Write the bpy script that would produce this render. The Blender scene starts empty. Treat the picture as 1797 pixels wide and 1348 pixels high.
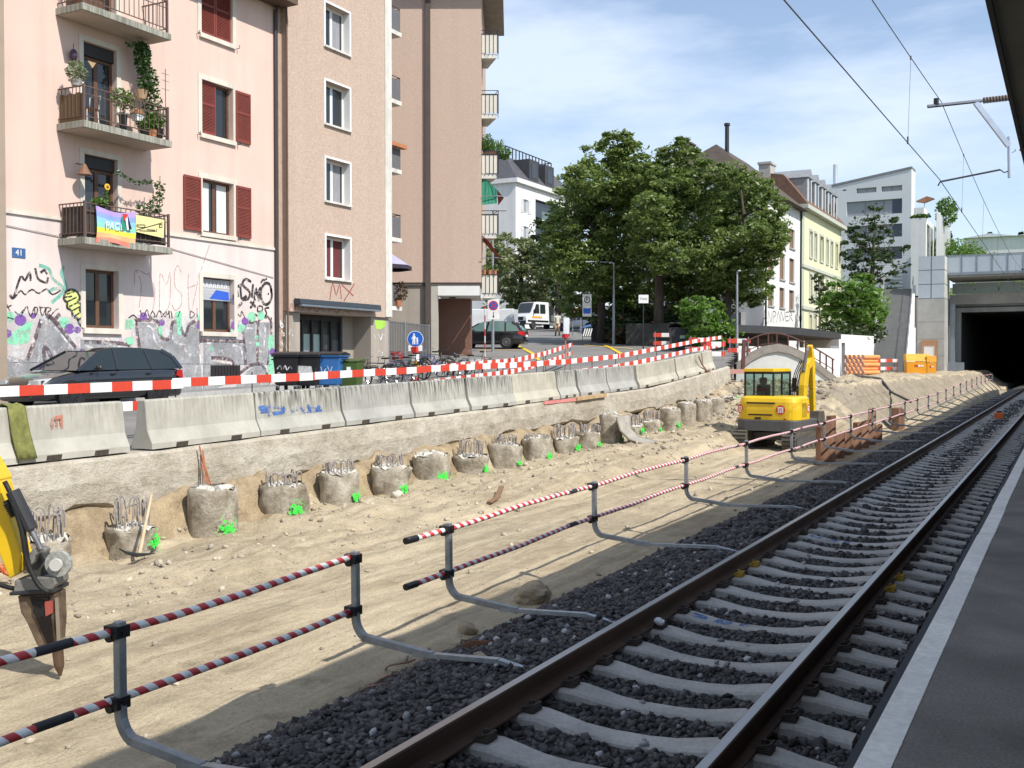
import bpy, bmesh, math, random
import numpy as np
from mathutils import Vector, Matrix
random.seed(11)
rng = np.random.default_rng(11)
SC = bpy.context.scene
COL = SC.collection
# ------------------------------------------------------------------ camera, sky, sun, exposure
TH = math.radians(27.9)            # heading, left of the track direction (+Y)
FPX, CZ = 1850.0, 2.06             # focal length in photo pixels (1797 wide); eye height above rail top
cam = bpy.data.cameras.new('camera'); camo = bpy.data.objects.new('camera', cam); COL.objects.link(camo)
cam.sensor_width = 36.0; cam.lens = 36.0 * FPX / 1797.0
cam.clip_start = 0.1; cam.clip_end = 6000
camo.location = (0, 0, CZ)
camo.rotation_euler = (math.radians(90) - math.atan(39 / FPX), 0, TH)
SC.camera = camo
SUN_DIR = Vector((-1.0, 0.26, -1.14)).normalized()       # the way the light travels
sun = bpy.data.lights.new('sun', 'SUN'); suno = bpy.data.objects.new('sun', sun); COL.objects.link(suno)
sun.energy = 4.7; sun.angle = math.radians(0.53); sun.color = (1.0, 0.955, 0.88)
suno.location = (30, -10, 40)
suno.rotation_euler = SUN_DIR.to_track_quat('-Z', 'Y').to_euler()
SUN_EL = math.asin(-SUN_DIR.z); SUN_ROT = math.atan2(-SUN_DIR.x, -SUN_DIR.y)
world = bpy.data.worlds.new('World'); SC.world = world; world.use_nodes = True
wn, wl = world.node_tree.nodes, world.node_tree.links
wn.clear()
w_out = wn.new('ShaderNodeOutputWorld'); w_bg = wn.new('ShaderNodeBackground')
sky = wn.new('ShaderNodeTexSky'); sky.sky_type = 'NISHITA'; sky.sun_disc = False
sky.sun_elevation = SUN_EL; sky.sun_rotation = SUN_ROT
sky.air_density = 1.0; sky.dust_density = 0.7; sky.ozone_density = 1.2; sky.altitude = 400
w_tc = wn.new('ShaderNodeTexCoord'); w_map = wn.new('ShaderNodeMapping')
w_map.inputs['Scale'].default_value = (1.0, 1.6, 4.2); w_map.inputs['Rotation'].default_value = (0.15, 0.1, 0.6)
w_n1 = wn.new('ShaderNodeTexNoise'); w_n1.inputs['Scale'].default_value = 2.1; w_n1.inputs['Detail'].default_value = 7
w_n1.inputs['Roughness'].default_value = 0.58
w_r = wn.new('ShaderNodeValToRGB')
w_r.color_ramp.elements[0].position = 0.40; w_r.color_ramp.elements[0].color = (0.16, 0.16, 0.16, 1)
w_r.color_ramp.elements[1].position = 0.62; w_r.color_ramp.elements[1].color = (0.80, 0.80, 0.80, 1)
w_mix = wn.new('ShaderNodeMixRGB'); w_mix.inputs[2].default_value = (5.1, 5.8, 7.0, 1)
wl.new(w_tc.outputs['Generated'], w_map.inputs['Vector']); wl.new(w_map.outputs[0], w_n1.inputs['Vector'])
wl.new(w_n1.outputs['Fac'], w_r.inputs[0]); wl.new(w_r.outputs[0], w_mix.inputs[0]); wl.new(sky.outputs[0], w_mix.inputs[1])
wl.new(w_mix.outputs[0], w_bg.inputs['Color']); w_bg.inputs['Strength'].default_value = 0.145
wl.new(w_bg.outputs[0], w_out.inputs['Surface'])
SC.view_settings.view_transform = 'Standard'; SC.view_settings.look = 'None'
SC.view_settings.gamma = 1.0; SC.view_settings.use_curve_mapping = False
SC.view_settings.exposure = 0.27
# ------------------------------------------------------------------ measuring helpers (photo pixel -> point on a real plane)
CAM_M = camo.rotation_euler.to_matrix()
RGT = Vector((math.cos(TH), math.sin(TH), 0)); FWD = Vector((-math.sin(TH), math.cos(TH), 0)); UP = Vector((0, 0, 1))
EYE = Vector((0, 0, CZ))
def ray(u, v):
 return CAM_M @ Vector(((u - 898.5) / FPX, -(v - 674.0) / FPX, -1.0))
def onX(u, v, X):
 d = ray(u, v); return EYE + d * (X / d.x)
def onY(u, v, Y):
 d = ray(u, v); return EYE + d * (Y / d.y)
def onZ(u, v, Z):
 d = ray(u, v); return EYE + d * ((Z - CZ) / d.z)
def onD(u, v, D):
 d = ray(u, v); return EYE + d * (D / d.dot(FWD))
G_S = [-40, 0, 17, 27.6, 36.8, 41, 47, 58, 79, 100, 150, 260]
G_Z = [0.2, 0.45, 0.64, 0.90, 1.16, 1.5, 2.05, 2.78, 4.0, 5.2, 6.8, 9.0]
def g(s): return float(np.interp(s, G_S, G_Z))            # the street climbs away from the camera
def gxy(x, y): return g(y * FWD.y + x * FWD.x)
def st(u, v):
 """street point seen at a photo pixel"""
 lo, hi = 5.0, 200.0
 for D in np.arange(14, 200, 0.5):
  if g(D) >= CZ - (v - 635.0) / FPX * D: break
 p = onD(u, 635, float(D)); return Vector((p.x, p.y, g(float(D))))
# ------------------------------------------------------------------ mesh helpers
ROOT = {}
def rootm(o):
 return ROOT.get(o.name, Matrix.Identity(4)) if o else Matrix.Identity(4)
def thing(name, label, cat, loc=(0, 0, 0), rz=0.0, group=None):
 o = bpy.data.objects.new(name, None); COL.objects.link(o)
 o.empty_display_size = 0.2
 o.location = loc; o.rotation_euler = (0, 0, rz); o['label'] = label; o['category'] = cat
 if group: o['group'] = group
 ROOT[o.name] = Matrix.Translation(Vector(loc)) @ Matrix.Rotation(rz, 4, 'Z')
 return o
def tag(o, label, cat, group=None):
 o['label'] = label; o['category'] = cat
 if group: o['group'] = group
 return o
def kind(o, k):
 o['kind'] = k; return o
def link_mesh(name, me, parent=None, kd=None, bevel=0, smooth=False):
 o = bpy.data.objects.new(name, me); COL.objects.link(o)
 if parent is not None:
  o.parent = parent; ROOT[o.name] = rootm(parent)
 if kd: o['kind'] = kd
 if bevel:
  b = o.modifiers.new('bevel', 'BEVEL'); b.width = bevel; b.segments = 2; b.limit_method = 'ANGLE'; b.angle_limit = 0.7
 if smooth:
  for p in me.polygons: p.use_smooth = True
 return o
def copy_tree(o, parent=None):
 c = o.copy(); COL.objects.link(c)
 if parent is not None: c.parent = parent
 for ch in list(o.children): copy_tree(ch, c)
 return c
def smooth_path(P, sub=3):
 if len(P) < 3: return P
 out = []
 for i in range(len(P) - 1):
  a, b, c, d = P[max(i - 1, 0)], P[i], P[i + 1], P[min(i + 2, len(P) - 1)]
  for q in range(sub):
   t = q / sub; out.append(0.5 * ((2 * b) + (c - a) * t + (2 * a - 5 * b + 4 * c - d) * t * t + (3 * b - a - 3 * c + d) * t ** 3))
 return out + [P[-1]]
TEXTS = []
class MB:
 def __init__(s): s.v = []; s.f = []; s.m = []; s.cm = 0
 def add(s, vs, fs):
  n = len(s.v); s.v += [tuple(x) for x in vs]; s.f += [tuple(i + n for i in f) for f in fs]; s.m += [s.cm] * len(fs)
  return s
 def poly(s, pts): return s.add(pts, [tuple(range(len(pts)))])
 def box8(s, p): return s.add(p, [(0, 3, 2, 1), (4, 5, 6, 7), (0, 1, 5, 4), (1, 2, 6, 5), (2, 3, 7, 6), (3, 0, 4, 7)])
 def box(s, x0, x1, y0, y1, z0, z1):
  return s.box8([(x0, y0, z0), (x1, y0, z0), (x1, y1, z0), (x0, y1, z0), (x0, y0, z1), (x1, y0, z1), (x1, y1, z1), (x0, y1, z1)])
 def obox(s, c, ax, ay, az):
  c = Vector(c); ax, ay, az = Vector(ax), Vector(ay), Vector(az)
  q = [(-1, -1), (1, -1), (1, 1), (-1, 1)]
  return s.box8([c + ax * a + ay * b - az for a, b in q] + [c + ax * a + ay * b + az for a, b in q])
 def bar(s, p0, p1, w, h, up=(0, 0, 1)):
  p0, p1 = Vector(p0), Vector(p1); d = (p1 - p0); L = d.length
  if L < 1e-6: return s
  d /= L; up = Vector(up); r = d.cross(up)
  if r.length < 1e-3: r = d.cross(Vector((0, 1, 0)))
  r.normalize(); uu = r.cross(d).normalized()
  return s.obox((p0 + p1) / 2, d * (L / 2), r * (w / 2), uu * (h / 2))
 def prism(s, pts, vec):
  pts = [Vector(p) for p in pts]; vec = Vector(vec); n = len(pts)
  return s.add(pts + [p + vec for p in pts], [tuple(range(n - 1, -1, -1)), tuple(range(n, 2 * n))] + [(i, (i + 1) % n, (i + 1) % n + n, i + n) for i in range(n)])
 def tube(s, pts, r, n=8, cap=True):
  pts = [Vector(p) for p in pts]; k = len(pts); rs = r if isinstance(r, (list, tuple)) else [r] * k
  vs = []; ref = None
  for i in range(k):
   d = (pts[min(i + 1, k - 1)] - pts[max(i - 1, 0)])
   if d.length < 1e-9: d = Vector((0, 0, 1))
   d.normalize()
   if ref is None:
    ref = d.cross(Vector((0, 0, 1)))
    if ref.length < 0.05: ref = d.cross(Vector((1, 0, 0)))
   a = (ref - d * ref.dot(d)).normalized(); ref = a; b = d.cross(a)
   for j in range(n):
    t = 2 * math.pi * (j + 0.5) / n; vs.append(pts[i] + (a * math.cos(t) + b * math.sin(t)) * rs[i])
  fs = [(i * n + j, i * n + (j + 1) % n, (i + 1) * n + (j + 1) % n, (i + 1) * n + j) for i in range(k - 1) for j in range(n)]
  if cap: fs += [tuple(range(n - 1, -1, -1)), tuple(range((k - 1) * n, k * n))]
  return s.add(vs, fs)
 def loop(s, pts, r, n=6):
  return s.tube(list(pts) + [pts[0]], r, n, False)
 def disc(s, c, nrm, r, n=16, thick=0.0, ry=None):
  c = Vector(c); nrm = Vector(nrm).normalized(); a = nrm.cross(Vector((0, 0, 1)))
  if a.length < 0.01: a = Vector((1, 0, 0))
  a.normalize(); b = nrm.cross(a); ry = ry or r
  pts = [c + a * (r * math.cos(2 * math.pi * i / n)) + b * (ry * math.sin(2 * math.pi * i / n)) for i in range(n)]
  if thick: return s.prism(pts, nrm * thick)
  return s.poly(pts)
 def torus(s, c, axis, R, r, n=20, k=6):
  c = Vector(c); axis = Vector(axis).normalized(); a = axis.cross(Vector((0, 0, 1)))
  if a.length < 0.01: a = Vector((1, 0, 0))
  a.normalize(); b = axis.cross(a); vs = []
  for i in range(n):
   t = 2 * math.pi * i / n; d = a * math.cos(t) + b * math.sin(t)
   for j in range(k):
    q = 2 * math.pi * j / k; vs.append(c + d * (R + r * math.cos(q)) + axis * (r * math.sin(q)))
  return s.add(vs, [(i * k + j, ((i + 1) % n) * k + j, ((i + 1) % n) * k + (j + 1) % k, i * k + (j + 1) % k) for i in range(n) for j in range(k)])
 def ball(s, c, r, n=8, k=5, sx=1, sy=1, sz=1):
  c = Vector(c); vs = [c + Vector((0, 0, r * sz))]
  for i in range(1, k):
   t = math.pi * i / k
   for j in range(n):
    q = 2 * math.pi * j / n; vs.append(c + Vector((r * sx * math.sin(t) * math.cos(q), r * sy * math.sin(t) * math.sin(q), r * sz * math.cos(t))))
  vs.append(c - Vector((0, 0, r * sz))); L = len(vs) - 1
  fs = [(0, 1 + j, 1 + (j + 1) % n) for j in range(n)]
  for i in range(k - 2):
   o = 1 + i * n; fs += [(o + j, o + n + j, o + n + (j + 1) % n, o + (j + 1) % n) for j in range(n)]
  o = 1 + (k - 2) * n; fs += [(o + j, L, o + (j + 1) % n) for j in range(n)]
  return s.add(vs, fs)
 def stroke(s, pts, w, nrm, curve=True):
  """flat ribbon of width w along a polyline on a plane with normal nrm"""
  pts = smooth_path([Vector(p) for p in pts]) if curve else [Vector(p) for p in pts]; nrm = Vector(nrm); k = len(pts); vs = []
  for i in range(k):
   d = (pts[min(i + 1, k - 1)] - pts[max(i - 1, 0)])
   if d.length < 1e-9: d = Vector((0, 0, 1))
   q = nrm.cross(d.normalized()) * (w / 2)
   e = d.normalized() * (w * 0.3) if i in (0, k - 1) else Vector()
   if i == 0: e = -e
   vs += [pts[i] - q + e, pts[i] + q + e]
  return s.add(vs, [(2 * i, 2 * i + 2, 2 * i + 3, 2 * i + 1) for i in range(k - 1)])
 def build(s, name, mat, parent=None, W=False, smooth=False, kd=None, bevel=0, loc=None, rot=None):
  vs = s.v
  if W and parent is not None:
   inv = rootm(parent).inverted(); vs = [tuple(inv @ Vector(p)) for p in s.v]
  me = bpy.data.meshes.new(name); me.from_pydata(vs, [], s.f)
  for mm in (mat if isinstance(mat, (list, tuple)) else [mat]): me.materials.append(mm)
  if any(s.m): me.polygons.foreach_set('material_index', s.m)
  me.update()
  o = link_mesh(name, me, parent, kd, bevel, smooth)
  if loc is not None: o.location = loc
  if rot is not None: o.rotation_euler = rot
  return o
def fast_mesh(name, V, Fc, mat, parent=None, kd=None, smooth=False, mi=None):
 V = np.asarray(V, np.float32); Fc = np.asarray(Fc, np.int32); k = Fc.shape[1]
 me = bpy.data.meshes.new(name)
 me.vertices.add(len(V)); me.vertices.foreach_set('co', V.ravel())
 me.loops.add(Fc.size); me.loops.foreach_set('vertex_index', Fc.ravel())
 me.polygons.add(len(Fc)); me.polygons.foreach_set('loop_start', np.arange(0, Fc.size, k, dtype=np.int32))
 try: me.polygons.foreach_set('loop_total', np.full(len(Fc), k, np.int32))
 except Exception: pass
 for mm in (mat if isinstance(mat, (list, tuple)) else [mat]): me.materials.append(mm)
 if mi is not None: me.polygons.foreach_set('material_index', np.asarray(mi, np.int32))
 me.update(calc_edges=True); me.validate()
 return link_mesh(name, me, parent, kd, 0, smooth)
def grid_mesh(name, xs, ys, zf, mat, parent=None, kd=None, smooth=True, holes=None):
 X, Y = np.meshgrid(xs, ys); Z = zf(X, Y)
 V = np.stack([X.ravel(), Y.ravel(), Z.ravel()], 1); nx = len(xs)
 i = np.arange(len(ys) - 1)[:, None] * nx + np.arange(nx - 1)[None, :]; i = i.ravel()
 Fc = np.stack([i, i + 1, i + nx + 1, i + nx], 1)
 if holes is not None:
  c = V[Fc].mean(1); Fc = Fc[~holes(c[:, 0], c[:, 1])]
 return fast_mesh(name, V, Fc, mat, parent, kd, smooth)
def vnoise(x, y, seed=0):
 """cheap smooth value noise on arrays, -1..1"""
 x = np.asarray(x, float); y = np.asarray(y, float)
 xi, yi = np.floor(x).astype(np.int64), np.floor(y).astype(np.int64); fx, fy = x - xi, y - yi
 fx, fy = fx * fx * (3 - 2 * fx), fy * fy * (3 - 2 * fy)
 def h(a, b):
  n = (a * 374761393 + b * 668265263 + seed * 974711) & 0xffffffff
  n = ((n ^ (n >> 13)) * 1274126177) & 0xffffffff
  return ((n ^ (n >> 16)) & 0xffff) / 32767.5 - 1
 return (h(xi, yi) * (1 - fx) + h(xi + 1, yi) * fx) * (1 - fy) + (h(xi, yi + 1) * (1 - fx) + h(xi + 1, yi + 1) * fx) * fy
def text(body, size, loc, rot, mat, parent=None, name='lettering', ext=0.002, W=True):
 c = bpy.data.curves.new(name, 'FONT'); c.body = body; c.size = size; c.align_x = 'CENTER'; c.align_y = 'CENTER'; c.extrude = ext
 c.materials.append(mat); o = bpy.data.objects.new(name, c); COL.objects.link(o)
 M4 = Matrix.Translation(Vector(loc)) @ (rot if isinstance(rot, Matrix) else Matrix.Rotation(0, 4, 'X'))
 if parent is not None:
  o.parent = parent; ROOT[o.name] = rootm(parent)
  if W: M4 = rootm(parent).inverted() @ M4
 o.matrix_basis = M4; TEXTS.append(o)
 return o
def face_rot(U, N):
 """rotation whose x runs along U, y up, z along N"""
 U, N = Vector(U).normalized(), Vector(N).normalized(); V3 = N.cross(U)
 return Matrix(((U.x, V3.x, N.x, 0), (U.y, V3.y, N.y, 0), (U.z, V3.z, N.z, 0), (0, 0, 0, 1)))
class Fr:
 """a vertical facade frame: u along U, z up, n outward"""
 def __init__(s, O, U, N): s.O, s.U, s.N = Vector((O[0], O[1], 0)), Vector(U), Vector(N)
 def p(s, u, z, n=0.0): return s.O + s.U * u + UP * z + s.N * n
 def box(s, mb, u0, u1, z0, z1, n0, n1):
  q = [(u0, n1), (u1, n1), (u1, n0), (u0, n0)]
  return mb.box8([s.p(a, z0, b) for a, b in q] + [s.p(a, z1, b) for a, b in q])
def facade(mb, fr, u0, u1, z0, z1, holes, depth=0.25, n=0.0):
 us = sorted({u0, u1, *[h[0] for h in holes], *[h[1] for h in holes]}); us = [x for x in us if u0 <= x <= u1]
 zs = sorted({z0, z1, *[h[2] for h in holes], *[h[3] for h in holes]}); zs = [x for x in zs if z0 <= x <= z1]
 for a, b in zip(us[:-1], us[1:]):
  for c, d in zip(zs[:-1], zs[1:]):
   mu, mz = (a + b) / 2, (c + d) / 2
   if any(h[0] < mu < h[1] and h[2] < mz < h[3] for h in holes): continue
   mb.poly([fr.p(a, c, n), fr.p(b, c, n), fr.p(b, d, n), fr.p(a, d, n)])
 for h in holes:
  a, b, c, d = h[0], h[1], max(h[2], z0), min(h[3], z1)
  if d <= c: continue
  k = n - depth
  mb.poly([fr.p(a, c, n), fr.p(a, d, n), fr.p(a, d, k), fr.p(a, c, k)])
  mb.poly([fr.p(b, c, n), fr.p(b, c, k), fr.p(b, d, k), fr.p(b, d, n)])
  if h[3] <= z1: mb.poly([fr.p(a, d, n), fr.p(b, d, n), fr.p(b, d, k), fr.p(a, d, k)])
  if h[2] >= z0: mb.poly([fr.p(a, c, n), fr.p(a, c, k), fr.p(b, c, k), fr.p(b, c, n)])
# ------------------------------------------------------------------ materials
MATS = {}
def S(r, gg, b):
 return tuple(((c / 255) / 12.92 if c / 255 <= 0.04045 else ((c / 255 + 0.055) / 1.055) ** 2.4) for c in (r, gg, b))
def _mat(name):
 m = bpy.data.materials.new(name); m.use_nodes = True
 nt = m.node_tree; return m, nt, nt.nodes['Principled BSDF'], nt.nodes.new, nt.links.new
def M(name, col, rough=0.8, metal=0.0, var=0.12, scale=2.0, bump=0.0, bscale=40.0, col2=None, spec=0.4, stretch=(1, 1, 1), detail=5, fine=0.0, coat=0.0, obj=False, island=0.0, streak=0.0):
 if name in MATS: return MATS[name]
 m, nt, b, N, L = _mat(name)
 b.inputs['Roughness'].default_value = rough; b.inputs['Metallic'].default_value = metal
 b.inputs['Specular IOR Level'].default_value = spec
 if coat: b.inputs['Coat Weight'].default_value = coat; b.inputs['Coat Roughness'].default_value = 0.06
 geo = N('ShaderNodeNewGeometry'); mp = N('ShaderNodeMapping'); mp.inputs['Scale'].default_value = stretch
 if obj:
  tc = N('ShaderNodeTexCoord'); L(tc.outputs['Object'], mp.inputs['Vector'])
 else: L(geo.outputs['Position'], mp.inputs['Vector'])
 nz = N('ShaderNodeTexNoise'); nz.inputs['Scale'].default_value = scale; nz.inputs['Detail'].default_value = detail; nz.inputs['Roughness'].default_value = 0.6
 L(mp.outputs[0], nz.inputs['Vector'])
 rp = N('ShaderNodeMapRange'); rp.inputs['From Min'].default_value = 0.3; rp.inputs['From Max'].default_value = 0.7
 L(nz.outputs['Fac'], rp.inputs['Value'])
 mx = N('ShaderNodeMixRGB')
 c1 = tuple(max(0, c * (1 - var)) for c in col); c2 = col2 if col2 else tuple(min(1, c * (1 + var)) for c in col)
 mx.inputs[1].default_value = (*c1, 1); mx.inputs[2].default_value = (*c2, 1)
 L(rp.outputs[0], mx.inputs[0]); outc = mx.outputs[0]
 if fine:
  n2 = N('ShaderNodeTexNoise'); n2.inputs['Scale'].default_value = bscale * 0.6; n2.inputs['Detail'].default_value = 3
  L(mp.outputs[0], n2.inputs['Vector'])
  r2 = N('ShaderNodeMapRange'); r2.inputs['From Min'].default_value = 0.3; r2.inputs['From Max'].default_value = 0.7
  r2.inputs['To Min'].default_value = 1 - fine; r2.inputs['To Max'].default_value = 1 + fine; L(n2.outputs['Fac'], r2.inputs['Value'])
  m2 = N('ShaderNodeMixRGB'); m2.blend_type = 'MULTIPLY'; m2.inputs[0].default_value = 1
  L(outc, m2.inputs[1]); L(r2.outputs[0], m2.inputs[2]); outc = m2.outputs[0]
 if streak:
  m5 = N('ShaderNodeMapping'); m5.inputs['Scale'].default_value = (1.7, 1.7, 0.10); L(geo.outputs['Position'], m5.inputs['Vector'])
  n5 = N('ShaderNodeTexNoise'); n5.inputs['Scale'].default_value = 1.3; n5.inputs['Detail'].default_value = 7; n5.inputs['Roughness'].default_value = 0.62; L(m5.outputs[0], n5.inputs['Vector'])
  r5 = N('ShaderNodeMapRange'); r5.inputs['From Min'].default_value = 0.42; r5.inputs['From Max'].default_value = 0.72; r5.inputs['To Min'].default_value = 1; r5.inputs['To Max'].default_value = 1 - streak; L(n5.outputs['Fac'], r5.inputs['Value'])
  k5 = N('ShaderNodeMixRGB'); k5.blend_type = 'MULTIPLY'; k5.inputs[0].default_value = 1; L(outc, k5.inputs[1]); L(r5.outputs[0], k5.inputs[2]); outc = k5.outputs[0]
 if island:
  r3 = N('ShaderNodeMapRange'); r3.inputs['To Min'].default_value = 1 - island; r3.inputs['To Max'].default_value = 1 + island
  L(geo.outputs['Random Per Island'], r3.inputs['Value'])
  m3 = N('ShaderNodeMixRGB'); m3.blend_type = 'MULTIPLY'; m3.inputs[0].default_value = 1
  L(outc, m3.inputs[1]); L(r3.outputs[0], m3.inputs[2]); outc = m3.outputs[0]
 L(outc, b.inputs['Base Color'])
 if bump:
  nb = N('ShaderNodeTexNoise'); nb.inputs['Scale'].default_value = bscale; nb.inputs['Detail'].default_value = 4
  L(mp.outputs[0], nb.inputs['Vector'])
  bp = N('ShaderNodeBump'); bp.inputs['Strength'].default_value = min(1, bump); bp.inputs['Distance'].default_value = 0.02 if bump <= 1 else 0.02 * bump
  L(nb.outputs['Fac'], bp.inputs['Height']); L(bp.outputs[0], b.inputs['Normal'])
 MATS[name] = m; return m
def glass(name, col=(0.02, 0.025, 0.03), rough=0.04, spec=0.7):
 if name in MATS: return MATS[name]
 m, nt, b, N, L = _mat(name)
 b.inputs['Base Color'].default_value = (*col, 1); b.inputs['Roughness'].default_value = rough; b.inputs['Specular IOR Level'].default_value = spec
 MATS[name] = m; return m
def seeglass(name, col=(0.6, 0.75, 0.72), mixf=0.35):
 """thin clear pane: part see-through, part reflecting"""
 if name in MATS: return MATS[name]
 m, nt, b, N, L = _mat(name)
 nt.nodes.remove(b); out = nt.nodes['Material Output']
 t = N('ShaderNodeBsdfTransparent'); t.inputs[0].default_value = (*col, 1)
 gl = N('ShaderNodeBsdfGlossy'); gl.inputs['Roughness'].default_value = 0.03
 mx = N('ShaderNodeMixShader'); fr = N('ShaderNodeFresnel'); fr.inputs[0].default_value = 1.6
 L(fr.outputs[0], mx.inputs[0]); L(t.outputs[0], mx.inputs[1]); L(gl.outputs[0], mx.inputs[2]); L(mx.outputs[0], out.inputs['Surface'])
 MATS[name] = m; return m
def leafmat(name, c1, c2, trans=0.35):
 if name in MATS: return MATS[name]
 m, nt, b, N, L = _mat(name); nt.nodes.remove(b); out = nt.nodes['Material Output']
 geo = N('ShaderNodeNewGeometry'); mx = N('ShaderNodeMixRGB'); mx.inputs[1].default_value = (*c1, 1); mx.inputs[2].default_value = (*c2, 1)
 L(geo.outputs['Random Per Island'], mx.inputs[0])
 d = N('ShaderNodeBsdfDiffuse'); t = N('ShaderNodeBsdfTranslucent'); ms = N('ShaderNodeMixShader'); ms.inputs[0].default_value = trans
 L(mx.outputs[0], d.inputs[0]); L(mx.outputs[0], t.inputs[0]); L(d.outputs[0], ms.inputs[1]); L(t.outputs[0], ms.inputs[2])
 gl = N('ShaderNodeBsdfGlossy'); gl.inputs['Roughness'].default_value = 0.45; m2 = N('ShaderNodeMixShader'); m2.inputs[0].default_value = 0.04
 L(ms.outputs[0], m2.inputs[1]); L(gl.outputs[0], m2.inputs[2]); L(m2.outputs[0], out.inputs['Surface'])
 MATS[name] = m; return m
def stripes(name, ca, cb, period, vec, obj=False, rough=0.45, dirt=0.15, duty=0.5):
 """painted bands along a direction"""
 if name in MATS: return MATS[name]
 m, nt, b, N, L = _mat(name); b.inputs['Roughness'].default_value = rough
 if obj:
  tc = N('ShaderNodeTexCoord'); src = tc.outputs['Object']
 else:
  geo = N('ShaderNodeNewGeometry'); src = geo.outputs['Position']
 dp = N('ShaderNodeVectorMath'); dp.operation = 'DOT_PRODUCT'; dp.inputs[1].default_value = vec; L(src, dp.inputs[0])
 dv = N('ShaderNodeMath'); dv.operation = 'DIVIDE'; dv.inputs[1].default_value = period; L(dp.outputs['Value'], dv.inputs[0])
 fr = N('ShaderNodeMath'); fr.operation = 'FRACT'; L(dv.outputs[0], fr.inputs[0])
 gt = N('ShaderNodeMath'); gt.operation = 'GREATER_THAN'; gt.inputs[1].default_value = duty; L(fr.outputs[0], gt.inputs[0])
 mx = N('ShaderNodeMixRGB'); mx.inputs[1].default_value = (*ca, 1); mx.inputs[2].default_value = (*cb, 1); L(gt.outputs[0], mx.inputs[0])
 nz = N('ShaderNodeTexNoise'); nz.inputs['Scale'].default_value = 9; nz.inputs['Detail'].default_value = 6; L(src, nz.inputs['Vector'])
 rp = N('ShaderNodeMapRange'); rp.inputs['From Min'].default_value = 0.35; rp.inputs['From Max'].default_value = 0.7; rp.inputs['To Min'].default_value = 1.0; rp.inputs['To Max'].default_value = 1 - dirt
 L(nz.outputs['Fac'], rp.inputs['Value'])
 mu = N('ShaderNodeMixRGB'); mu.blend_type = 'MULTIPLY'; mu.inputs[0].default_value = 1; L(mx.outputs[0], mu.inputs[1]); L(rp.outputs[0], mu.inputs[2])
 L(mu.outputs[0], b.inputs['Base Color']); MATS[name] = m; return m
def barrier_mat(name, col, dark, streak=0.6, top=0.8):
 """weathered precast concrete with run-down streaks from its top edge"""
 if name in MATS: return MATS[name]
 m, nt, b, N, L = _mat(name); b.inputs['Roughness'].default_value = 0.9
 tc = N('ShaderNodeTexCoord'); mp = N('ShaderNodeMapping'); mp.inputs['Scale'].default_value = (11, 11, 0.9)
 geo = N('ShaderNodeNewGeometry'); L(geo.outputs['Position'], mp.inputs['Vector'])
 n1 = N('ShaderNodeTexNoise'); n1.inputs['Scale'].default_value = 1.6; n1.inputs['Detail'].default_value = 7; L(mp.outputs[0], n1.inputs['Vector'])
 n2 = N('ShaderNodeTexNoise'); n2.inputs['Scale'].default_value = 1.3; n2.inputs['Detail'].default_value = 8; n2.inputs['Roughness'].default_value = 0.65; L(geo.outputs['Position'], n2.inputs['Vector'])
 sx = N('ShaderNodeSeparateXYZ'); L(tc.outputs['Object'], sx.inputs[0])
 zr = N('ShaderNodeMapRange'); zr.inputs['From Min'].default_value = 0.25; zr.inputs['From Max'].default_value = 0.8; zr.inputs['To Min'].default_value = 0.05; zr.inputs['To Max'].default_value = top
 L(sx.outputs['Z'], zr.inputs['Value'])
 r1 = N('ShaderNodeMapRange'); r1.inputs['From Min'].default_value = 0.4; r1.inputs['From Max'].default_value = 0.66; L(n1.outputs['Fac'], r1.inputs['Value'])
 mu = N('ShaderNodeMath'); mu.operation = 'MULTIPLY'; L(zr.outputs[0], mu.inputs[0]); L(r1.outputs[0], mu.inputs[1])
 ms = N('ShaderNodeMath'); ms.operation = 'MULTIPLY'; ms.inputs[1].default_value = streak; L(mu.outputs[0], ms.inputs[0])
 base = N('ShaderNodeMixRGB'); base.inputs[1].default_value = (*[c * 0.8 for c in col], 1); base.inputs[2].default_value = (*[min(1, c * 1.15) for c in col], 1)
 r2 = N('ShaderNodeMapRange'); r2.inputs['From Min'].default_value = 0.33; r2.inputs['From Max'].default_value = 0.66; L(n2.outputs['Fac'], r2.inputs['Value']); L(r2.outputs[0], base.inputs[0])
 mx = N('ShaderNodeMixRGB'); mx.inputs[2].default_value = (*dark, 1); L(ms.outputs[0], mx.inputs[0]); L(base.outputs[0], mx.inputs[1])
 L(mx.outputs[0], b.inputs['Base Color'])
 nb = N('ShaderNodeTexNoise'); nb.inputs['Scale'].default_value = 35; nb.inputs['Detail'].default_value = 5; L(geo.outputs['Position'], nb.inputs['Vector'])
 bp = N('ShaderNodeBump'); bp.inputs['Strength'].default_value = 0.35; bp.inputs['Distance'].default_value = 0.01; L(nb.outputs['Fac'], bp.inputs['Height']); L(bp.outputs[0], b.inputs['Normal'])
 MATS[name] = m; return m
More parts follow.
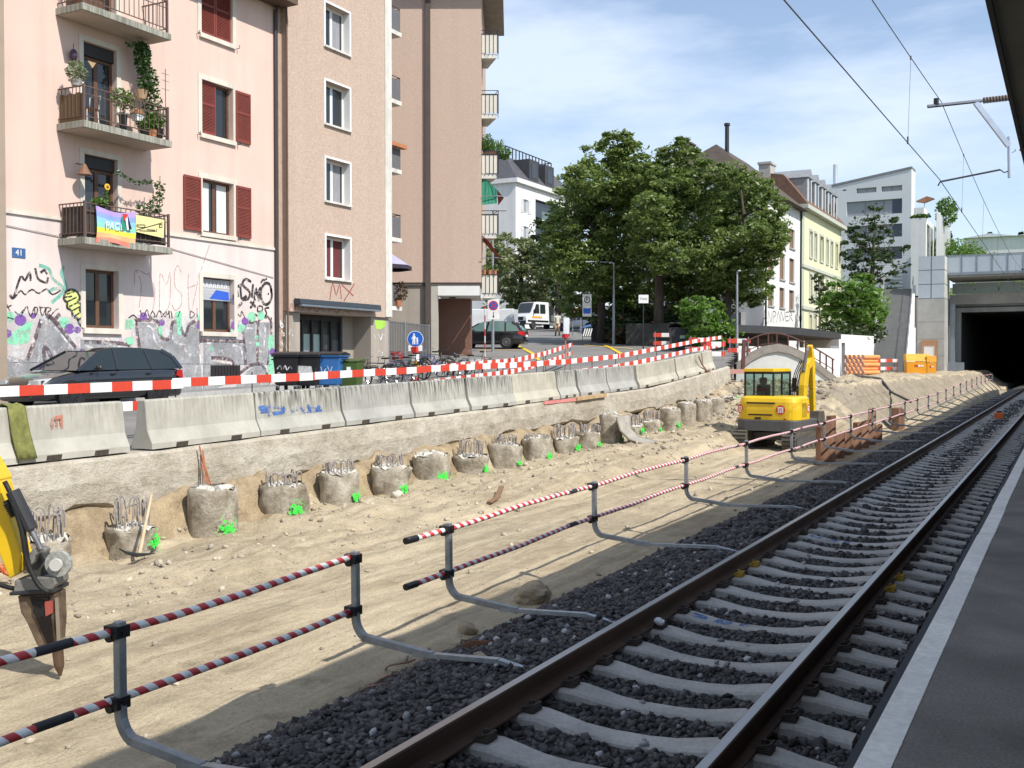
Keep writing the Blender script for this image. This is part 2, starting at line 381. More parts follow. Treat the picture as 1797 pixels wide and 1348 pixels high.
def worn(m, lo=0.36, hi=0.46, scale=9.0):
 nt = m.node_tree; out = nt.nodes['Material Output']; src = nt.nodes['Principled BSDF'].outputs[0]
 geo = nt.nodes.new('ShaderNodeNewGeometry'); nz = nt.nodes.new('ShaderNodeTexNoise'); nz.inputs['Scale'].default_value = scale; nz.inputs['Detail'].default_value = 9; nz.inputs['Roughness'].default_value = 0.72
 nt.links.new(geo.outputs['Position'], nz.inputs['Vector']); r = nt.nodes.new('ShaderNodeMapRange'); r.inputs['From Min'].default_value = lo; r.inputs['From Max'].default_value = hi; nt.links.new(nz.outputs['Fac'], r.inputs['Value'])
 t = nt.nodes.new('ShaderNodeBsdfTransparent'); mx = nt.nodes.new('ShaderNodeMixShader'); nt.links.new(r.outputs[0], mx.inputs[0]); nt.links.new(t.outputs[0], mx.inputs[1]); nt.links.new(src, mx.inputs[2]); nt.links.new(mx.outputs[0], out.inputs['Surface'])
BLACK = M('black plastic', (0.012, 0.012, 0.013), 0.45, var=0.2)
DARKSTEEL = M('dark steel', (0.05, 0.05, 0.055), 0.5, 0.6, var=0.25, scale=6)
GALV = M('galvanised steel', (0.36, 0.38, 0.40), 0.45, 0.75, var=0.2, scale=12)
WHITE = M('white paint', (0.78, 0.78, 0.76), 0.5, var=0.05)
RUST = M('rusty steel', (0.16, 0.065, 0.03), 0.85, 0.2, var=0.4, scale=7, col2=(0.27, 0.13, 0.07), bump=0.3)
WOOD = M('raw wood', (0.42, 0.29, 0.16), 0.8, var=0.25, scale=6, stretch=(1, 1, 0.2))
CONC = M('grey concrete', (0.34, 0.335, 0.315), 0.9, var=0.14, scale=0.7, bump=0.2, bscale=30, fine=0.08, detail=8)
GLASS = glass('window glass')
RED = M('red paint', (0.55, 0.035, 0.025), 0.5, var=0.1)
# ------------------------------------------------------------------ terrain
def sm(t): t = np.clip(t, 0, 1); return t * t * (3 - 2 * t)
DIRT_A, DIRT_B = (0.50, 0.425, 0.31), (0.37, 0.295, 0.20)
def dirt_mat(name, a, b, c, scale=0.6, track=True):
 if name in MATS: return MATS[name]
 m, nt, bs, N, L = _mat(name); bs.inputs['Roughness'].default_value = 0.95; bs.inputs['Specular IOR Level'].default_value = 0.15
 geo = N('ShaderNodeNewGeometry')
 def noise(sc, det, st=(1, 1, 1), ro=0.6):
  mp = N('ShaderNodeMapping'); mp.inputs['Scale'].default_value = st; L(geo.outputs['Position'], mp.inputs['Vector'])
  n = N('ShaderNodeTexNoise'); n.inputs['Scale'].default_value = sc; n.inputs['Detail'].default_value = det; n.inputs['Roughness'].default_value = ro
  L(mp.outputs[0], n.inputs['Vector']); return n.outputs['Fac']
 def rng_(x, lo, hi, a=0.0, b=1.0):
  r = N('ShaderNodeMapRange'); r.inputs['From Min'].default_value = lo; r.inputs['From Max'].default_value = hi; r.inputs['To Min'].default_value = a; r.inputs['To Max'].default_value = b
  L(x, r.inputs['Value']); return r.outputs[0]
 def mix(f, x, y):
  k = N('ShaderNodeMixRGB'); L(f, k.inputs[0])
  for i, q in ((1, x), (2, y)):
   if isinstance(q, tuple): k.inputs[i].default_value = (*q, 1)
   else: L(q, k.inputs[i])
  return k.outputs[0]
 c1 = mix(rng_(noise(scale, 9, ro=0.68), 0.38, 0.62), a, b)
 c2 = mix(rng_(noise(0.22, 6), 0.52, 0.7), c1, c)
 c2 = mix(rng_(noise(3.0, 8, (1, 1, 1), 0.78), 0.5, 0.68, 0, 0.7), c2, tuple(x * 0.6 for x in b))
 if track: c2 = mix(rng_(noise(1.4, 5, (1.9, 0.10, 1)), 0.46, 0.66, 0, 0.7), c2, tuple(min(1, x * 1.2) for x in a)); c2 = mix(rng_(noise(2.6, 4, (2.4, 0.07, 1)), 0.56, 0.68, 0, 0.5), c2, tuple(x * 0.72 for x in b))
 fine = noise(38, 5, ro=0.7)
 mu = N('ShaderNodeMixRGB'); mu.blend_type = 'MULTIPLY'; mu.inputs[0].default_value = 1; L(c2, mu.inputs[1]); L(rng_(fine, 0.3, 0.7, 0.78, 1.2), mu.inputs[2])
 L(mu.outputs[0], bs.inputs['Base Color'])
 b1 = N('ShaderNodeBump'); b1.inputs['Strength'].default_value = 0.7; b1.inputs['Distance'].default_value = 0.03; L(fine, b1.inputs['Height'])
 b2 = N('ShaderNodeBump'); b2.inputs['Strength'].default_value = 0.6; b2.inputs['Distance'].default_value = 0.10; L(noise(5, 7, (1.0, 0.55, 1)), b2.inputs['Height']); L(b1.outputs[0], b2.inputs['Normal'])
 L(b2.outputs[0], bs.inputs['Normal'])
 MATS[name] = m; return m
DIRT = dirt_mat('pit dirt', (0.455, 0.38, 0.262), (0.325, 0.262, 0.175), (0.315, 0.266, 0.192))
DIRT_BR = dirt_mat('brown soil', (0.40, 0.31, 0.195), (0.27, 0.205, 0.13), (0.42, 0.35, 0.26), 2.2, False)
GARDEN = M('garden soil', (0.09, 0.08, 0.05), 0.95, var=0.4, scale=0.8, col2=(0.07, 0.10, 0.04), bump=0.5, bscale=12)
ASPH = M('street asphalt', (0.185, 0.178, 0.168), 0.9, var=0.2, scale=0.5, bump=0.25, bscale=90, fine=0.15, detail=8)
PAVE = M('pavement asphalt', (0.20, 0.198, 0.195), 0.9, var=0.15, scale=0.8, bump=0.2, bscale=90, fine=0.12)
def pit_h(X, Y, rough=True):
 X = np.asarray(X, float); Y = np.asarray(Y, float)
 bench = -0.67 + 0.02 * (Y - 13); road = -0.79 + 0.0 * Y
 t = sm((-9.0 - X) / 0.9 + 0.25 * vnoise(X * 0.4, Y * 0.35, 3))
 h = road * (1 - t) + bench * t
 h = h + 0.66 * sm((-12.28 - X) / 0.5) * (0.92 + 0.3 * vnoise(X * 2, Y * 1.1, 4))         # soil banked under the cap beam
 bank = sm((Y - 37.5) / 8.5)
 side = sm((-6.25 + 1.3 * sm((Y - 80) / 22) - X) / (2.2 + 0.012 * np.maximum(Y - 40, 0)))
 h = h + (1.15 - h) * bank * side
 h = h + (-0.25 - h) * sm((Y - 55) / 25) * (1 - side) * 0.9
 if rough:
  a = 0.35 + 0.65 * np.maximum(t, bank * side)
  h = h + a * (0.07 * vnoise(X * 0.9, Y * 0.7, 5) + 0.06 * vnoise(X * 2.3, Y * 1.9, 6) + 0.035 * vnoise(X * 5, Y * 4.4, 7))
  h = h + 0.012 * vnoise(X * 9, Y * 1.6, 8) + a * 0.02 * np.abs(vnoise(X * 11, Y * 10, 17)) + 0.05 * sm((-11.6 - X) / 0.8) * vnoise(X * 5, Y * 4.2, 18)
  h = h + bank * side * (0.16 * vnoise(X * 1.1, Y * 1.2, 9) + 0.10 * vnoise(X * 3.1, Y * 2.2, 19)) * (1 - sm((h - 0.9) / 0.25))
 return h
def edge(X, Y): return np.where(X > -5.38, -1.0 + 0.0 * X, pit_h(X, Y))
xs = np.concatenate([np.arange(-13.05, -9.0, 0.07), np.arange(-9.0, -5.35, 0.10), [-5.25, -5.1]])
ys = np.concatenate([np.arange(1.0, 24, 0.09), np.arange(24, 62, 0.2), np.arange(62, 126, 1.0)])
pf = kind(grid_mesh('pit_floor', xs, ys, lambda X, Y: edge(X, Y), DIRT), 'structure'); pf.data.materials.append(DIRT_BR); pf.data.materials.append(dirt_mat('bank earth', (0.34, 0.295, 0.225), (0.235, 0.195, 0.14), (0.29, 0.25, 0.19), 1.2, False))
cc = np.empty(len(pf.data.polygons) * 3, np.float32); pf.data.polygons.foreach_get('center', cc); cc = cc.reshape(-1, 3)
nn = 0.5 * vnoise(cc[:, 0] * 1.3, cc[:, 1] * 1.1, 91) + 0.35 * vnoise(cc[:, 0] * 4, cc[:, 1] * 3.3, 92)
pf.data.polygons.foreach_set('material_index', ((cc[:, 0] < -12.3 + 0.5 * nn) & (cc[:, 1] < 42) | (nn > 0.62) & (cc[:, 0] < -9.3)).astype(np.int32) + 2 * ((cc[:, 1] > 42.3 + 2 * nn) & (cc[:, 0] < -6.6 + 0.5 * nn) & (cc[:, 2] < 1.0 + 0.2 * nn)).astype(np.int32))
kind(grid_mesh('yard', np.arange(-40, -12.9, 1.0), np.arange(50.6, 130, 1.5), lambda X, Y: 1.15 + 0.04 * vnoise(X, Y, 12) - 0.02, DIRT), 'structure')
def land(X, Y):
 r = np.sqrt(X * X + Y * Y); far = sm((r - 260) / 500)
 return -1.6 + 70 * far * sm((Y + 100) / 500) * (0.55 + 0.3 * vnoise(X * 0.004, Y * 0.004, 21)) + 0.0 * X
gs = np.sign(np.linspace(-1, 1, 81)) * np.abs(np.linspace(-1, 1, 81)) ** 2.2 * 2600
kind(grid_mesh('ground', gs, gs, land, M('far meadow', (0.10, 0.13, 0.06), 0.95, var=0.3, scale=0.01, col2=(0.06, 0.09, 0.03))), 'structure')
def gv(X, Y): return np.interp(Y * FWD.y + X * FWD.x, G_S, G_Z)
def street_hole(x, y):
 lim = np.interp(y, [0, 44, 50, 60, 80, 130], [-12.95, -12.95, -14.4, -17.2, -25, -36])
 return x > lim + 0.02
kind(grid_mesh('street', np.concatenate([np.arange(-110, -30, 2.5), np.arange(-30, -12.7, 0.25)]), np.arange(-12, 150, 0.6), lambda X, Y: gv(X, Y) + 0.012 * vnoise(X * 0.5, Y * 0.5, 13), ASPH, holes=street_hole), 'structure')
def strip(name, pts, h, mat, w0, w1, step=0.7):
 """raised strip along X=const lines: pts = (y0, y1)"""
 mb = MB(); y0, y1 = pts; n = int((y1 - y0) / step)
 for i in range(n):
  a, b = y0 + (y1 - y0) * i / n, y0 + (y1 - y0) * (i + 1) / n
  P = [(w0, a, gxy(w0, a) + h), (w1, a, gxy(w1, a) + h), (w1, b, gxy(w1, b) + h), (w0, b, gxy(w0, b) + h)]
  mb.poly(P); mb.poly([(w1, a, gxy(w1, a) - 0.05), (w1, b, gxy(w1, b) - 0.05), P[2], P[1]])
 return kind(mb.build(name, mat), 'structure')
strip('pavement', (2, 42.0), 0.12, PAVE, -24.6, -23.35)
strip('kerb', (2, 42.0), 0.127, M('kerb granite', (0.38, 0.375, 0.36), 0.85, var=0.15, scale=5), -23.345, -23.2)
YEL = M('yellow road paint', (0.70, 0.45, 0.03), 0.7, var=0.2, scale=4)
def road_mark(uvs, w=0.14):
 mb = MB(); P = [st(u, v) for u, v in uvs]
 for a, b in zip(P[:-1], P[1:]):
  n = max(2, int((b - a).length / 0.5)); d = (b - a).normalized(); q = Vector((-d.y, d.x, 0)) * w / 2
  for i in range(n):
   s, e = a.lerp(b, i / n), a.lerp(b, (i + 1) / n)
   mb.poly([Vector((p.x, p.y, gxy(p.x, p.y) + 0.028)) for p in (s - q, s + q, e + q, e - q)])
 kind(mb.build('road_marking', YEL), 'structure')
for uvs in ([(1026, 607), (1110, 613)], [(906, 607), (935, 622), (945, 634)], [(836, 616), (910, 615)], [(820, 645), (860, 642)], [(1060, 606), (1090, 622)]):
 road_mark(uvs, 0.22)
# ------------------------------------------------------------------ ballast, track
BAL = M('ballast bed', (0.052, 0.047, 0.044), 0.95, var=0.5, scale=26, bump=1.0, bscale=22, detail=8, fine=0.4)
STONE = M('ballast stone', (0.070, 0.064, 0.062), 0.75, var=0.35, scale=14, island=0.75, bump=0.2, bscale=60)
BX = [-5.6, -5.0, -4.3, -3.6, -3.3, -3.05, -0.74]; BZ = [-0.95, -0.60, -0.27, -0.192, -0.192, -0.255, -0.262]
def bal_z(X, Y): return np.interp(X, BX, BZ) + 0.016 * vnoise(X * 3, Y * 3, 31) + 0.01 * vnoise(X * 9, Y * 9, 32)
bl = grid_mesh('ballast_bed', np.arange(-5.6, -0.6, 0.09), np.concatenate([np.arange(1, 40, 0.14), np.arange(40, 180, 1.0)]), lambda X, Y: np.where(X > -0.74, -0.262, bal_z(X, Y)), BAL)
kind(bl, 'structure')
ICO = bmesh.new(); bmesh.ops.create_icosphere(ICO, subdivisions=1, radius=1.0)
ICV = np.array([v.co[:] for v in ICO.verts]); ICF = np.array([[v.index for v in f.verts] for f in ICO.faces]); ICO.free()
def stones(name, P, R, mat, kd='stuff', flat=(0.55, 0.9), sink=0.3, parent=None):
 n = len(P); K = len(ICV)
 V = ICV[None] * (1 + rng.uniform(-0.36, 0.36, (n, K, 1)))
 sc = np.stack([rng.uniform(0.75, 1.3, n), rng.uniform(0.65, 1.1, n), rng.uniform(*flat, n)], 1) * R[:, None]
 V = V * sc[:, None]
 a, b, c = rng.uniform(0, 6.28, n), rng.normal(0, 0.5, n), rng.normal(0, 0.5, n)
 ca, sa, cb, sb, cc, sc_ = np.cos(a), np.sin(a), np.cos(b), np.sin(b), np.cos(c), np.sin(c)
 x, y, z = V[..., 0], V[..., 1], V[..., 2]
 y, z = y * cb[:, None] - z * sb[:, None], y * sb[:, None] + z * cb[:, None]
 x, z = x * cc[:, None] + z * sc_[:, None], -x * sc_[:, None] + z * cc[:, None]
 x, y = x * ca[:, None] - y * sa[:, None], x * sa[:, None] + y * ca[:, None]
 V = np.stack([x, y, z], -1) + P[:, None]; V[..., 2] += (R * (0.5 - sink))[:, None]
 Fc = (ICF[None] + (np.arange(n) * K)[:, None, None]).reshape(-1, 3)
 return fast_mesh(name, V.reshape(-1, 3), Fc, mat, parent, kd)
SLEEP_Y0, SLEEP_D = 2.4, 0.6
def scatter_ballast(n, y0, y1, r0, r1):
 X = rng.uniform(-5.42, -0.76, n); Y = rng.uniform(y0, y1, n)
 X = np.where(X < -5.15, np.where(rng.uniform(0, 1, n) < 0.4, X, X + 0.5), X)
 ph = np.abs((Y - SLEEP_Y0 + SLEEP_D / 2) % SLEEP_D - SLEEP_D / 2)
 keep = ~((ph < 0.125) & (X > -3.27) & (X < -1.1)) | (rng.uniform(0, 1, n) < 0.01)
 X, Y = X[keep], Y[keep]; R = rng.uniform(r0, r1, len(X)) * (1 + 0.6 * (rng.uniform(0, 1, len(X)) > 0.93))
 return np.stack([X, Y, bal_z(X, Y)], 1), R
a, b = scatter_ballast(36000, 3.0, 13.0, 0.017, 0.030); c, d = scatter_ballast(21000, 13.0, 34.0, 0.026, 0.042); c2_, d2_ = scatter_ballast(13000, 33.0, 70.0, 0.034, 0.055)
bs_ = stones('ballast_gravel', np.concatenate([a, c, c2_]), np.concatenate([b, d, d2_]), STONE)
e = rng.uniform(3.2, 13, 260); f = rng.uniform(-4.7, -0.9, 260)
stones('pale_gravel', np.stack([f, e, bal_z(f, e) + 0.018], 1), rng.uniform(0.018, 0.034, 260), M('pale stone', (0.34, 0.33, 0.33), 0.8, var=0.3, scale=12, island=0.4))
track = thing('railway_track', 'railway track with dark rusty rails on pale concrete sleepers beside the platform', 'railway track', (-2.39, 0, 0))
RAILM = M('rail steel', (0.07, 0.038, 0.024), 0.75, 0.1, var=0.35, scale=3, col2=(0.125, 0.065, 0.038), stretch=(1, 0.3, 1))
RAILTOP = M('rail running surface', (0.33, 0.31, 0.30), 0.32, 0.85, var=0.15, scale=4, stretch=(6, 0.2, 1))
prof = [(-0.07, -0.172), (0.07, -0.172), (0.07, -0.160), (0.018, -0.140), (0.009, -0.125), (0.009, -0.055), (0.034, -0.040), (0.036, -0.008), (0.028, 0.0), (-0.028, 0.0), (-0.036, -0.008), (-0.034, -0.040), (-0.009, -0.055), (-0.009, -0.125), (-0.018, -0.140), (-0.07, -0.160)]
for rx in (-3.14, -1.635):
 mb = MB(); Ys = list(np.arange(0, 190, 5.0)); n = len(prof)
 mb.v = [(rx + x, y, z) for y in Ys for x, z in prof]
 for i in range(len(Ys) - 1):
  for j in range(n):
   mb.f.append((i * n + j, i * n + (j + 1) % n, (i + 1) * n + (j + 1) % n, (i + 1) * n + j)); mb.m.append(1 if j in (8,) else 0)
 mb.build('rail', [RAILM, RAILTOP], track, W=True)
SLEEPM = M('sleeper concrete', (0.43, 0.405, 0.37), 0.9, var=0.22, scale=2.6, bump=0.3, bscale=60, fine=0.12, detail=8)
sxz = [(-1.25, -0.225, 0.085), (-1.06, -0.205, 0.10), (-0.92, -0.182, 0.115), (-0.58, -0.180, 0.12), (-0.48, -0.196, 0.115), (-0.30, -0.226, 0.10), (-0.12, -0.238, 0.095)]
sxz = sxz + [(-x, z, w) for x, z, w in reversed(sxz)]
mb = MB(); V = []
for x, z, w in sxz:
 V += [(x, -w - 0.045, -0.42), (x, -w - 0.008, z - 0.018), (x, -w + 0.012, z), (x, w - 0.012, z), (x, w + 0.008, z - 0.018), (x, w + 0.045, -0.42)]
mb.add(V, [(i * 6 + j, i * 6 + j + 1, (i + 1) * 6 + j + 1, (i + 1) * 6 + j) for i in range(len(sxz) - 1) for j in range(5)] + [(0, 1, 2, 3, 4, 5), tuple((len(sxz) - 1) * 6 + j for j in (5, 4, 3, 2, 1, 0))])
SCX = -2.3875
cl = MB()                                                             # one rail fastening: spring clip, bolt and nut
cl.box(-0.05, 0.05, -0.06, 0.06, -0.012, 0.012); cl.tube([(-0.03, -0.05, 0.02), (0.04, -0.045, 0.035), (0.045, 0.045, 0.035), (-0.03, 0.05, 0.02)], 0.011, 5); cl.tube([(0, 0, 0), (0, 0, 0.055)], 0.016, 6)
CLIPM = M('fastening steel', (0.07, 0.055, 0.045), 0.8, 0.3, var=0.3, scale=20); CLIPY = M('yellow insulator', (0.42, 0.26, 0.03), 0.7, var=0.3, scale=20)
blue_y = [onZ(u, v, -0.2).y for u, v in ((1245, 1090), (1452, 944), (1552, 862), (1575, 848))]
yel_pts = [(onZ(1292, 1010, -0.15), -1), (onZ(1325, 990, -0.15), -1), (onZ(1570, 1035, -0.15), 1), (onZ(1590, 1013, -0.15), 1)]
sl_me = cl_me = cy_me = None
PAINTB = M('blue spray paint', (0.06, 0.17, 0.38), 0.8, var=0.4, scale=20); worn(PAINTB, .44, .6, 12)
for k in range(160):
 y = SLEEP_Y0 + SLEEP_D * k
 if sl_me is None:
  o = mb.build('sleeper', SLEEPM, track); sl_me = o.data
 else: o = link_mesh('sleeper', sl_me, track)
 o.location = (SCX + 2.39, y, 0); o.rotation_euler = (0, 0, random.gauss(0, 0.004))
 if k < 42:
  for j, dx in enumerate((-0.855, -0.65, 0.65, 0.855)):
   isy = any(abs(p.y - y) < 0.3 and ((sd < 0 and j == 1) or (sd > 0 and j == 3)) for p, sd in yel_pts)
   if cl_me is None: c_ = cl.build('rail_clip', CLIPM, o); cl_me = c_.data; cy_me = cl_me.copy(); cy_me.materials[0] = CLIPY
   else: c_ = link_mesh('rail_clip', cy_me if isy else cl_me, o)
   c_.location = (dx, 0, -0.165); c_.rotation_euler = (0, 0, math.pi if dx in (-0.855, 0.65) else 0)
 for by in blue_y:
  if abs(by - y) < 0.3:
   pm = MB()
   for q in range(7):
    x0 = -0.56 + 0.07 * q; zz = float(np.interp(x0 + 0.03, [s[0] for s in sxz], [s[1] for s in sxz]))
    z2 = float(np.interp(x0 + 0.10, [s[0] for s in sxz], [s[1] for s in sxz]))
    if q % 3 != 2: pm.poly([(x0, -0.075, zz + 0.006), (x0 + 0.07, -0.07, z2 + 0.006), (x0 + 0.07, 0.06, z2 + 0.006), (x0, 0.07, zz + 0.006)])
   pm.build('paint_mark', PAINTB, o)
# ------------------------------------------------------------------ platform and its roof
PLATM = M('platform asphalt', (0.185, 0.166, 0.148), 0.9, var=0.32, scale=1.6, bump=0.3, bscale=110, fine=0.22, detail=8)
mb = MB(); mb.box(-0.572, 7.5, -10, 120, -0.6, 0.546)
plat = kind(mb.build('platform', PLATM), 'structure')
mb = MB(); mb.box(-0.66, -0.574, -10, 120, -0.6, 0.40); mb.build('platform_wall', M('dark platform wall', (0.07, 0.07, 0.075), 0.9, var=0.3), plat)
mb = MB(); mb.box(-0.742, -0.704, -10, 120, 0.42, 0.532); mb.build('edge_lip', M('rubber lip', (0.02, 0.022, 0.028), 0.7), plat)
EDGE = M('platform edge stone', (0.80, 0.77, 0.72), 0.85, var=0.12, scale=2.5, bump=0.25, bscale=50, fine=0.1, detail=8)
es = None; y = -4.0
for k in range(62):
 if es is None:
  mb = MB(); mb.box(-0.063, 0.063, 0.004, 1.996, -0.16, 0); e_ = mb.build('edge_stone', EDGE, plat, bevel=0.004); es = e_.data
 else:
  e_ = link_mesh('edge_stone', es, plat, bevel=0.004)
 e_.location = (-0.638 + random.gauss(0, 0.0015), y, 0.551 + random.gauss(0, 0.0015)); y += 2.0
roof = thing('platform_roof', 'dark flat canopy over the platform cutting the upper right corner', 'canopy', (3, 30, 0.55))
mb = MB(); mb.box(-0.595, 8.0, -14, 98, 5.03, 5.09); mb.build('roof_slab', M('canopy underside', (0.12, 0.115, 0.10), 0.8, var=0.12, scale=1), roof, W=True)
mb = MB(); mb.box(-0.64, -0.598, -14, 98, 4.99, 5.50); mb.build('fascia', M('canopy fascia', (0.018, 0.018, 0.02), 0.5), roof, W=True)
for k in range(11):
 mb = MB(); mb.box(3.35, 3.55, -9.1 + 10 * k, -8.9 + 10 * k, 0.55, 5.03); mb.build('column', DARKSTEEL, roof, W=True)
# ------------------------------------------------------------------ red and white safety rails clamped to the track
RW = stripes('red white tube', (0.56, 0.045, 0.05), (0.80, 0.80, 0.78), 0.147, (0, 1.0, 0.9), rough=0.4, dirt=0.25)
TAPE = M('black sleeve', (0.03, 0.03, 0.033), 0.6, var=0.3, scale=20)
POSTM = M('dull steel tube', (0.30, 0.31, 0.315), 0.5, 0.55, var=0.25, scale=9)
def fx(y): return -4.88 - 0.72 * (1 - math.exp(-max(0, y - 5) / 8))
def fz(y): return 0.55 * float(sm((y - 46) / 40))
def guard(label, y0, y1, posts, sleeves, ends):
 t = thing('safety_rail', label, 'barrier rail', (fx(y0), y0, 0), group='red and white safety rails along the track')
 for h, off in ((0.49, 0.0), (0.075, 0.0)):
  n = max(6, int((y1 - y0) / 1.2)); pts = []
  for i in range(n + 1):
   y = y0 + (y1 - y0) * i / n; sag = 0.012 * math.sin(y * 1.7 + h * 5); pts.append((fx(y) - 0.035, y, h + fz(y) + sag))
  MB().tube(pts, 0.026, 10).build('top_rail' if h > 0.3 else 'lower_rail', RW, t, W=True, smooth=True)
  for y in sleeves:
   z = h + fz(y) + 0.012 * math.sin(y * 1.7 + h * 5)
   MB().tube([(fx(y - 0.12) - 0.035, y - 0.12, z), (fx(y + 0.12) - 0.035, y + 0.12, z)], 0.0285, 10).build('sleeve', TAPE, t, W=True)
  for y, s in ends:
   z = h + fz(y) + 0.012 * math.sin(y * 1.7 + h * 5)
   MB().tube([(fx(y) - 0.035, y - 0.09, z), (fx(y) - 0.035, y + 0.09, z)], 0.031, 8).build('end_cap', BLACK, t, W=True)
 for y in posts:
  x, dz = fx(y), fz(y); mb = MB()
  path = [(x, y, 0.55 + dz), (x + 0.005, y, 0.02 + dz)]
  for q in range(1, 6):
   a = math.radians(62) * q / 5; path.append((x + 0.005 + 0.17 * (1 - math.cos(a)), y, 0.02 + dz - 0.17 * math.sin(a)))
  foot = -4.25 if y < 30 else x + 0.75
  path.append((min(foot, x + 0.72), y, -0.19 + min(0, dz)))
  for p, q in zip(path[:-1], path[1:]): mb.bar(p, Vector(q) + (Vector(q) - Vector(p)).normalized() * 0.012, 0.055, 0.055, up=(0, 1, 0))
  po = mb.build('post', POSTM, t, W=True, bevel=0.006)
  fb = MB(); x1 = min(foot, x + 0.72)
  fb.bar((x1 - 0.16, y, -0.20), (-3.72, y, -0.155), 0.06, 0.035); fb.bar((-3.72, y, -0.155), (-3.45, y, -0.20), 0.06, 0.03); fb.bar((-3.45, y, -0.20), (-3.19, y, -0.17), 0.05, 0.022)
  fb.build('foot_bar', GALV if y < 14 else POSTM, po, W=True)
  for h in (0.49, 0.075):
   c_ = MB(); c_.box(x - 0.075, x + 0.032, y - 0.05, y + 0.05, h + dz - 0.035, h + dz + 0.035); c_.tube([(x - 0.035, y - 0.055, h + dz - 0.03), (x - 0.035, y + 0.055, h + dz - 0.03)], 0.03, 8); c_.tube([(x - 0.05, y, h + dz), (x + 0.045, y, h + dz)], 0.016, 6)
   c_.build('clamp', BLACK, po, W=True)
 return t
guard('nearest striped safety rail whose two tubes run off the lower left of the picture', 2.6, 6.92, [4.33, 6.82], [3.9], [])
posts_b = [8.42, 12.25, 16.2, 20.0, 23.9, 27.6, 31.4, 35.2, 39.0, 42.8, 46.6, 50.4, 54.2, 58, 62, 66, 70, 74, 78, 82, 86, 90, 94]
guard('long striped safety rail starting at black end caps and running to the tunnel', 7.72, 95, posts_b, [11.6, 19.4, 27.0, 34.6, 46, 58], [(7.78, -1)])
def gnd(u, v):
 for Z in np.arange(-0.2, -1.1, -0.01):
  p = onZ(u, v, float(Z)); h = max(float(pit_h(p.x, p.y)), float(np.interp(p.x, BX, BZ)) if p.x > -5.6 else -9)
  if h >= Z: return Vector((p.x, p.y, h))
 return p
t = thing('rusty_wire_loop', 'two rusty wire loops lying in the shade on the ballast edge', 'wire', onZ(715, 1180, -0.5))
for (u, v) in ((715, 1165), (680, 1200)):
 c = gnd(u, v); mb = MB(); pts = []
 for i in range(22):
  a = i / 21 * 5.9; pts.append(c + Vector((0.16 * math.cos(a), 0.30 * math.sin(a) + 0.02 * i / 21, 0.03 + 0.02 * math.sin(3 * a) - 0.55 * min(0, 0.0) + 0.45 * 0.16 * math.cos(a))))
 mb.tube(pts, 0.010, 5).build('wire', M('rusty wire', (0.27, 0.16, 0.11), 0.8, var=0.25, scale=20), t, W=True)
c = gnd(835, 1135); mb = MB()
for q in range(4): mb.tube([c + Vector((-0.1 + 0.03 * q, -0.12, 0.02)), c + Vector((0.02 + 0.04 * q, 0.10, 0.03))], 0.007, 4)
mb.tube([c + Vector((-0.14, 0, 0.035)), c + Vector((0.2, 0.05, 0.04))], 0.008, 4)
tag(mb.build('reinforcing_mesh', RUST), 'small rusty piece of wire mesh lying on the ballast edge', 'wire mesh')
for (uv, lab) in (([(882, 1180), (915, 1183), (940, 1197), (962, 1203)], 'pale plastic strap lying against the left rail near the front'), ([(1045, 1108), (1075, 1117), (1100, 1112)], 'pale twisted strap lying by a safety rail foot and the left rail')):
 mb = MB(); P = [onZ(u, v, -0.235) + Vector((0, 0, 0.012 * (i % 2))) for i, (u, v) in enumerate(uv)]
 for p, q in zip(P[:-1], P[1:]): mb.bar(p, q, 0.05, 0.008)
 tag(mb.build('strap', M('pale strap', (0.34, 0.32, 0.27), 0.7)), lab, 'strap')
def rock(u, v, r, label, mat, Z=None, sx=1.0, sz=0.7):
 p = gnd(u, v) if Z is None else onZ(u, v, Z)
 bm = bmesh.new(); bmesh.ops.create_icosphere(bm, subdivisions=3, radius=r)
 sd = random.random() * 50
 for w in bm.verts:
  n_ = w.co.normalized(); k = 1 + 0.30 * float(vnoise(n_.x * 1.3 + sd, n_.y * 1.3 + n_.z * 1.7, 51)) + 0.12 * float(vnoise(n_.x * 4 + sd, n_.y * 4 + n_.z * 3, 52))
  w.co = Vector((n_.x * sx, n_.y, n_.z * sz)) * r * k
 me = bpy.data.meshes.new('rock'); bm.to_mesh(me); bm.free(); me.materials.append(mat)
 o = link_mesh('rock', me, smooth=False); o.location = p + Vector((0, 0, r * sz * 0.45)); o.rotation_euler = (0, 0, random.uniform(0, 6)); return tag(o, label, 'rock')
ROCKM = M('brown rock', (0.34, 0.27, 0.18), 0.95, var=0.25, scale=5, bump=0.6, bscale=18)
rock(938, 1056, 0.21, 'large brown boulder where the shade meets the sunlit track bed', ROCKM)
rock(820, 1110, 0.10, 'small brown rock in the shade beside the ballast edge', ROCKM, sx=1.4)
rock(840, 1165, 0.07, 'small dark rock by a safety rail foot', ROCKM)
rock(697, 872, 0.11, 'pale broken stone lying at the foot of a broken pile', M('pale rock', (0.5, 0.47, 0.40), 0.95, var=0.2, scale=6, bump=0.5, bscale=20))
rock(1157, 1093, 0.045, 'white stone perched on the foot of the left rail', M('white stone', (0.62, 0.62, 0.62), 0.8, var=0.1, scale=9), Z=-0.12)
rock(1460, 800, 0.16, 'grey lump of concrete beside the last rusty sheet pile', CONC)
b_ = onZ(1753, 733, -0.2); t = thing('marker_block', 'small orange marker block standing between the rails far away', 'marker', b_)
MB().box(-0.17, 0.17, -0.12, 0.12, -0.04, 0.2).build('block', M('orange plastic', (0.75, 0.16, 0.03), 0.5), t, bevel=0.02); MB().box(-0.08, 0.08, -0.03, 0.03, 0.2, 0.27).build('handle', DARKSTEEL, t)
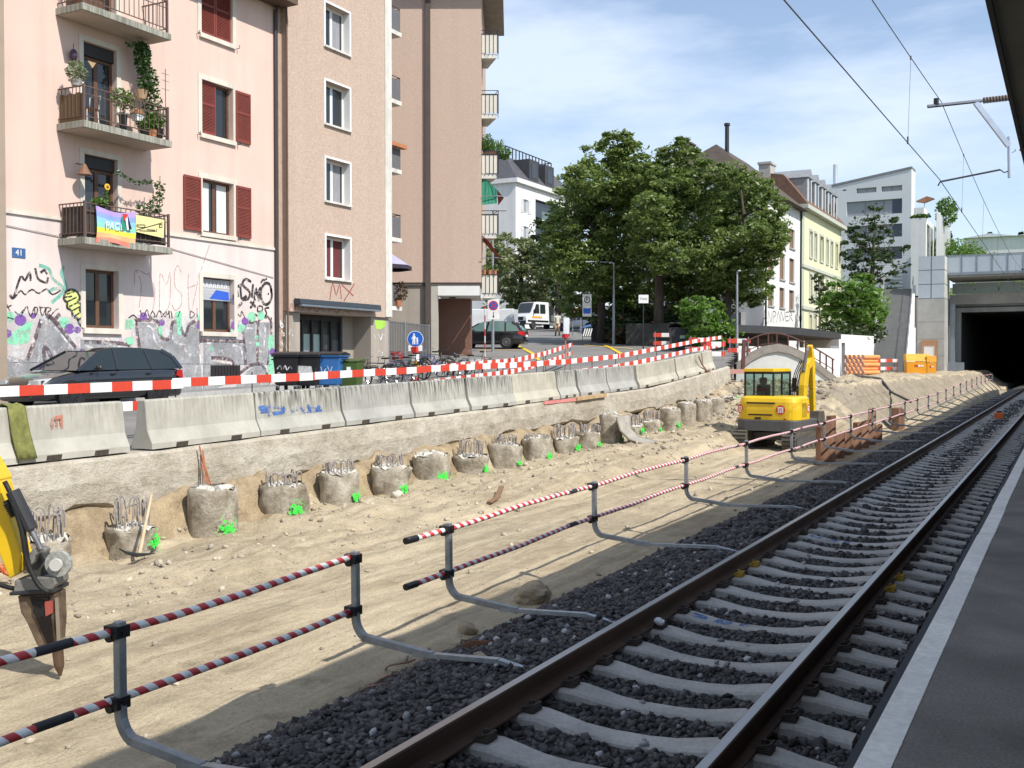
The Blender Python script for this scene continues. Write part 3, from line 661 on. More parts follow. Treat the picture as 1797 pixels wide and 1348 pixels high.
n = 16000; X = rng.uniform(-12.5, -5.3, n); Y = 2.5 + 44 * rng.uniform(0, 1, n) ** 1.3
keep = (X < -9.2) | (rng.uniform(0, 1, n) < 0.08); X, Y = X[keep], Y[keep]
R = 0.006 + 0.036 * rng.uniform(0, 1, len(X)) ** 12.0; R *= (1 + Y / 35)
RUBM = M('rubble', (0.37, 0.32, 0.25), 0.95, var=0.25, scale=6, island=0.35, bump=0.4, bscale=40)
stones('rubble', np.stack([X, Y, pit_h(X, Y)], 1), R, RUBM, sink=0.2)
n = 1500; X = rng.uniform(-13.0, -8.5, n); Y = rng.uniform(38, 50, n)
stones('excavated_rubble', np.stack([X, Y, pit_h(X, Y)], 1), 0.02 + 0.12 * rng.uniform(0, 1, n) ** 4, M('grey rubble', (0.30, 0.26, 0.20), 0.95, var=0.3, scale=3, island=0.4, bump=0.5, bscale=20), sink=0.3)
# ------------------------------------------------------------------ cap beam, barriers, piles
WALLM = dirt_mat('cap beam concrete', (0.50, 0.46, 0.385), (0.40, 0.355, 0.28), (0.33, 0.28, 0.21), 1.6, False)
def wall_top(y): return gxy(-12.95, y)
wl_t = thing('retaining_wall', 'rough pale concrete cap beam below the crash barriers along the pit', 'retaining wall', (-13, 20, 0))
mb = MB(); Y = np.arange(1, 44.2, 0.3); rows = []
for y in Y:
 zt = wall_top(y) - 0.005; zb = -0.12 + 0.026 * (y - 12)
 j = lambda k: 0.025 * float(vnoise(y * 2.1, k * 3.7, 61)) + 0.012 * float(vnoise(y * 7, k, 62))
 zb += 0.08 * float(vnoise(y * 1.3, 0.5, 63)) + 0.09 * float(vnoise(y * 3.3, 0.5, 64))
 rows.append([(-13.9, y, zt + 0.0), (-12.93 + j(0), y, zt + 0.5 * j(5)), (-12.86 + j(1), y, zt - 0.05), (-12.82 + j(2), y, (zt + zb) / 2), (-12.84 + j(3), y, zb + 0.03), (-12.95, y, zb - 0.05), (-13.3, y, zb - 0.2), (-13.35, y, -1.3)])
k = len(rows[0]); mb.v = [p for r in rows for p in r]
for i in range(len(rows) - 1):
 for q in range(k - 1): mb.f.append((i * k + q, i * k + q + 1, (i + 1) * k + q + 1, (i + 1) * k + q)); mb.m.append(0)
mb.build('beam', WALLM, wl_t, W=True)
BM = [barrier_mat('barrier concrete %s' % n, c, d, s, t) for n, c, d, s, t in (
 ('pale', (0.39, 0.375, 0.325), (0.15, 0.14, 0.11), 0.65, 0.7), ('streaked', (0.37, 0.36, 0.32), (0.06, 0.06, 0.05), 1.0, 1.2),
 ('grey', (0.33, 0.325, 0.30), (0.10, 0.10, 0.085), 0.8, 1.0), ('yellowish', (0.42, 0.395, 0.32), (0.15, 0.14, 0.10), 0.6, 0.9))]
BARR = [(-120, 12, 0), (15, 211, 0), (249, 440, 0), (442, 590, 1), (592, 711, 2), (713, 808, 1), (812, 891, 1), (893, 970, 3), (973, 1005, 1), (1008, 1058, 2), (1060, 1108, 2), (1111, 1178, 3), (1181, 1226, 3), (1229, 1246, 3)]
BLAB = ['pale concrete barrier cut by the left edge of the picture', 'pale concrete barrier with a green cloth hung over it and a red mark', 'clean pale concrete barrier just after the gap in the row', 'streaked concrete barrier sprayed with blue paint', 'smooth grey concrete barrier next after the blue sprayed one', 'stained grey concrete barrier behind the pile with the tall rebar crown', 'short concrete barrier with the dark streaked face and a dark foot', 'pale unstained concrete barrier left of the narrow dark one', 'narrow dark barrier end with a pink strip at its foot', 'dark weathered concrete barrier above a wooden board', 'grey barrier with pink ribbon along its top edge', 'longest far barrier, mossy yellow, behind the row of broken piles', 'mossy barrier second from the far end of the row', 'last barrier at the far end with a bent strap over it']
def barrier(i, u0, u1, mi, label):
 def Yof(u):
  p = onX(u, 720, -13.18); return p.y
 y0, y1 = Yof(u0), Yof(u1)
 if y0 < -1: y0 = -1
 L_ = y1 - y0; z0 = wall_top(y0) + 0.02; sl = (wall_top(y1) - wall_top(y0)) / L_
 P = [(0.24, 0.0), (0.24, 0.09), (0.135, 0.30), (0.082, 0.76), (0.062, 0.79), (-0.062, 0.79), (-0.082, 0.76), (-0.135, 0.30), (-0.24, 0.09), (-0.24, 0.0)]
 t = tag(bpy.data.objects.new('concrete_barrier', None), label, 'concrete barrier', 'concrete crash barriers on the cap beam')
 off = random.gauss(0, 0.012)
 mb = MB(); n = len(P); cuts = [0, 0.02, min(0.5, L_ * 0.22), min(0.76, L_ * 0.35), L_ - min(0.76, L_ * 0.35), L_ - min(0.5, L_ * 0.22), L_ - 0.02, L_]
 notch = [False, False, True, False, True, False, False]
 vs = []
 for q, y in enumerate(cuts):
  sc = 0.985 if q in (0, len(cuts) - 1) else 1.0
  vs += [(x * sc, y, (z if z > 0 else 0.0) * (0.99 if sc < 1 else 1) + sl * y) for x, z in P]
 mb.v = vs
 for q in range(len(cuts) - 1):
  for r in range(n - 1): mb.f.append((q * n + r, q * n + r + 1, (q + 1) * n + r + 1, (q + 1) * n + r)); mb.m.append(0)
  if notch[q]:
   y0_, y1_ = cuts[q], cuts[q + 1]                       # pocket is not cut: its shade is painted as a dark block
 mb.f += [tuple(range(n - 1, -1, -1)), tuple((len(cuts) - 1) * n + r for r in range(n))]; mb.m += [0, 0]
 COL.objects.link(t); t.location = (-13.18 + off, y0, z0); ROOT[t.name] = Matrix.Translation(Vector((-13.18 + off, y0, z0)))
 body = mb.build('body', BM[mi], t, bevel=0.012)
 for q in range(len(cuts) - 1):
  if notch[q]:
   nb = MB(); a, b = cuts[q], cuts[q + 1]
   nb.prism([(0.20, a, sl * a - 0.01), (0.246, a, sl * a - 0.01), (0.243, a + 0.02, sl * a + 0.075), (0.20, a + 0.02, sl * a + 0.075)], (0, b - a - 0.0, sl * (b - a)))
   nb.build('pocket_shade', M('painted pocket shade', (0.05, 0.04, 0.03), 0.95, var=0.3, scale=20), body)
 return t, y0, y1, z0, sl
BOBJ = []
for i, ((u0, u1, mi), lab) in enumerate(zip(BARR, BLAB)): BOBJ.append(barrier(i, u0, u1, mi, lab))
def face_pt(u, v):                                                # upper face of the barriers
 p = onX(u, v, -13.18 + 0.105); return p + Vector((0.008, 0, 0))
def sprayed(i, strokes, w, matr, name='sprayed_paint'):
 mb = MB()
 for s_ in strokes: mb.stroke([face_pt(u, v) for u, v in s_], w, (1, 0, 0.12))
 mb.build(name, matr, BOBJ[i][0], W=True)
SPB = M('faded blue spray', (0.06, 0.14, 0.38), 0.9, var=0.5, scale=12); worn(SPB, .42, .58, 7); worn(M('faded red spray', (0.45, 0.17, 0.12), 0.9, var=0.3, scale=15), .42, .6, 8)
sprayed(3, [[(455, 716), (478, 713), (497, 716), (495, 724), (478, 726), (466, 730), (468, 737), (485, 738), (503, 735)], [(458, 722), (475, 720)], [(512, 722), (520, 718)]], 0.075, SPB)
sprayed(3, [[(527, 716), (545, 727), (560, 714)], [(528, 732), (548, 718), (568, 726)], [(535, 737), (552, 727), (562, 735)], [(532, 722), (563, 719)], [(540, 712), (556, 738)]], 0.085, SPB)
sprayed(1, [[(90, 733), (92, 752)], [(98, 732), (100, 751)], [(107, 731), (108, 750)], [(90, 734), (109, 731)]], 0.05, M('faded red spray', (0.45, 0.17, 0.12), 0.9, var=0.3, scale=15))
bt, by0, by1, bz, bsl = BOBJ[1]; cy = onX(28, 760, -13.05).y; cz_ = bz + bsl * (cy - by0); mb = MB()
prof_ = [(-0.30, 0.30), (-0.155, 0.52), (-0.10, 0.79), (0.0, 0.822), (0.10, 0.79), (0.125, 0.60), (0.155, 0.40), (0.215, 0.20), (0.262, 0.06)]
vs = []
for q, (x, z) in enumerate(prof_):
 for r in range(9):
  w = -0.20 + 0.40 * r / 8; vs.append((-13.18 + x + 0.012 * math.sin(r * 1.9 + q), cy + w * (0.75 + 0.05 * math.sin(q)) + 0.03 * q * 0.3, cz_ + z + 0.012 * math.cos(r * 2.1)))
mb.add(vs, [(q * 9 + r, q * 9 + r + 1, (q + 1) * 9 + r + 1, (q + 1) * 9 + r) for q in range(len(prof_) - 1) for r in range(8)])
cl_ = mb.build('cloth', M('olive cloth', (0.16, 0.165, 0.05), 0.95, var=0.3, scale=12, bump=0.4, bscale=30), smooth=True)
tag(cl_, 'olive green cloth draped over the second barrier from the left', 'cloth'); sd = cl_.modifiers.new('thick', 'SOLIDIFY'); sd.thickness = 0.02
mb = MB(); P = [(-12.86, onX(u, v, -12.86).y, onX(u, v, -12.86).z) for u, v in ((1000, 702), (1022, 699))]
p, q = Vector(P[0]), Vector(P[1]); mb.obox((p + q) / 2 + Vector((0, 1.0, 0.03)), (q - p).normalized() * 1.1, Vector((0.10, 0, 0)), Vector((0, 0, 0.05)))
tag(mb.build('board', WOOD, bevel=0.005), 'raw wooden board lying at the foot of the dark far barriers', 'board')
mb = MB(); p, q = onX(982, 705, -12.84), onX(1022, 700, -12.84); mb.bar(p + Vector((0, -1.0, 0)), q, 0.03, 0.09)
tag(mb.build('ribbon', M('pink ribbon', (0.6, 0.22, 0.2), 0.7)), 'faded pink ribbon along the top of the cap beam beside a board', 'ribbon')
mb = MB(); P = [onX(u, v, -12.92) for u, v in ((1226, 625), (1232, 640), (1240, 650), (1250, 655), (1262, 655), (1275, 653))]; mb.tube(P, 0.03, 6)
tag(mb.build('strap', M('reddish strap', (0.35, 0.16, 0.12), 0.8)), 'dark red strap hanging bent over the last barrier', 'strap')
def pile_mat():
 m, nt, b, N, L = _mat('pile concrete'); b.inputs['Roughness'].default_value = 0.95; b.inputs['Specular IOR Level'].default_value = 0.15
 geo = N('ShaderNodeNewGeometry'); n = N('ShaderNodeTexNoise'); n.inputs['Scale'].default_value = 3.2; n.inputs['Detail'].default_value = 9; n.inputs['Roughness'].default_value = 0.7; L(geo.outputs['Position'], n.inputs['Vector'])
 r = N('ShaderNodeValToRGB'); e = r.color_ramp.elements; e[0].position = 0.34; e[0].color = (0.20, 0.165, 0.115, 1); e[1].position = 0.66; e[1].color = (0.54, 0.49, 0.405, 1)
 L(n.outputs['Fac'], r.inputs[0]); L(r.outputs[0], b.inputs['Base Color'])
 n2 = N('ShaderNodeTexNoise'); n2.inputs['Scale'].default_value = 14; n2.inputs['Detail'].default_value = 7; n2.inputs['Roughness'].default_value = 0.75; L(geo.outputs['Position'], n2.inputs['Vector'])
 bp = N('ShaderNodeBump'); bp.inputs['Strength'].default_value = 0.9; bp.inputs['Distance'].default_value = 0.05; L(n2.outputs['Fac'], bp.inputs['Height']); L(bp.outputs[0], b.inputs['Normal']); return m
PILEM = pile_mat(); PILETOP = M('broken pile top', (0.50, 0.475, 0.42), 0.95, var=0.25, scale=9, bump=0.9, bscale=25)
REB = M('dusty rebar', (0.31, 0.28, 0.255), 0.8, 0.2, var=0.3, scale=25)
GREEN = M('bright green spray', (0.07, 0.72, 0.08), 0.8, var=0.12, scale=10); worn(GREEN, .40, .5, 14)
PX = -12.2
PILES = [  # centre u, width px, top v, base v, rebar top v (0 none), green (u,v,r) or None, words
 (84, 78, 945, 1000, 888, None, 'pile with tall bent rebar standing behind the breaker arm'),
 (233, 84, 925, 972, 868, (266, 948, 12), 'pile with tall rebar loops behind the leaning pickaxe'),
 (374, 86, 858, 934, 0, (396, 921, 13), 'smooth round pile with rusty bars standing behind it and a big green spot'),
 (497, 80, 851, 908, 826, (518, 891, 12), 'pile second right of the leaning rusty bars, green spot at its foot'),
 (595, 72, 828, 884, 807, (622, 873, 11), 'rough pile with a rebar crown and long green streak'),
 (685, 68, 818, 868, 797, (706, 855, 9), 'flat topped pile behind a pale broken stone'),
 (756, 63, 797, 850, 0, (774, 838, 12), 'dark rough pile without rebar, large green spot'),
 (828, 58, 800, 835, 769, (850, 822, 7), 'low pile with a tall dense rebar crown'),
 (887, 55, 780, 824, 762, (908, 811, 5), 'pile between two rebar crowned piles with a faint green edge'),
 (943, 53, 770, 810, 762, (962, 799, 7), 'blocky pile with little rebar, left of the taller crowned one'),
 (993, 48, 768, 796, 742, (1012, 784, 7), 'low pile with a bushy rebar crown next to the slumped slab'),
 (1033, 43, 759, 786, 742, (1050, 778, 5), 'pile half hidden by the tall slumped grey pile'),
 (1072, 40, 727, 772, 0, (1092, 768, 6), 'tall grey pile with a slumped concrete slab before it'),
 (1110, 38, 745, 767, 725, (1125, 755, 6), 'low pile with a rebar crown just right of the slumped slab'),
 (1143, 38, 738, 758, 719, (1157, 753, 4), 'low pile with rebar crown, second right of the slumped slab'),
 (1175, 37, 717, 752, 0, (1188, 745, 5), 'first of the taller far piles without rebar'),
 (1205, 32, 708, 742, 0, None, 'bulging far pile between two taller ones'),
 (1233, 32, 703, 737, 0, None, 'square looking far pile near the excavated bank'),
 (1257, 24, 700, 734, 0, None, 'slim pale far pile next to the last two'),
 (1279, 28, 697, 728, 0, (1301, 718, 4), 'last pile in the row just left of the yellow excavator')]
for i, (u, w, vt, vb, vr, grn, words) in enumerate(PILES):
 c = onX(u, vb, PX); D = (c - EYE).dot(FWD); r = min(0.44, max(0.30, 0.5 * w / FPX * D))
 zt = CZ - (vt - 635) / FPX * D; zb = float(pit_h(PX, c.y)) - 0.3
 t = thing('concrete_pile', words, 'pile', (PX, c.y, zb), group='broken pile heads along the wall')
 nseg = 30; zs = [0, 0.3, 0.5, 0.7, 0.85, 0.95, 1.0]; mb = MB(); vs = []
 sdx = i * 7.3; lump = 0.03 if i == 2 else 0.12
 for zi, q in enumerate(zs):
  for j in range(nseg):
   a = 2 * math.pi * j / nseg
   rr = r * (1 + lump * float(vnoise(math.cos(a) * 1.6 + sdx, q * 2.2 + math.sin(a) * 1.6, 71)) + lump * 0.8 * float(vnoise(math.cos(a) * 4 + sdx, q * 5 + math.sin(a) * 4, 72)))
   if zi == len(zs) - 1: rr *= 0.90
   zj = zb + (zt - zb) * q + (0.05 * float(vnoise(a * 1.5 + sdx, 3, 73)) if q > 0.8 else 0)
   vs.append((PX + rr * math.cos(a), c.y + rr * math.sin(a), zj))
 mb.add(vs, [(zi * nseg + j, zi * nseg + (j + 1) % nseg, (zi + 1) * nseg + (j + 1) % nseg, (zi + 1) * nseg + j) for zi in range(len(zs) - 1) for j in range(nseg)])
 mb.build('pile_shaft', PILEM, t, W=True, smooth=True)
 tp = MB(); rings = [0.92, 0.6, 0.3]; vs = []
 for q, rg in enumerate(rings):
  for j in range(nseg):
   a = 2 * math.pi * j / nseg; vs.append((PX + r * rg * math.cos(a), c.y + r * rg * math.sin(a), zt - 0.03 + 0.03 * q + 0.055 * float(vnoise(j * 0.9 + sdx, q * 2, 74)) + 0.04 * float(vnoise(j * 2.3, q + sdx, 75))))
 vs.append((PX, c.y, zt + 0.03)); L_ = len(vs) - 1
 tp.add(vs, [(q * nseg + j, q * nseg + (j + 1) % nseg, (q + 1) * nseg + (j + 1) % nseg, (q + 1) * nseg + j) for q in range(2) for j in range(nseg)] + [(2 * nseg + j, 2 * nseg + (j + 1) % nseg, L_) for j in range(nseg)])
 tp.build('broken_top', PILETOP, t, W=True)
 rt = CZ - (vr - 635) / FPX * D if vr else zt + 0.07
 hh = max(0.06, rt - zt); rb = MB(); nb_ = 13 if vr else 7; rr0 = r * (0.66 if hh > 0.15 else 0.78)
 for j in range(nb_):
  a = 2 * math.pi * j / nb_ + 0.2; x0, y0 = PX + rr0 * math.cos(a), c.y + rr0 * math.sin(a); h2 = hh * random.uniform(0.72, 1.0)
  lean = random.gauss(0, 0.02); bx, by = 0.11 * math.cos(a + 1.6 + random.gauss(0, .5)), 0.11 * math.sin(a + 1.6 + random.gauss(0, .5))
  P = [(x0, y0, zt - 0.05), (x0 + lean, y0 + lean, zt + h2 * 0.75)]
  if vr:
   for q in range(1, 5): P.append((x0 + lean + bx * (1 - math.cos(q * 0.75)) * 0.5, y0 + lean + by * (1 - math.cos(q * 0.75)) * 0.5, zt + h2 * 0.75 + h2 * 0.25 * math.sin(q * 0.75)))
   P.append((x0 + lean + bx, y0 + lean + by, zt + h2 * random.uniform(0.15, 0.5)))
  rb.tube(P, 0.014 if D < 25 else 0.017, 5)
 kind(rb.build('rebar_crown', REB, t, W=True), 'stuff')
 if grn:                                                     # spray paint on the shaft: blobs hugging the surface
  gu, gv_, gr = grn; gb = MB(); gm = onX(gu, gv_, PX + r * 0.8)
  az = math.atan2(gm.y - c.y, gm.x - PX); rw = gr / FPX * D
  f = max(-0.93, min(0.93, (gu - u) / (w / 2))); view = math.atan2(-c.y, -PX); az = view + math.asin(f)
  gz = CZ - (gv_ - 635) / FPX * D
  for q in range(78):
   k2 = 0.34 if q < 24 else 0.85; da, dz = random.gauss(0, k2) * rw / r, random.gauss(0, k2) * rw; s_ = rw * (random.uniform(0.2, 0.42) if q < 24 else random.uniform(0.04, 0.13))
   a = az + da; e = Vector((math.cos(a), math.sin(a), 0)); tn = Vector((-math.sin(a), math.cos(a), 0)); z = max(gz + dz, float(pit_h(PX + 0.4, c.y)) + 0.02)
   rad = r * 1.12 + 0.0015 * q; k_ = 7; pts = []
   for w_ in range(k_):
    th = 2 * math.pi * w_ / k_; s2 = s_ * random.uniform(0.7, 1.25)
    pts.append(Vector((PX, c.y, 0)) + e * (rad - 0.35 * (math.cos(th) * s2) ** 2 / r) + tn * (math.cos(th) * s2) + Vector((0, 0, z + math.sin(th) * s2)))
   gb.poly(pts)
  kind(gb.build('green_spray', GREEN, t, W=True), 'stuff')
c = onX(1072, 770, PX); mb = MB(); vs = []
pl = [(PX + 0.42, c.y - 0.5, 0.35), (PX + 0.50, c.y - 0.45, -0.05), (PX + 0.75, c.y - 0.35, -0.28), (PX + 1.25, c.y - 0.1, -0.42), (PX + 1.7, c.y + 0.2, -0.47)]
for q, (x, y, z) in enumerate(pl):
 for r_ in range(6): vs.append((x + 0.05 * math.sin(r_ * 1.7 + q), y + r_ * 0.19 - q * 0.06, z + float(pit_h(PX + 1, c.y)) + 0.45 + 0.02 * math.sin(r_ * 2 + q * 1.3)))
mb.add(vs, [(q * 6 + r_, (q + 1) * 6 + r_, (q + 1) * 6 + r_ + 1, q * 6 + r_ + 1) for q in range(4) for r_ in range(5)])
o = mb.build('slumped_slab', M('wet grey concrete', (0.30, 0.275, 0.235), 0.9, var=0.25, scale=3, bump=0.4), smooth=True); tag(o, 'thin slumped tongue of grey concrete in front of the tallest far pile', 'concrete slab'); sd = o.modifiers.new('thick', 'SOLIDIFY'); sd.thickness = 0.07
hp = onZ(262, 870, -0.2)
p0, p1 = onX(245, 972, -11.55), onX(266, 868, -11.8)
t = thing('pickaxe', 'pickaxe with a pale wooden handle leaning on the second pile', 'pickaxe', p0)
MB().tube([p0, p0.lerp(p1, 0.5), p1], [0.026, 0.021, 0.018], 8).build('handle', M('pale wood', (0.55, 0.42, 0.27), 0.7, var=0.15, scale=10), t, W=True)
hd = MB(); A = [onX(u, v, -11.5) for u, v in ((209, 963), (222, 970), (240, 974), (256, 973), (272, 971))]
hd.tube(A, [0.008, 0.02, 0.032, 0.02, 0.006], 6); hd.build('head', DARKSTEEL, t, W=True)
t = thing('steel_bars', 'bundle of thin rusty bars leaning against the cap beam behind the smooth round pile', 'steel bars', onX(368, 858, -12.5))
for (a, b) in (((350, 782), (366, 850)), ((356, 790), (364, 850)), ((352, 800), (360, 848)), ((358, 810), (370, 850))):
 MB().tube([onX(a[0], a[1], -12.78), onX(b[0], b[1], -12.6)], 0.013, 5).build('bar', M('red brown steel', (0.33, 0.13, 0.07), 0.8, var=0.3), t, W=True)
mb = MB(); P = [gnd(u, v) + Vector((0, 0, 0.05)) for u, v in ((858, 888), (872, 879), (880, 866))]; P[2].z += 0.08
for p, q in zip(P[:-1], P[1:]): mb.bar(p, q, 0.10, 0.03)
tag(mb.build('wood_scrap', M('old bark', (0.20, 0.12, 0.07), 0.9)), 'dark curved scrap of wood lying on the dirt behind the safety rail', 'scrap')
SHM = M('rusty sheet pile', (0.17, 0.075, 0.04), 0.8, 0.15, var=0.4, scale=2.5, col2=(0.34, 0.19, 0.12), bump=0.3, bscale=25, stretch=(1, 1, 0.4))
t = thing('sheet_pile_wall', 'short row of rusty corrugated sheet piles beside the safety rail', 'sheet pile wall', (-5.75, 33, -0.7))
ends = [(1437, 742), (1463, 728), (1472, 752), (1483, 756), (1500, 752), (1514, 722), (1521, 744), (1530, 755)]
yy = np.linspace(29.6, 39.5, 15)
hts = [1.0, 1.15, 1.18, 0.72, 0.62, 0.56, 0.62, 0.66, 0.78, 0.88, 0.72, 1.22, 0.8, 0.55, 0.4]
xb = -6.05
for i in range(14):
 y0, y1 = yy[i], yy[i + 1]; s_ = 1 if i % 2 else -1; mb = MB()
 xo, xi = xb + 0.16 * s_, xb; L_ = y1 - y0; P = [(xi, y0), (xo, y0 + 0.25 * L_), (xo, y1 - 0.25 * L_), (xi, y1)]
 z0, z1 = -1.3, -0.72 + hts[i] + random.gauss(0, 0.03)
 for (a, b) in zip(P[:-1], P[1:]):
  mb.box8([(a[0], a[1], z0), (b[0], b[1], z0), (b[0] - 0.014, b[1], z0), (a[0] - 0.014, a[1], z0), (a[0], a[1], z1), (b[0], b[1], z1), (b[0] - 0.014, b[1], z1), (a[0] - 0.014, a[1], z1)])
 mb.build('sheet_pile', SHM, t, W=True)
p = onZ(1655, 0, 0) if False else None
mb = MB(); a_ = Vector((-6.3, 48.5, -0.1))
mb.box(-6.5, -6.2, 45.6, 46.6, -0.8, 0.15); mb.box(-6.45, -6.25, 47.1, 47.8, -0.8, 0.05)
tag(mb.build('sheet_pile', SHM), 'single pale rusty sheet pile stub farther along the safety rail', 'sheet pile')
mb = MB(); P = []
for i in range(14):
 f = i / 13; p = onD(1500 + 98 * f, 657 + 48 * f, 60 - 14 * f); x, y = p.x, p.y; P.append((x, y, max(p.z, float(pit_h(x, y)) + 0.05)))
mb.tube(P, 0.06, 6)
tag(mb.build('black_hose', BLACK, smooth=True), 'black hose running down the bank from the orange pipes', 'hose')
# ------------------------------------------------------------------ helpers for buildings
def pane_unit(parent, fr, u0, u1, z0, z1, depth, fm, gm=None, n=0.0, leaves=2, fw=0.07, sill=None, sillm=None, curtain=None, name='window', transom=None, over=0.10, W=True):
 """window set at the back of a reveal: frame (part) with panes (sub-parts) and a projecting sill"""
 b = n - depth; mb = MB()
 fr.box(mb, u0, u1, z1 - fw, z1, b, b + 0.06); fr.box(mb, u0, u1, z0, z0 + fw, b, b + 0.06)
 fr.box(mb, u0, u0 + fw, z0 + fw, z1 - fw, b, b + 0.06); fr.box(mb, u1 - fw, u1, z0 + fw, z1 - fw, b, b + 0.06)
 for k in range(1, leaves):
  c = u0 + (u1 - u0) * k / leaves; fr.box(mb, c - fw * 0.75, c + fw * 0.75, z0 + fw, z1 - fw, b, b + 0.055)
 if transom: fr.box(mb, u0 + fw, u1 - fw, transom - 0.03, transom + 0.03, b, b + 0.05)
 w = mb.build(name, fm, parent, W=W)
 for k in range(leaves):
  a, c = u0 + (u1 - u0) * k / leaves, u0 + (u1 - u0) * (k + 1) / leaves; m2 = MB()
  fr.box(m2, a + fw * 0.6, c - fw * 0.6, z0 + fw * 0.7, z1 - fw * 0.7, b + 0.012, b + 0.024)
  m2.build('pane', gm or GLASS, w, W=W)
 if curtain:
  for (a, c) in curtain[1]:
   m3 = MB(); k = 9; vs = []
   for q in range(k + 1):
    uu = a + (c - a) * q / k; vs += [fr.p(uu, z0 + fw, b + 0.026 + 0.012 * (q % 2)), fr.p(uu, z1 - fw, b + 0.026 + 0.012 * (q % 2))]
   m3.add(vs, [(2 * q, 2 * q + 2, 2 * q + 3, 2 * q + 1) for q in range(k)]); m3.build('curtain', curtain[0], w, W=W)
 if sill:
  m4 = MB(); fr.box(m4, u0 - over, u1 + over, z0 - sill, z0 - 0.002, n - depth * 0.6, n + 0.09); m4.build('sill', sillm or fm, w, W=W)
 return w
def shutter(parent, fr, u0, u1, z0, z1, n, mat, split=0.42):
 """louvred shutter leaf: frame as part, slats geometry joined as one sub-part"""
 mb = MB(); w = 0.055
 for a, b in ((u0, u0 + w), (u1 - w, u1)): fr.box(mb, a, b, z0, z1, n, n + 0.035)
 zs = z0 + (z1 - z0) * (1 - split)
 for a, b in ((z0, z0 + 0.10), (z1 - 0.08, z1), (zs - 0.035, zs + 0.035)): fr.box(mb, u0 + w, u1 - w, a, b, n, n + 0.034)
 s = mb.build('shutter', mat, parent, W=True)
 sl = MB()
 for a, b in ((z0 + 0.10, zs - 0.035), (zs + 0.035, z1 - 0.08)):
  k = max(3, int((b - a) / 0.045))
  for q in range(k):
   z = a + (b - a) * (q + 0.5) / k
   sl.box8([fr.p(u0 + w, z - 0.018, n + 0.024), fr.p(u1 - w, z - 0.018, n + 0.024), fr.p(u1 - w, z - 0.010, n + 0.030), fr.p(u0 + w, z - 0.010, n + 0.030), fr.p(u0 + w, z + 0.012, n + 0.004), fr.p(u1 - w, z + 0.012, n + 0.004), fr.p(u1 - w, z + 0.018, n + 0.010), fr.p(u0 + w, z + 0.018, n + 0.010)])
 kind(sl.build('louvres', mat, s, W=True), 'stuff')
 return s
def shell(mb, fr, u0, u1, z0, z1, depth, n=0.0, top=True):
 """sides, back and top of a building body behind its front"""
 A = [fr.p(u0, z0, n), fr.p(u1, z0, n), fr.p(u1, z0, n - depth), fr.p(u0, z0, n - depth)]; B = [p + UP * (z1 - z0) for p in A]
 mb.poly([A[1], A[2], B[2], B[1]]); mb.poly([A[2], A[3], B[3], B[2]]); mb.poly([A[3], A[0], B[0], B[3]])
 if top: mb.poly(B)
def leaves_np(n, centre, rad, size, hollow=0.0, squash=1.0, spread=None):
 d = rng.normal(0, 1, (n, 3)); d /= np.linalg.norm(d, axis=1, keepdims=True)
 r = rng.uniform(hollow ** 3, 1, (n, 1)) ** (1 / 3)
 return np.asarray(centre) + d * r * np.asarray(rad)
def leaf_quads(P, size, up=0.3, aspect=0.55):
 n = len(P); a = rng.normal(0, 1, (n, 3)); a[:, 2] *= 0.6; a /= np.linalg.norm(a, axis=1, keepdims=True)
 b = rng.normal(0, 1, (n, 3)); b -= a * (a * b).sum(1, keepdims=True); b /= np.linalg.norm(b, axis=1, keepdims=True)
 s = size * rng.uniform(0.6, 1.4, (n, 1)); a = a * s; b = b * s * aspect
 V = np.stack([P - a, P + b * 0.9, P + a, P - b * 0.9], 1).reshape(-1, 3); F = np.arange(n * 4).reshape(n, 4); return V, F
def foliage(name, P, size, mat, parent, aspect=0.55, kd=None):
 V, F = leaf_quads(np.asarray(P, float), size, aspect=aspect); rm = rootm(parent)
 V = V - np.array(rm.translation[:]); return fast_mesh(name, V, F, mat, parent, kd)
LEAF_G = leafmat('balcony leaves', (0.07, 0.15, 0.02), (0.14, 0.24, 0.04)); LEAF_D = leafmat('climber leaves', (0.025, 0.075, 0.012), (0.07, 0.15, 0.03)); LEAF_S = leafmat('silvery leaves', (0.18, 0.22, 0.12), (0.28, 0.31, 0.18))
# ------------------------------------------------------------------ pink house
PXX = -24.5; PF = Fr((PXX, 0, 0), (0, 1, 0), (1, 0, 0))
PINK = M('pink plaster', (0.66, 0.49, 0.415), 0.9, var=0.05, scale=0.6, bump=0.15, bscale=60, fine=0.03, detail=8, streak=0.10)
PALEP = M('pale lower plaster', (0.68, 0.58, 0.545), 0.9, var=0.06, scale=0.7, bump=0.15, bscale=60, fine=0.03, detail=8, streak=0.14)
STUC = M('window surround', (0.64, 0.59, 0.51), 0.9, var=0.07, scale=2, streak=0.2)
SHUT = M('oxblood shutter', (0.20, 0.045, 0.033), 0.6, var=0.12, scale=3)
BROWNF = M('brown window frame', (0.12, 0.06, 0.035), 0.5, var=0.2, scale=6)
pink = thing('pink_apartment_house', 'pink plastered apartment house with dark red shutters and graffiti along its base', 'house', (PXX, 23, 0.9))
D0, D1 = 20.62, 21.78; C0, C1 = 25.17, 26.58; Ytop = 14.35
lowh = [(D0, D1, 3.02, 4.68), (C0, C1, 3.03, 4.77), (D0, D1, 5.42, 6.2)]
upph = [(D0, D1, 5.0, 7.9), (D0, D1, 8.58, 11.05), (D0, D1, 11.7, 14.15), (C0, C1, 6.2, 7.92), (C0, C1, 9.33, 11.05), (C0, C1, 12.5, 14.22)]
mb = MB(); facade(mb, PF, 18.02, 28.74, 0.2, 5.93, lowh, 0.26); mb.build('lower_wall', PALEP, pink, W=True)
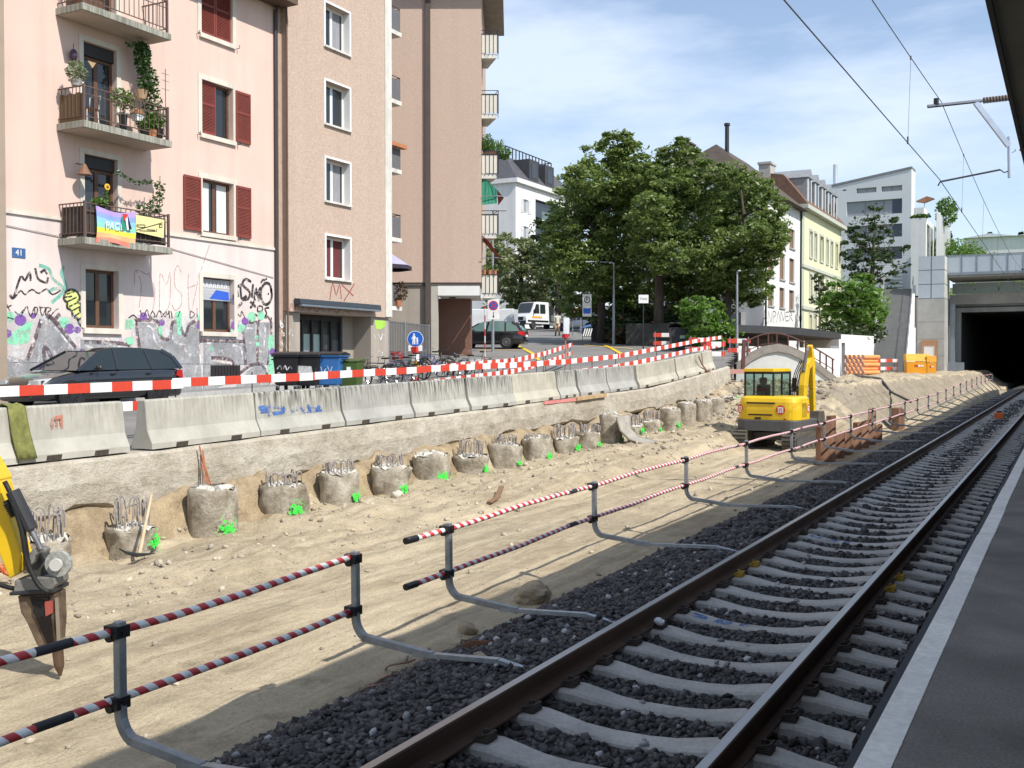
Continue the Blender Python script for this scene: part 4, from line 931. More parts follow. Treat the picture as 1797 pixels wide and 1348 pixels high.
mb = MB(); facade(mb, PF, 18.02, 28.74, 6.02, Ytop, upph, 0.26); shell(mb, PF, 18.02, 28.74, 0.2, Ytop, 11); mb.build('upper_wall', PINK, pink, W=True)
mb = MB(); PF.box(mb, 18.02, D0 - 0.4, 5.93, 6.02, -0.2, 0.055); PF.box(mb, D1 + 0.4, 28.74, 5.93, 6.02, -0.2, 0.055); PF.box(mb, D0 - 0.4, D0, 5.93, 6.02, -0.2, 0.0); PF.box(mb, D1, D1 + 0.4, 5.93, 6.02, -0.2, 0.0); mb.build('string_course', STUC, pink, W=True)
mb = MB(); PF.box(mb, 17.6, 28.9, 14.352, 14.55, -11.5, 0.85); mb.build('eaves', M('brown eaves', (0.12, 0.08, 0.06), 0.8), pink, W=True)
mb = MB(); mb.prism([PF.p(17.6, 14.56, 0.9), PF.p(17.6, 18.5, -5.3), PF.p(17.6, 14.56, -11.5)], (0, 11.3, 0)); mb.build('roof', M('dark red roof tiles', (0.20, 0.08, 0.05), 0.9, var=0.2, scale=3), pink, W=True)
def surround(z0, z1, a, b, w=0.16, low=None):
 mb = MB(); PF.box(mb, a - w, a - 0.002, z0, z1 + w, -0.05, 0.03); PF.box(mb, b + 0.002, b + w, z0, z1 + w, -0.05, 0.03); PF.box(mb, a, b, z1 + 0.002, z1 + w, -0.05, 0.028)
 mb.build('window_surround', STUC, pink, W=True)
CURT = M('white curtain', (0.62, 0.64, 0.62), 0.9, var=0.05)
for (z0, z1, cur) in ((3.03, 4.77, None), (6.2, 7.92, (CURT, [(C0 + 0.12, C0 + 0.5), (C1 - 0.55, C1 - 0.12)])), (9.33, 11.05, None), (12.5, 14.22, None)):
 surround(z0, z1, C0, C1)
 pane_unit(pink, PF, C0, C1, z0, z1, 0.24, BROWNF, leaves=2, fw=0.085, sill=0.14, sillm=STUC, curtain=cur)
surround(3.02, 4.68, D0, D1); pane_unit(pink, PF, D0, D1, 3.02, 4.68, 0.24, BROWNF, leaves=2, fw=0.085, sill=0.16, sillm=STUC)
SHB = M('dark roller box', (0.03, 0.03, 0.03), 0.6)
for (z0, z1) in ((5.42, 7.9), (8.58, 11.05), (11.7, 14.15)):
 surround(z0, z1, D0, D1, 0.15)
 w = pane_unit(pink, PF, D0, D1, z0, z1 - 0.35, 0.24, BROWNF, leaves=2, fw=0.09, name='balcony_door')
 m2 = MB(); PF.box(m2, D0, D1, z1 - 0.35, z1, -0.24, -0.10); m2.build('roller_box', SHB, w, W=True)
m2 = MB()
for k in range(14): PF.box(m2, C0 + 0.03, C1 - 0.03, 4.73 - 0.048 * (k + 1), 4.735 - 0.048 * k, -0.17, -0.155 + 0.006 * (k % 2))
bl_ = m2.build('roller_blind', M('grey blind', (0.42, 0.43, 0.44), 0.6, var=0.1), pink, W=True)
m2 = MB(); m2.poly([PF.p(C0 + 0.45, 4.10, -0.145), PF.p(C1 - 0.06, 4.08, -0.145), PF.p(C1 - 0.08, 4.36, -0.145), PF.p(C0 + 0.75, 4.40, -0.145)]); m2.build('blue_spray', M('blue spray', (0.03, 0.10, 0.50), 0.7), bl_, W=True)
m2 = MB()
for q in range(7): m2.stroke([PF.p(C0 + 0.12 + q * 0.17, 4.47, -0.143), PF.p(C0 + 0.16 + q * 0.17, 4.64, -0.143), PF.p(C0 + 0.22 + q * 0.17, 4.48, -0.143)], 0.035, (1, 0, 0))
kind(m2.build('white_spray', WHITE, bl_, W=True), 'stuff')
hw = (C1 - C0) / 2
shutter(pink, PF, C0 - 0.83, C0 - 0.10, 6.2, 7.9, 0.035, SHUT); shutter(pink, PF, C1 + 0.10, C1 + 0.80, 6.2, 7.9, 0.035, SHUT)
shutter(pink, PF, C0 + 0.0, C0 + hw, 9.35, 11.03, -0.10, SHUT); shutter(pink, PF, C1 + 0.10, C1 + 0.80, 9.35, 11.03, 0.035, SHUT)
shutter(pink, PF, C0, C0 + hw - 0.01, 12.52, 14.2, -0.10, SHUT); shutter(pink, PF, C0 + hw + 0.01, C1, 12.52, 14.2, -0.10, SHUT)
for z in (12.42, 9.25, 6.1):
 for y in (C0 - 0.2, C1 + 0.2):
  m2 = MB(); m2.tube([PF.p(y, z, 0.0), PF.p(y, z, 0.14), PF.p(y, z + 0.10, 0.14)], 0.012, 5); m2.build('shutter_catch', DARKSTEEL, pink, W=True)
m2 = MB(); PF.box(m2, C0 + 0.32, C1 + 0.28, 1.48, 1.95, -0.02, 0.012); cw = m2.build('cellar_window', M('dark grille', (0.025, 0.02, 0.02), 0.6), pink, W=True)
m2 = MB()
for k in range(9): PF.box(m2, C0 + 0.38 + k * 0.14, C0 + 0.41 + k * 0.14, 1.5, 1.93, 0.013, 0.03)
kind(m2.build('bars', DARKSTEEL, cw, W=True), 'stuff')
pc = onX(32.5, 444, PXX); m2 = MB(); PF.box(m2, pc.y - 0.20, pc.y + 0.20, pc.z - 0.13, pc.z + 0.13, 0.004, 0.02); npl = m2.build('number_plate', M('enamel blue', (0.05, 0.12, 0.28), 0.4), pink, W=True, bevel=0.01)
text('41', 0.22, PF.p(pc.y, pc.z, 0.024), face_rot((0, 1, 0), (1, 0, 0)), WHITE, npl)
BALC = barrier_mat('balcony slab concrete', (0.34, 0.33, 0.28), (0.13, 0.13, 0.10), 0.9, 0.9)
SOFF = M('balcony soffit', (0.44, 0.37, 0.30), 0.9, var=0.1, scale=1.5)
RAILB = M('brown railing steel', (0.13, 0.085, 0.07), 0.6, 0.2, var=0.2, scale=8)
B0, B1, BD = 19.72, 22.86, 1.08
for bi, z in enumerate((5.42, 8.55, 11.68)):
 mb = MB(); PF.box(mb, B0, B1, z - 0.19, z, 0.002, BD); sl_ = mb.build('balcony', BALC, pink, W=True, bevel=0.012)
 m2 = MB(); m2.poly([PF.p(B0 + 0.04, z - 0.194, 0.03), PF.p(B0 + 0.04, z - 0.194, BD - 0.04), PF.p(B1 - 0.04, z - 0.194, BD - 0.04), PF.p(B1 - 0.04, z - 0.194, 0.03)]); m2.build('soffit', SOFF, sl_, W=True)
 m2 = MB(); zt = z + 0.95; n_ = BD - 0.07; a, b = B0 + 0.06, B1 - 0.10
 for y in (a, b): PF.box(m2, y - 0.03, y + 0.03, z, zt + 0.03, n_ - 0.03, n_ + 0.03)
 PF.box(m2, a + 0.03, b - 0.03, zt - 0.03, zt, n_ - 0.02, n_ + 0.02); PF.box(m2, a + 0.03, b - 0.03, z + 0.12, z + 0.145, n_ - 0.012, n_ + 0.012); PF.box(m2, a + 0.03, b - 0.03, z + 0.72, z + 0.74, n_ - 0.01, n_ + 0.01)
 for y in (a, b): PF.box(m2, y - 0.018, y + 0.018, zt - 0.03, zt, 0.01, n_ - 0.03); PF.box(m2, y - 0.012, y + 0.012, z + 0.12, z + 0.145, 0.01, n_ - 0.03)
 k = 17
 for q in range(1, k): y = a + (b - a) * q / k; PF.box(m2, y - 0.008, y + 0.008, z + 0.145, zt - 0.03, n_ - 0.008, n_ + 0.008)
 for q in range(1, 7): PF.box(m2, a - 0.008, a + 0.008, z + 0.145, zt - 0.03, n_ * q / 7 - 0.008, n_ * q / 7 + 0.008); PF.box(m2, b - 0.008, b + 0.008, z + 0.145, zt - 0.03, n_ * q / 7 - 0.008, n_ * q / 7 + 0.008)
 m2.build('railing', RAILB, sl_, W=True)
 if bi == 1:
  for q in range(6):
   m3 = MB(); PF.box(m3, a + 0.015, a + 0.035, z + 0.02, z + 0.78 - 0.03 * (q % 2), 0.05 + q * 0.155, 0.05 + q * 0.155 + 0.148); m3.build('plank', M('weathered plank', (0.30, 0.19, 0.08), 0.85, var=0.35, scale=4, stretch=(6, 6, 0.5), col2=(0.12, 0.08, 0.045)), sl_, W=True)
 if bi == 0:
  m3 = MB(); PF.box(m3, a + 0.045, a + 0.055, z + 0.05, z + 0.86, 0.05, n_ - 0.05); PF.box(m3, a + 0.06, b - 0.06, z + 0.05, z + 0.84, n_ - 0.06, n_ - 0.05); m3.build('privacy_mat', M('dark reed mat', (0.055, 0.045, 0.04), 0.9, var=0.4, scale=12, stretch=(1, 8, 0.4)), sl_, W=True)
 if bi == 2:
  m3 = MB(); PF.box(m3, a + 0.2, a + 1.0, z + 0.1, z + 0.8, 0.3, 0.7); m3.build('planter', BROWNF, sl_, W=True)
mb = MB(); mb.tube([PF.p(28.64, 0.9, 0.07), PF.p(28.64, 14.2, 0.07), PF.p(28.62, 14.5, 0.4)], 0.06, 8); mb.build('drain_pipe', M('dark drain pipe', (0.05, 0.04, 0.045), 0.5), pink, W=True)
nb = thing('brown_house', 'plain taupe house front of which only a thin strip shows at the left edge', 'house', (-24.3, 12, 0.6))
NF = Fr((-24.32, 0, 0), (0, 1, 0), (1, 0, 0)); mb = MB(); hs = [(12.5, 13.8, 3.2, 4.9), (12.5, 13.8, 6.3, 8.0), (12.5, 13.8, 9.4, 11.1), (9, 10.3, 3.2, 4.9), (9, 10.3, 6.3, 8.0), (9, 10.3, 9.4, 11.1)]
facade(mb, NF, 6, 18.015, 0.2, 15, hs); shell(mb, NF, 6, 18.015, 0.2, 15, 11); mb.build('wall', M('taupe plaster', (0.33, 0.26, 0.20), 0.9, var=0.06), nb, W=True)
for h in hs: pane_unit(nb, NF, h[0], h[1], h[2], h[3], 0.2, WHITE)
def pot_plant(label, p, r, h, potm, leafm, n, rad, lift, size=0.05, name='potted_plant', group='plants on the pink house balconies'):
 t = thing(name, label, 'plant', p, group=group)
 m2 = MB(); m2.tube([p, p + UP * h * 0.9, p + UP * h], [r * 0.75, r, r * 1.08], 10); m2.build('pot', potm, t, W=True)
 m3 = MB()
 for q in range(5): m3.tube([p + UP * h, p + Vector((random.gauss(0, rad[0] * .5), random.gauss(0, rad[1] * .5), h + lift))], 0.006, 4)
 m3.build('stems', M('green stem', (0.08, 0.11, 0.03), 0.8), t, W=True)
 foliage('foliage', leaves_np(n, (p.x, p.y, p.z + h + lift), rad, size), size, leafm, t); return t
TERR = M('terracotta', (0.42, 0.17, 0.08), 0.85, var=0.15, scale=8)
z = 8.55
pot_plant('silvery rosemary bush in a grey trough above the wooden planks of the middle balcony', PF.p(B0 + 0.15, z + 0.98, 0.62), 0.16, 0.16, CONC, LEAF_S, 500, (0.24, 0.30, 0.34), 0.22, 0.05)
pot_plant('leafy pepper plant at the railing of the middle balcony', PF.p(21.25, z, 0.85), 0.12, 0.45, BLACK, LEAF_G, 420, (0.22, 0.42, 0.32), 0.45, 0.05)
pot_plant('bright green herb in a black pot on the middle balcony floor', PF.p(22.05, z, 0.82), 0.12, 0.2, BLACK, LEAF_G, 300, (0.2, 0.25, 0.18), 0.16, 0.045)
pot_plant('bright bushy plant in a terracotta pot on the middle balcony', PF.p(22.35, z, 0.80), 0.15, 0.26, TERR, LEAF_G, 380, (0.22, 0.28, 0.24), 0.22, 0.05)
pot_plant('yellow green plant in a dark box at the right end of the middle balcony', PF.p(22.6, z, 0.78), 0.16, 0.34, BLACK, LEAF_G, 380, (0.2, 0.26, 0.26), 0.26, 0.05)
t = thing('climbing_plant', 'dark green climber hanging in a basket right of the upper balcony door', 'plant', PF.p(22.55, 9.9, 0.4))
P = np.concatenate([leaves_np(500, PF.p(22.35, 10.95, 0.45), (0.25, 0.25, 0.5), 1), leaves_np(420, PF.p(22.5, 10.3, 0.5), (0.3, 0.32, 0.45), 1), leaves_np(300, PF.p(22.7, 9.7, 0.45), (0.3, 0.3, 0.5), 1), leaves_np(90, PF.p(22.1, 11.2, 0.5), (0.2, 0.5, 0.10), 1)])
foliage('foliage', P, 0.06, LEAF_D, t); m2 = MB(); m2.tube([PF.p(22.35, 10.0, 0.4), PF.p(22.4, 11.5, 0.4)], 0.012, 5); m2.tube([PF.p(22.7, 9.0, 0.5), PF.p(22.6, 10.5, 0.45)], 0.012, 5); m2.build('stem', RAILB, t, W=True)
m2 = MB(); m2.tube([PF.p(22.35, 9.75, 0.4), PF.p(22.35, 10.0, 0.4)], [0.12, 0.2], 10); m2.build('basket', M('woven basket', (0.45, 0.30, 0.18), 0.9), t, W=True)
t = thing('trellis', 'thin brown trellis pole standing at the right end of the middle balcony', 'trellis', PF.p(22.74, z, 0.95))
m2 = MB(); m2.tube([PF.p(22.74, z, 0.95), PF.p(22.74, z + 2.1, 0.95)], 0.012, 5)
for q in (1.5, 1.75, 1.95): m2.tube([PF.p(22.6, z + q, 0.95), PF.p(22.88, z + q, 0.95)], 0.008, 4)
m2.build('rods', RAILB, t, W=True)
def chair(label, p):
 t = thing('garden_chair', label, 'chair', p); m2 = MB()
 for dx, dy in ((-.2, -.2), (.2, -.2), (-.2, .2), (.2, .2)): m2.tube([p + Vector((dx, dy, 0)), p + Vector((dx * .9, dy * .9, 0.44))], 0.012, 5)
 m2.tube([p + Vector((-.2, .2, .44)), p + Vector((-.2, .25, .85)), p + Vector((.2, .25, .85)), p + Vector((.2, .2, .44))], 0.012, 5); m2.build('frame', WHITE, t, W=True)
 m3 = MB(); m3.box(p.x - .22, p.x + .22, p.y - .22, p.y + .22, p.z + .44, p.z + .465); m3.build('seat', M('woven seat', (0.25, 0.13, 0.07), 0.8), t, W=True)
chair('garden chair with a white steel frame behind the middle balcony railing', PF.p(20.3, z, 0.55))
t = thing('bird_house', 'small pitched wooden bird house at the middle balcony railing', 'bird house', PF.p(21.85, z + 0.5, 0.75))
m2 = MB(); PF.box(m2, 21.75, 21.97, z + 0.42, z + 0.62, 0.65, 0.85); m2.build('box', WHITE, t, W=True); m2 = MB(); m2.prism([PF.p(21.70, z + 0.62, 0.62), PF.p(21.86, z + 0.80, 0.62), PF.p(22.02, z + 0.62, 0.62)], (0.26, 0, 0)); m2.build('roof', M('brown board', (0.30, 0.16, 0.08), 0.8), t, W=True)
t = thing('table', 'small white table behind the plants of the middle balcony', 'table', PF.p(21.95, z, 0.4)); m2 = MB(); PF.box(m2, 21.5, 22.3, z + 0.60, z + 0.64, 0.2, 0.6); m2.build('tabletop', WHITE, t, W=True)
for y in (21.55, 22.25): m2 = MB(); m2.tube([PF.p(y, z, 0.4), PF.p(y, z + 0.6, 0.4)], 0.02, 6); m2.build('leg', WHITE, t, W=True)
def lantern(label, p, col):
 t = thing('lantern', label, 'lantern', p); m2 = MB(); m2.ball(p, 0.11, 10, 7, sz=1.6); m2.build('shade', col, t, W=True); m2 = MB(); m2.tube([p + UP * 0.17, p + UP * 0.32], 0.008, 4); m2.build('hook', DARKSTEEL, t, W=True)
lantern('dark round lantern on the wall left of the upper balcony door', onX(129, 97, PXX + 0.14), M('dark violet glass', (0.05, 0.03, 0.06), 0.4))
t = thing('wall_lamp', 'conical brown lamp shade left of the lower balcony door', 'lamp', onX(148, 298, PXX + 0.35)); p = onX(148, 298, PXX + 0.35); m2 = MB(); m2.tube([p + UP * 0.16, p - UP * 0.14], [0.04, 0.20], 14); m2.build('lamp_shade', M('brown shade', (0.20, 0.10, 0.06), 0.6), t, W=True); m2 = MB(); m2.tube([p + UP * 0.14, p + Vector((-0.33, 0, 0.2))], 0.015, 5); m2.build('arm', DARKSTEEL, t, W=True)
t = thing('butterfly_ornament', 'small wooden bird shaped ornament hanging before the upper balcony door', 'ornament', onX(160, 112, PXX + 0.2)); p = onX(160, 112, PXX + 0.2)
m2 = MB(); m2.prism([p + Vector((0, -0.14, 0.05)), p + Vector((0, 0.14, 0.05)), p + Vector((0, 0.02, -0.12))], (0.03, 0, 0)); m2.build('wings', WOOD, t, W=True); m2 = MB(); m2.tube([p + UP * 0.05, p + UP * 0.45], 0.004, 4); m2.build('string', DARKSTEEL, t, W=True)
z = 5.42
pot_plant('yellow flowering plant at the left part of the lower balcony railing', PF.p(20.35, z + 0.72, 0.92), 0.13, 0.16, BLACK, LEAF_G, 420, (0.16, 0.26, 0.16), 0.12, 0.05)
t = thing('sunflower', 'tall yellow sunflower above the rainbow flag', 'flower', PF.p(20.55, z + 0.85, 0.9)); m2 = MB(); m2.tube([PF.p(20.55, z + 0.85, 0.9), PF.p(20.6, z + 1.45, 0.92)], 0.012, 5); m2.build('stem', M('green stem', (0.08, 0.11, 0.03), 0.8), t, W=True)
m2 = MB(); m2.disc(PF.p(20.6, z + 1.47, 0.93), (1, 0, 0), 0.09, 12, 0.02); m2.build('petals', M('yellow petals', (0.75, 0.42, 0.03), 0.7), t, W=True); m2 = MB(); m2.disc(PF.p(20.6, z + 1.47, 0.955), (1, 0, 0), 0.04, 8, 0.01); m2.build('flower_heart', BROWNF, t, W=True); foliage('leaf', leaves_np(26, PF.p(20.57, z + 1.15, 0.92), (0.1, 0.14, 0.25), 1), 0.07, LEAF_G, t)
t = thing('tomato_plant', 'sparse climbing plant on sticks above the yellow banner', 'plant', PF.p(22.4, z + 0.4, 0.8))
P = np.concatenate([leaves_np(150, PF.p(22.2, z + 1.05, 0.8), (0.2, 0.45, 0.22), 1), leaves_np(120, PF.p(22.5, z + 1.3, 0.8), (0.2, 0.3, 0.35), 1), leaves_np(60, PF.p(22.65, z + 1.75, 0.8), (0.1, 0.2, 0.25), 1)]); foliage('foliage', P, 0.055, LEAF_D, t)
m2 = MB()
for y, h in ((22.0, 1.4), (22.35, 1.7), (22.6, 2.1)): m2.tube([PF.p(y, z + 0.4, 0.8), PF.p(y + 0.05, z + h, 0.8)], 0.01, 4)
m2.build('stakes', RAILB, t, W=True)
t = thing('leaf_garland', 'string garland of small leaves hung across the lower balcony wall', 'garland', PF.p(21.9, z + 2.0, 0.3)); P = []; m2 = MB(); Q = []
for q in range(26): f = q / 25; y = 21.3 + 1.35 * f; zz = z + 2.12 - 0.25 * math.sin(f * 3.1) * 0.6 - 0.12 * f; Q.append(PF.p(y, zz, 0.5)); P += [PF.p(y + random.gauss(0, .02), zz - 0.05 + random.gauss(0, .03), 0.5 + random.gauss(0, .03)) for _ in range(5)]
m2.tube(Q, 0.006, 4); m2.build('string', DARKSTEEL, t, W=True); foliage('leaf', np.array([p[:] for p in P]), 0.045, LEAF_D, t)
NB = BD - 0.03
def cloth_grid(mb, y0, y1, zt, zb, nu, nv, sagf, n0, amp=0.03, shade=None):
 vs = []
 for i in range(nv + 1):
  for j in range(nu + 1):
   a, b = j / nu, i / nv
   top = zt - sagf * math.sin(a * math.pi) ; zz = top + (zb + 0.05 * math.sin(a * 5) - top) * b
   nn = n0 + amp * (math.sin(a * 9 + b * 3.5) + 0.6 * math.sin(a * 17 - b * 6)) * (0.3 + b)
   vs.append(PF.p(y0 + (y1 - y0) * a + 0.02 * math.sin(b * 4 + a * 7), zz, nn))
 for i in range(nv):
  for j in range(nu):
   mb.cm = shade(i, j) if shade else 0
   mb.add([vs[i * (nu + 1) + j], vs[(i + 1) * (nu + 1) + j], vs[(i + 1) * (nu + 1) + j + 1], vs[i * (nu + 1) + j + 1]], [(0, 1, 2, 3)])
 mb.cm = 0; return vs
fl = thing('rainbow_flag', 'rainbow peace flag with white lettering hung on the lower balcony railing', 'flag', PF.p(21.2, 5.4, NB))
cols = [(0.42, 0.30, 0.62), (0.24, 0.33, 0.70), (0.25, 0.52, 0.82), (0.25, 0.62, 0.50), (0.78, 0.66, 0.08), (0.80, 0.42, 0.20), (0.72, 0.22, 0.16)]
fm = [M('flag band %d' % i, c, 0.85, var=0.06) for i, c in enumerate(cols)]
mb = MB(); F0, F1 = onX(167, 400, PXX + NB).y, onX(237, 400, PXX + NB).y
cloth_grid(mb, F0, F1, 6.30, 5.30, 22, 21, 0.10, NB + 0.04, 0.018, lambda i, j: min(6, i // 3))
mb.build('cloth', fm, fl, W=True, smooth=True)
text('PACE', 0.27, PF.p((F0 + F1) / 2 - 0.1, 5.80, NB + 0.088), face_rot((0, 1, 0), (1, 0, 0)), WHITE, fl, ext=0.003)
pf_ = thing('small_flag', 'small folded flag of red, white, black and green hung over the rainbow flag', 'flag', PF.p(21.75, 5.6, NB + 0.1)); ps = [[onX(u, v, PXX + NB + 0.10) for u, v in q] for q in ([(215, 375), (224, 376), (221, 388), (217, 386)], [(214, 377), (217, 388), (222, 402), (215, 404), (213, 392)], [(220, 384), (223, 380), (226, 404), (223, 404)], [(224, 377), (231, 402), (226, 404)])]
for q, c in zip(ps, (RED, M('flag green', (0.03, 0.25, 0.16), 0.8), WHITE, BLACK)): m2 = MB(); m2.prism(q, (0.004, 0, 0)); m2.build('cloth', c, pf_, W=True)
bn = thing('yellow_banner', 'pale yellow protest banner with a dark diagonal stroke on the lower balcony railing', 'banner', PF.p(22.4, 5.5, NB))
mb = MB(); q = [onX(u, v, PXX + NB + 0.05) for u, v in ((238, 377), (288, 386), (287, 418), (239, 407))]; mb.prism(q, (0.006, 0, 0)); mb.build('cloth', M('pale yellow cloth', (0.74, 0.66, 0.30), 0.85, var=0.05), bn, W=True)
m2 = MB(); o_ = lambda u, v: onX(u, v, PXX + NB + 0.062)
for s_ in ([(240, 404), (285, 391)], [(241, 395), (254, 395), (253, 399), (241, 398), (241, 394)], [(245, 405), (273, 406)], [(275, 402), (275, 407)], [(279, 395), (284, 394), (284, 399), (279, 399), (281, 396)], [(258, 403), (272, 404)]): m2.stroke([o_(u, v) for u, v in s_], 0.025, (1, 0, 0))
kind(m2.build('lettering', M('dark ink', (0.03, 0.03, 0.03), 0.8), bn, W=True), 'stuff')
m2 = MB()
for u in (243, 252, 261, 270, 280): m2.tube([onX(u, 371 + (u - 243) * 0.2, PXX + NB + 0.01), onX(u + 2, 380 + (u - 243) * 0.17, PXX + NB + 0.05)], 0.007, 4)
m2.build('strings', BLACK, bn, W=True)
mb = MB(); P = [onX(u, v, PXX + 0.03) for u, v in ((0, 393), (105, 415), (300, 436), (480, 487))]; mb.tube(P, 0.012, 4); mb.build('cable', M('grey cable', (0.30, 0.25, 0.24), 0.6), pink, W=True)
G_SIL = M('silver spray', (0.38, 0.38, 0.39), 0.55, 0.25, var=0.32, scale=2.6, fine=0.1, streak=.2); G_MINT = M('mint spray', (0.25, 0.62, 0.40), 0.9, var=0.08, scale=6); G_PUR = M('purple spray', (0.20, 0.09, 0.34), 0.9, var=0.1, scale=6)
G_BLK = M('black spray', (0.03, 0.028, 0.032), 0.85, var=0.2); G_DK = M('brown black spray', (0.10, 0.06, 0.075), 0.9, var=0.3, scale=8); G_LIT = M('light grey buff', (0.56, 0.54, 0.54), 0.9, var=0.10, scale=2.5); G_ROSE = M('thin brown spray', (0.42, 0.27, 0.25), 0.9); G_WH = M('white spray', (0.76, 0.76, 0.78), 0.8); G_YG = M('yellow green spray', (0.62, 0.66, 0.22), 0.9); G_TEAL = M('teal spray', (0.18, 0.47, 0.38), 0.9, var=0.2, scale=10)
for m_, a_, b_, c_ in ((G_SIL, .38, .50, 4), (G_MINT, .34, .50, 5), (G_PUR, .32, .48, 7), (G_BLK, .38, .52, 9), (G_DK, .40, .60, 6), (G_LIT, .38, .56, 3), (G_ROSE, .40, .56, 8), (G_WH, .42, .60, 6), (G_TEAL, .36, .60, 4)): worn(m_, a_, b_, c_)
def gp(u, v, o): return onX(u, v, PXX + o)
def inhole(p): return any(h[0] - 0.05 < p.y < h[1] + 0.05 and h[2] - 0.2 < p.z < h[3] + 0.05 for h in lowh[:2])
def gpoly(polys, mat, o, name='graffiti'):
 for i, q in enumerate(polys): MB().poly([gp(u, v, o + 0.00002 * i) for u, v in q]).build(name, mat, pink, W=True)
def gline(strokes, w, mat, o, name='graffiti'):
 mb = MB()
 for i, s_ in enumerate(strokes): mb.stroke([gp(u, v, o + 0.00001 * i) for u, v in s_], w, (1, 0, 0))
 kind(mb.build(name, mat, pink, W=True), 'stuff')
def gdot(dots, mat, o, name='graffiti'):
 for u, v, r in dots:
  c = gp(u, v, o); D = (c - EYE).dot(FWD); MB().disc(c, (1, 0, 0), r / FPX * D * 1.2, 16, 0, r / FPX * D).build('paint_dot', mat, pink, W=True)
gpoly([[(6, 545), (143, 558), (143, 592), (230, 592), (230, 552), (352, 556), (352, 590), (404, 592), (404, 560), (480, 566), (480, 694), (6, 694)]], G_LIT, 0.0025)
gpoly([[(8, 622), (40, 632), (55, 628), (70, 565), (82, 556), (92, 560), (140, 618), (140, 692), (82, 692), (77, 650), (68, 692), (8, 692)],
       [(141, 596), (165, 597), (200, 604), (231, 618), (231, 692), (141, 692)], [(241, 566), (274, 567), (279, 588), (288, 598), (297, 596), (303, 568), (314, 568), (318, 582), (324, 588), (330, 570), (347, 566), (351, 596), (355, 692), (252, 692)],
       [(357, 598), (420, 600), (428, 606), (430, 640), (410, 640), (405, 630), (372, 626), (374, 634), (405, 640), (404, 672), (357, 690)], [(428, 570), (448, 568), (450, 640), (432, 640)], [(454, 566), (474, 566), (468, 640), (452, 640)], [(434, 652), (446, 640), (464, 642), (474, 668), (474, 690), (405, 690)]], G_SIL, 0.004)
gline([[(72, 562), (60, 600), (48, 630)], [(82, 554), (92, 560), (140, 620)], [(96, 640), (78, 606), (80, 655)], [(238, 562), (243, 600), (250, 640)], [(238, 562), (276, 564), (280, 586), (290, 596), (299, 590), (303, 566), (316, 566)], [(316, 566), (320, 582), (326, 588), (332, 570), (350, 564), (352, 600)], [(352, 598), (420, 599), (429, 606), (431, 640)], [(428, 600), (428, 568), (450, 566)], [(452, 640), (454, 564), (476, 565), (470, 640)], [(404, 668), (438, 642)], [(438, 642), (460, 640), (474, 672)], [(104, 552), (96, 566), (125, 572)], [(150, 600), (222, 604), (232, 618)], [(372, 628), (406, 632), (408, 650)]], 0.12, G_DK, 0.0055)
gline([[(72, 566), (84, 562), (118, 600), (138, 624)], [(70, 605), (66, 650)], [(250, 574), (266, 574), (272, 598), (284, 610)], [(300, 580), (306, 600), (320, 604)], [(350, 606), (352, 640)], [(364, 602), (372, 602)], [(408, 606), (422, 610), (426, 630)], [(432, 576), (445, 576)], [(466, 576), (463, 610)], [(10, 626), (38, 640)], [(150, 606), (164, 612)], [(180, 600), (218, 612)]], 0.06, G_WH, 0.006)
gpoly([[(8, 596), (38, 572), (34, 600), (28, 606), (10, 602)], [(40, 565), (58, 566), (50, 600), (34, 606)], [(220, 560), (234, 562), (232, 578), (219, 578)], [(406, 572), (430, 568), (428, 582), (408, 582)], [(470, 590), (481, 586), (481, 640), (474, 646)], [(8, 660), (30, 676), (20, 692), (8, 692)], [(470, 640), (481, 630), (481, 668), (472, 664)], [(308, 548), (320, 549), (318, 576), (312, 586)], [(277, 575), (284, 570), (285, 585), (280, 594)]], G_MINT, 0.0065)
gdot([(16, 556, 9), (113, 566, 9), (313, 553, 7), (352, 557, 6), (228, 568, 8), (315, 584, 4), (228, 598, 7), (442, 556, 9), (458, 554, 8), (450, 592, 4), (452, 604, 4), (372, 612, 4)], G_MINT, 0.0068)
gdot([(36, 562, 10), (12, 585, 8), (122, 577, 9), (136, 579, 6), (252, 555, 7), (284, 566, 6), (350, 572, 6), (412, 572, 8), (430, 564, 7), (478, 618, 7), (58, 554, 5)], G_PUR, 0.0072)
gdot([(414, 571, 3.5)], G_WH, 0.0078)
gline([[(20, 516), (26, 522), (34, 500), (32, 518), (38, 500), (44, 518), (50, 498)], [(50, 500), (66, 520), (60, 485)], [(64, 486), (74, 480), (84, 490), (86, 500), (78, 502), (70, 492)]][:0] + [[(18, 519), (24, 522), (36, 486), (44, 492), (52, 478), (54, 492)], [(62, 472), (66, 488), (74, 494), (82, 496), (84, 488)], [(72, 478), (78, 474), (82, 480)]], 0.07, G_BLK, 0.005)
gline([[(20, 518), (24, 524), (36, 510), (44, 517), (56, 508), (68, 515), (82, 507), (92, 517), (106, 510)]], 0.045, G_BLK, 0.0052)
gline([[(10, 540), (20, 536)], [(12, 534), (17, 545)], [(26, 546), (34, 552), (46, 538), (36, 556)], [(48, 538), (54, 556), (60, 540), (62, 556)], [(60, 540), (66, 540), (64, 552), (60, 550)], [(70, 538), (74, 554), (80, 540), (72, 540)], [(80, 552), (82, 540), (90, 542), (84, 548)], [(10, 556), (24, 560)], [(84, 560), (96, 546), (102, 542)]], 0.035, G_BLK, 0.0078)
gline([[(70, 466), (86, 472), (92, 488), (108, 502), (116, 510)], [(111, 468), (108, 480), (113, 492), (117, 508)], [(116, 508), (104, 520), (92, 530)], [(116, 510), (98, 506), (86, 512)]], 0.10, G_TEAL, 0.0048)
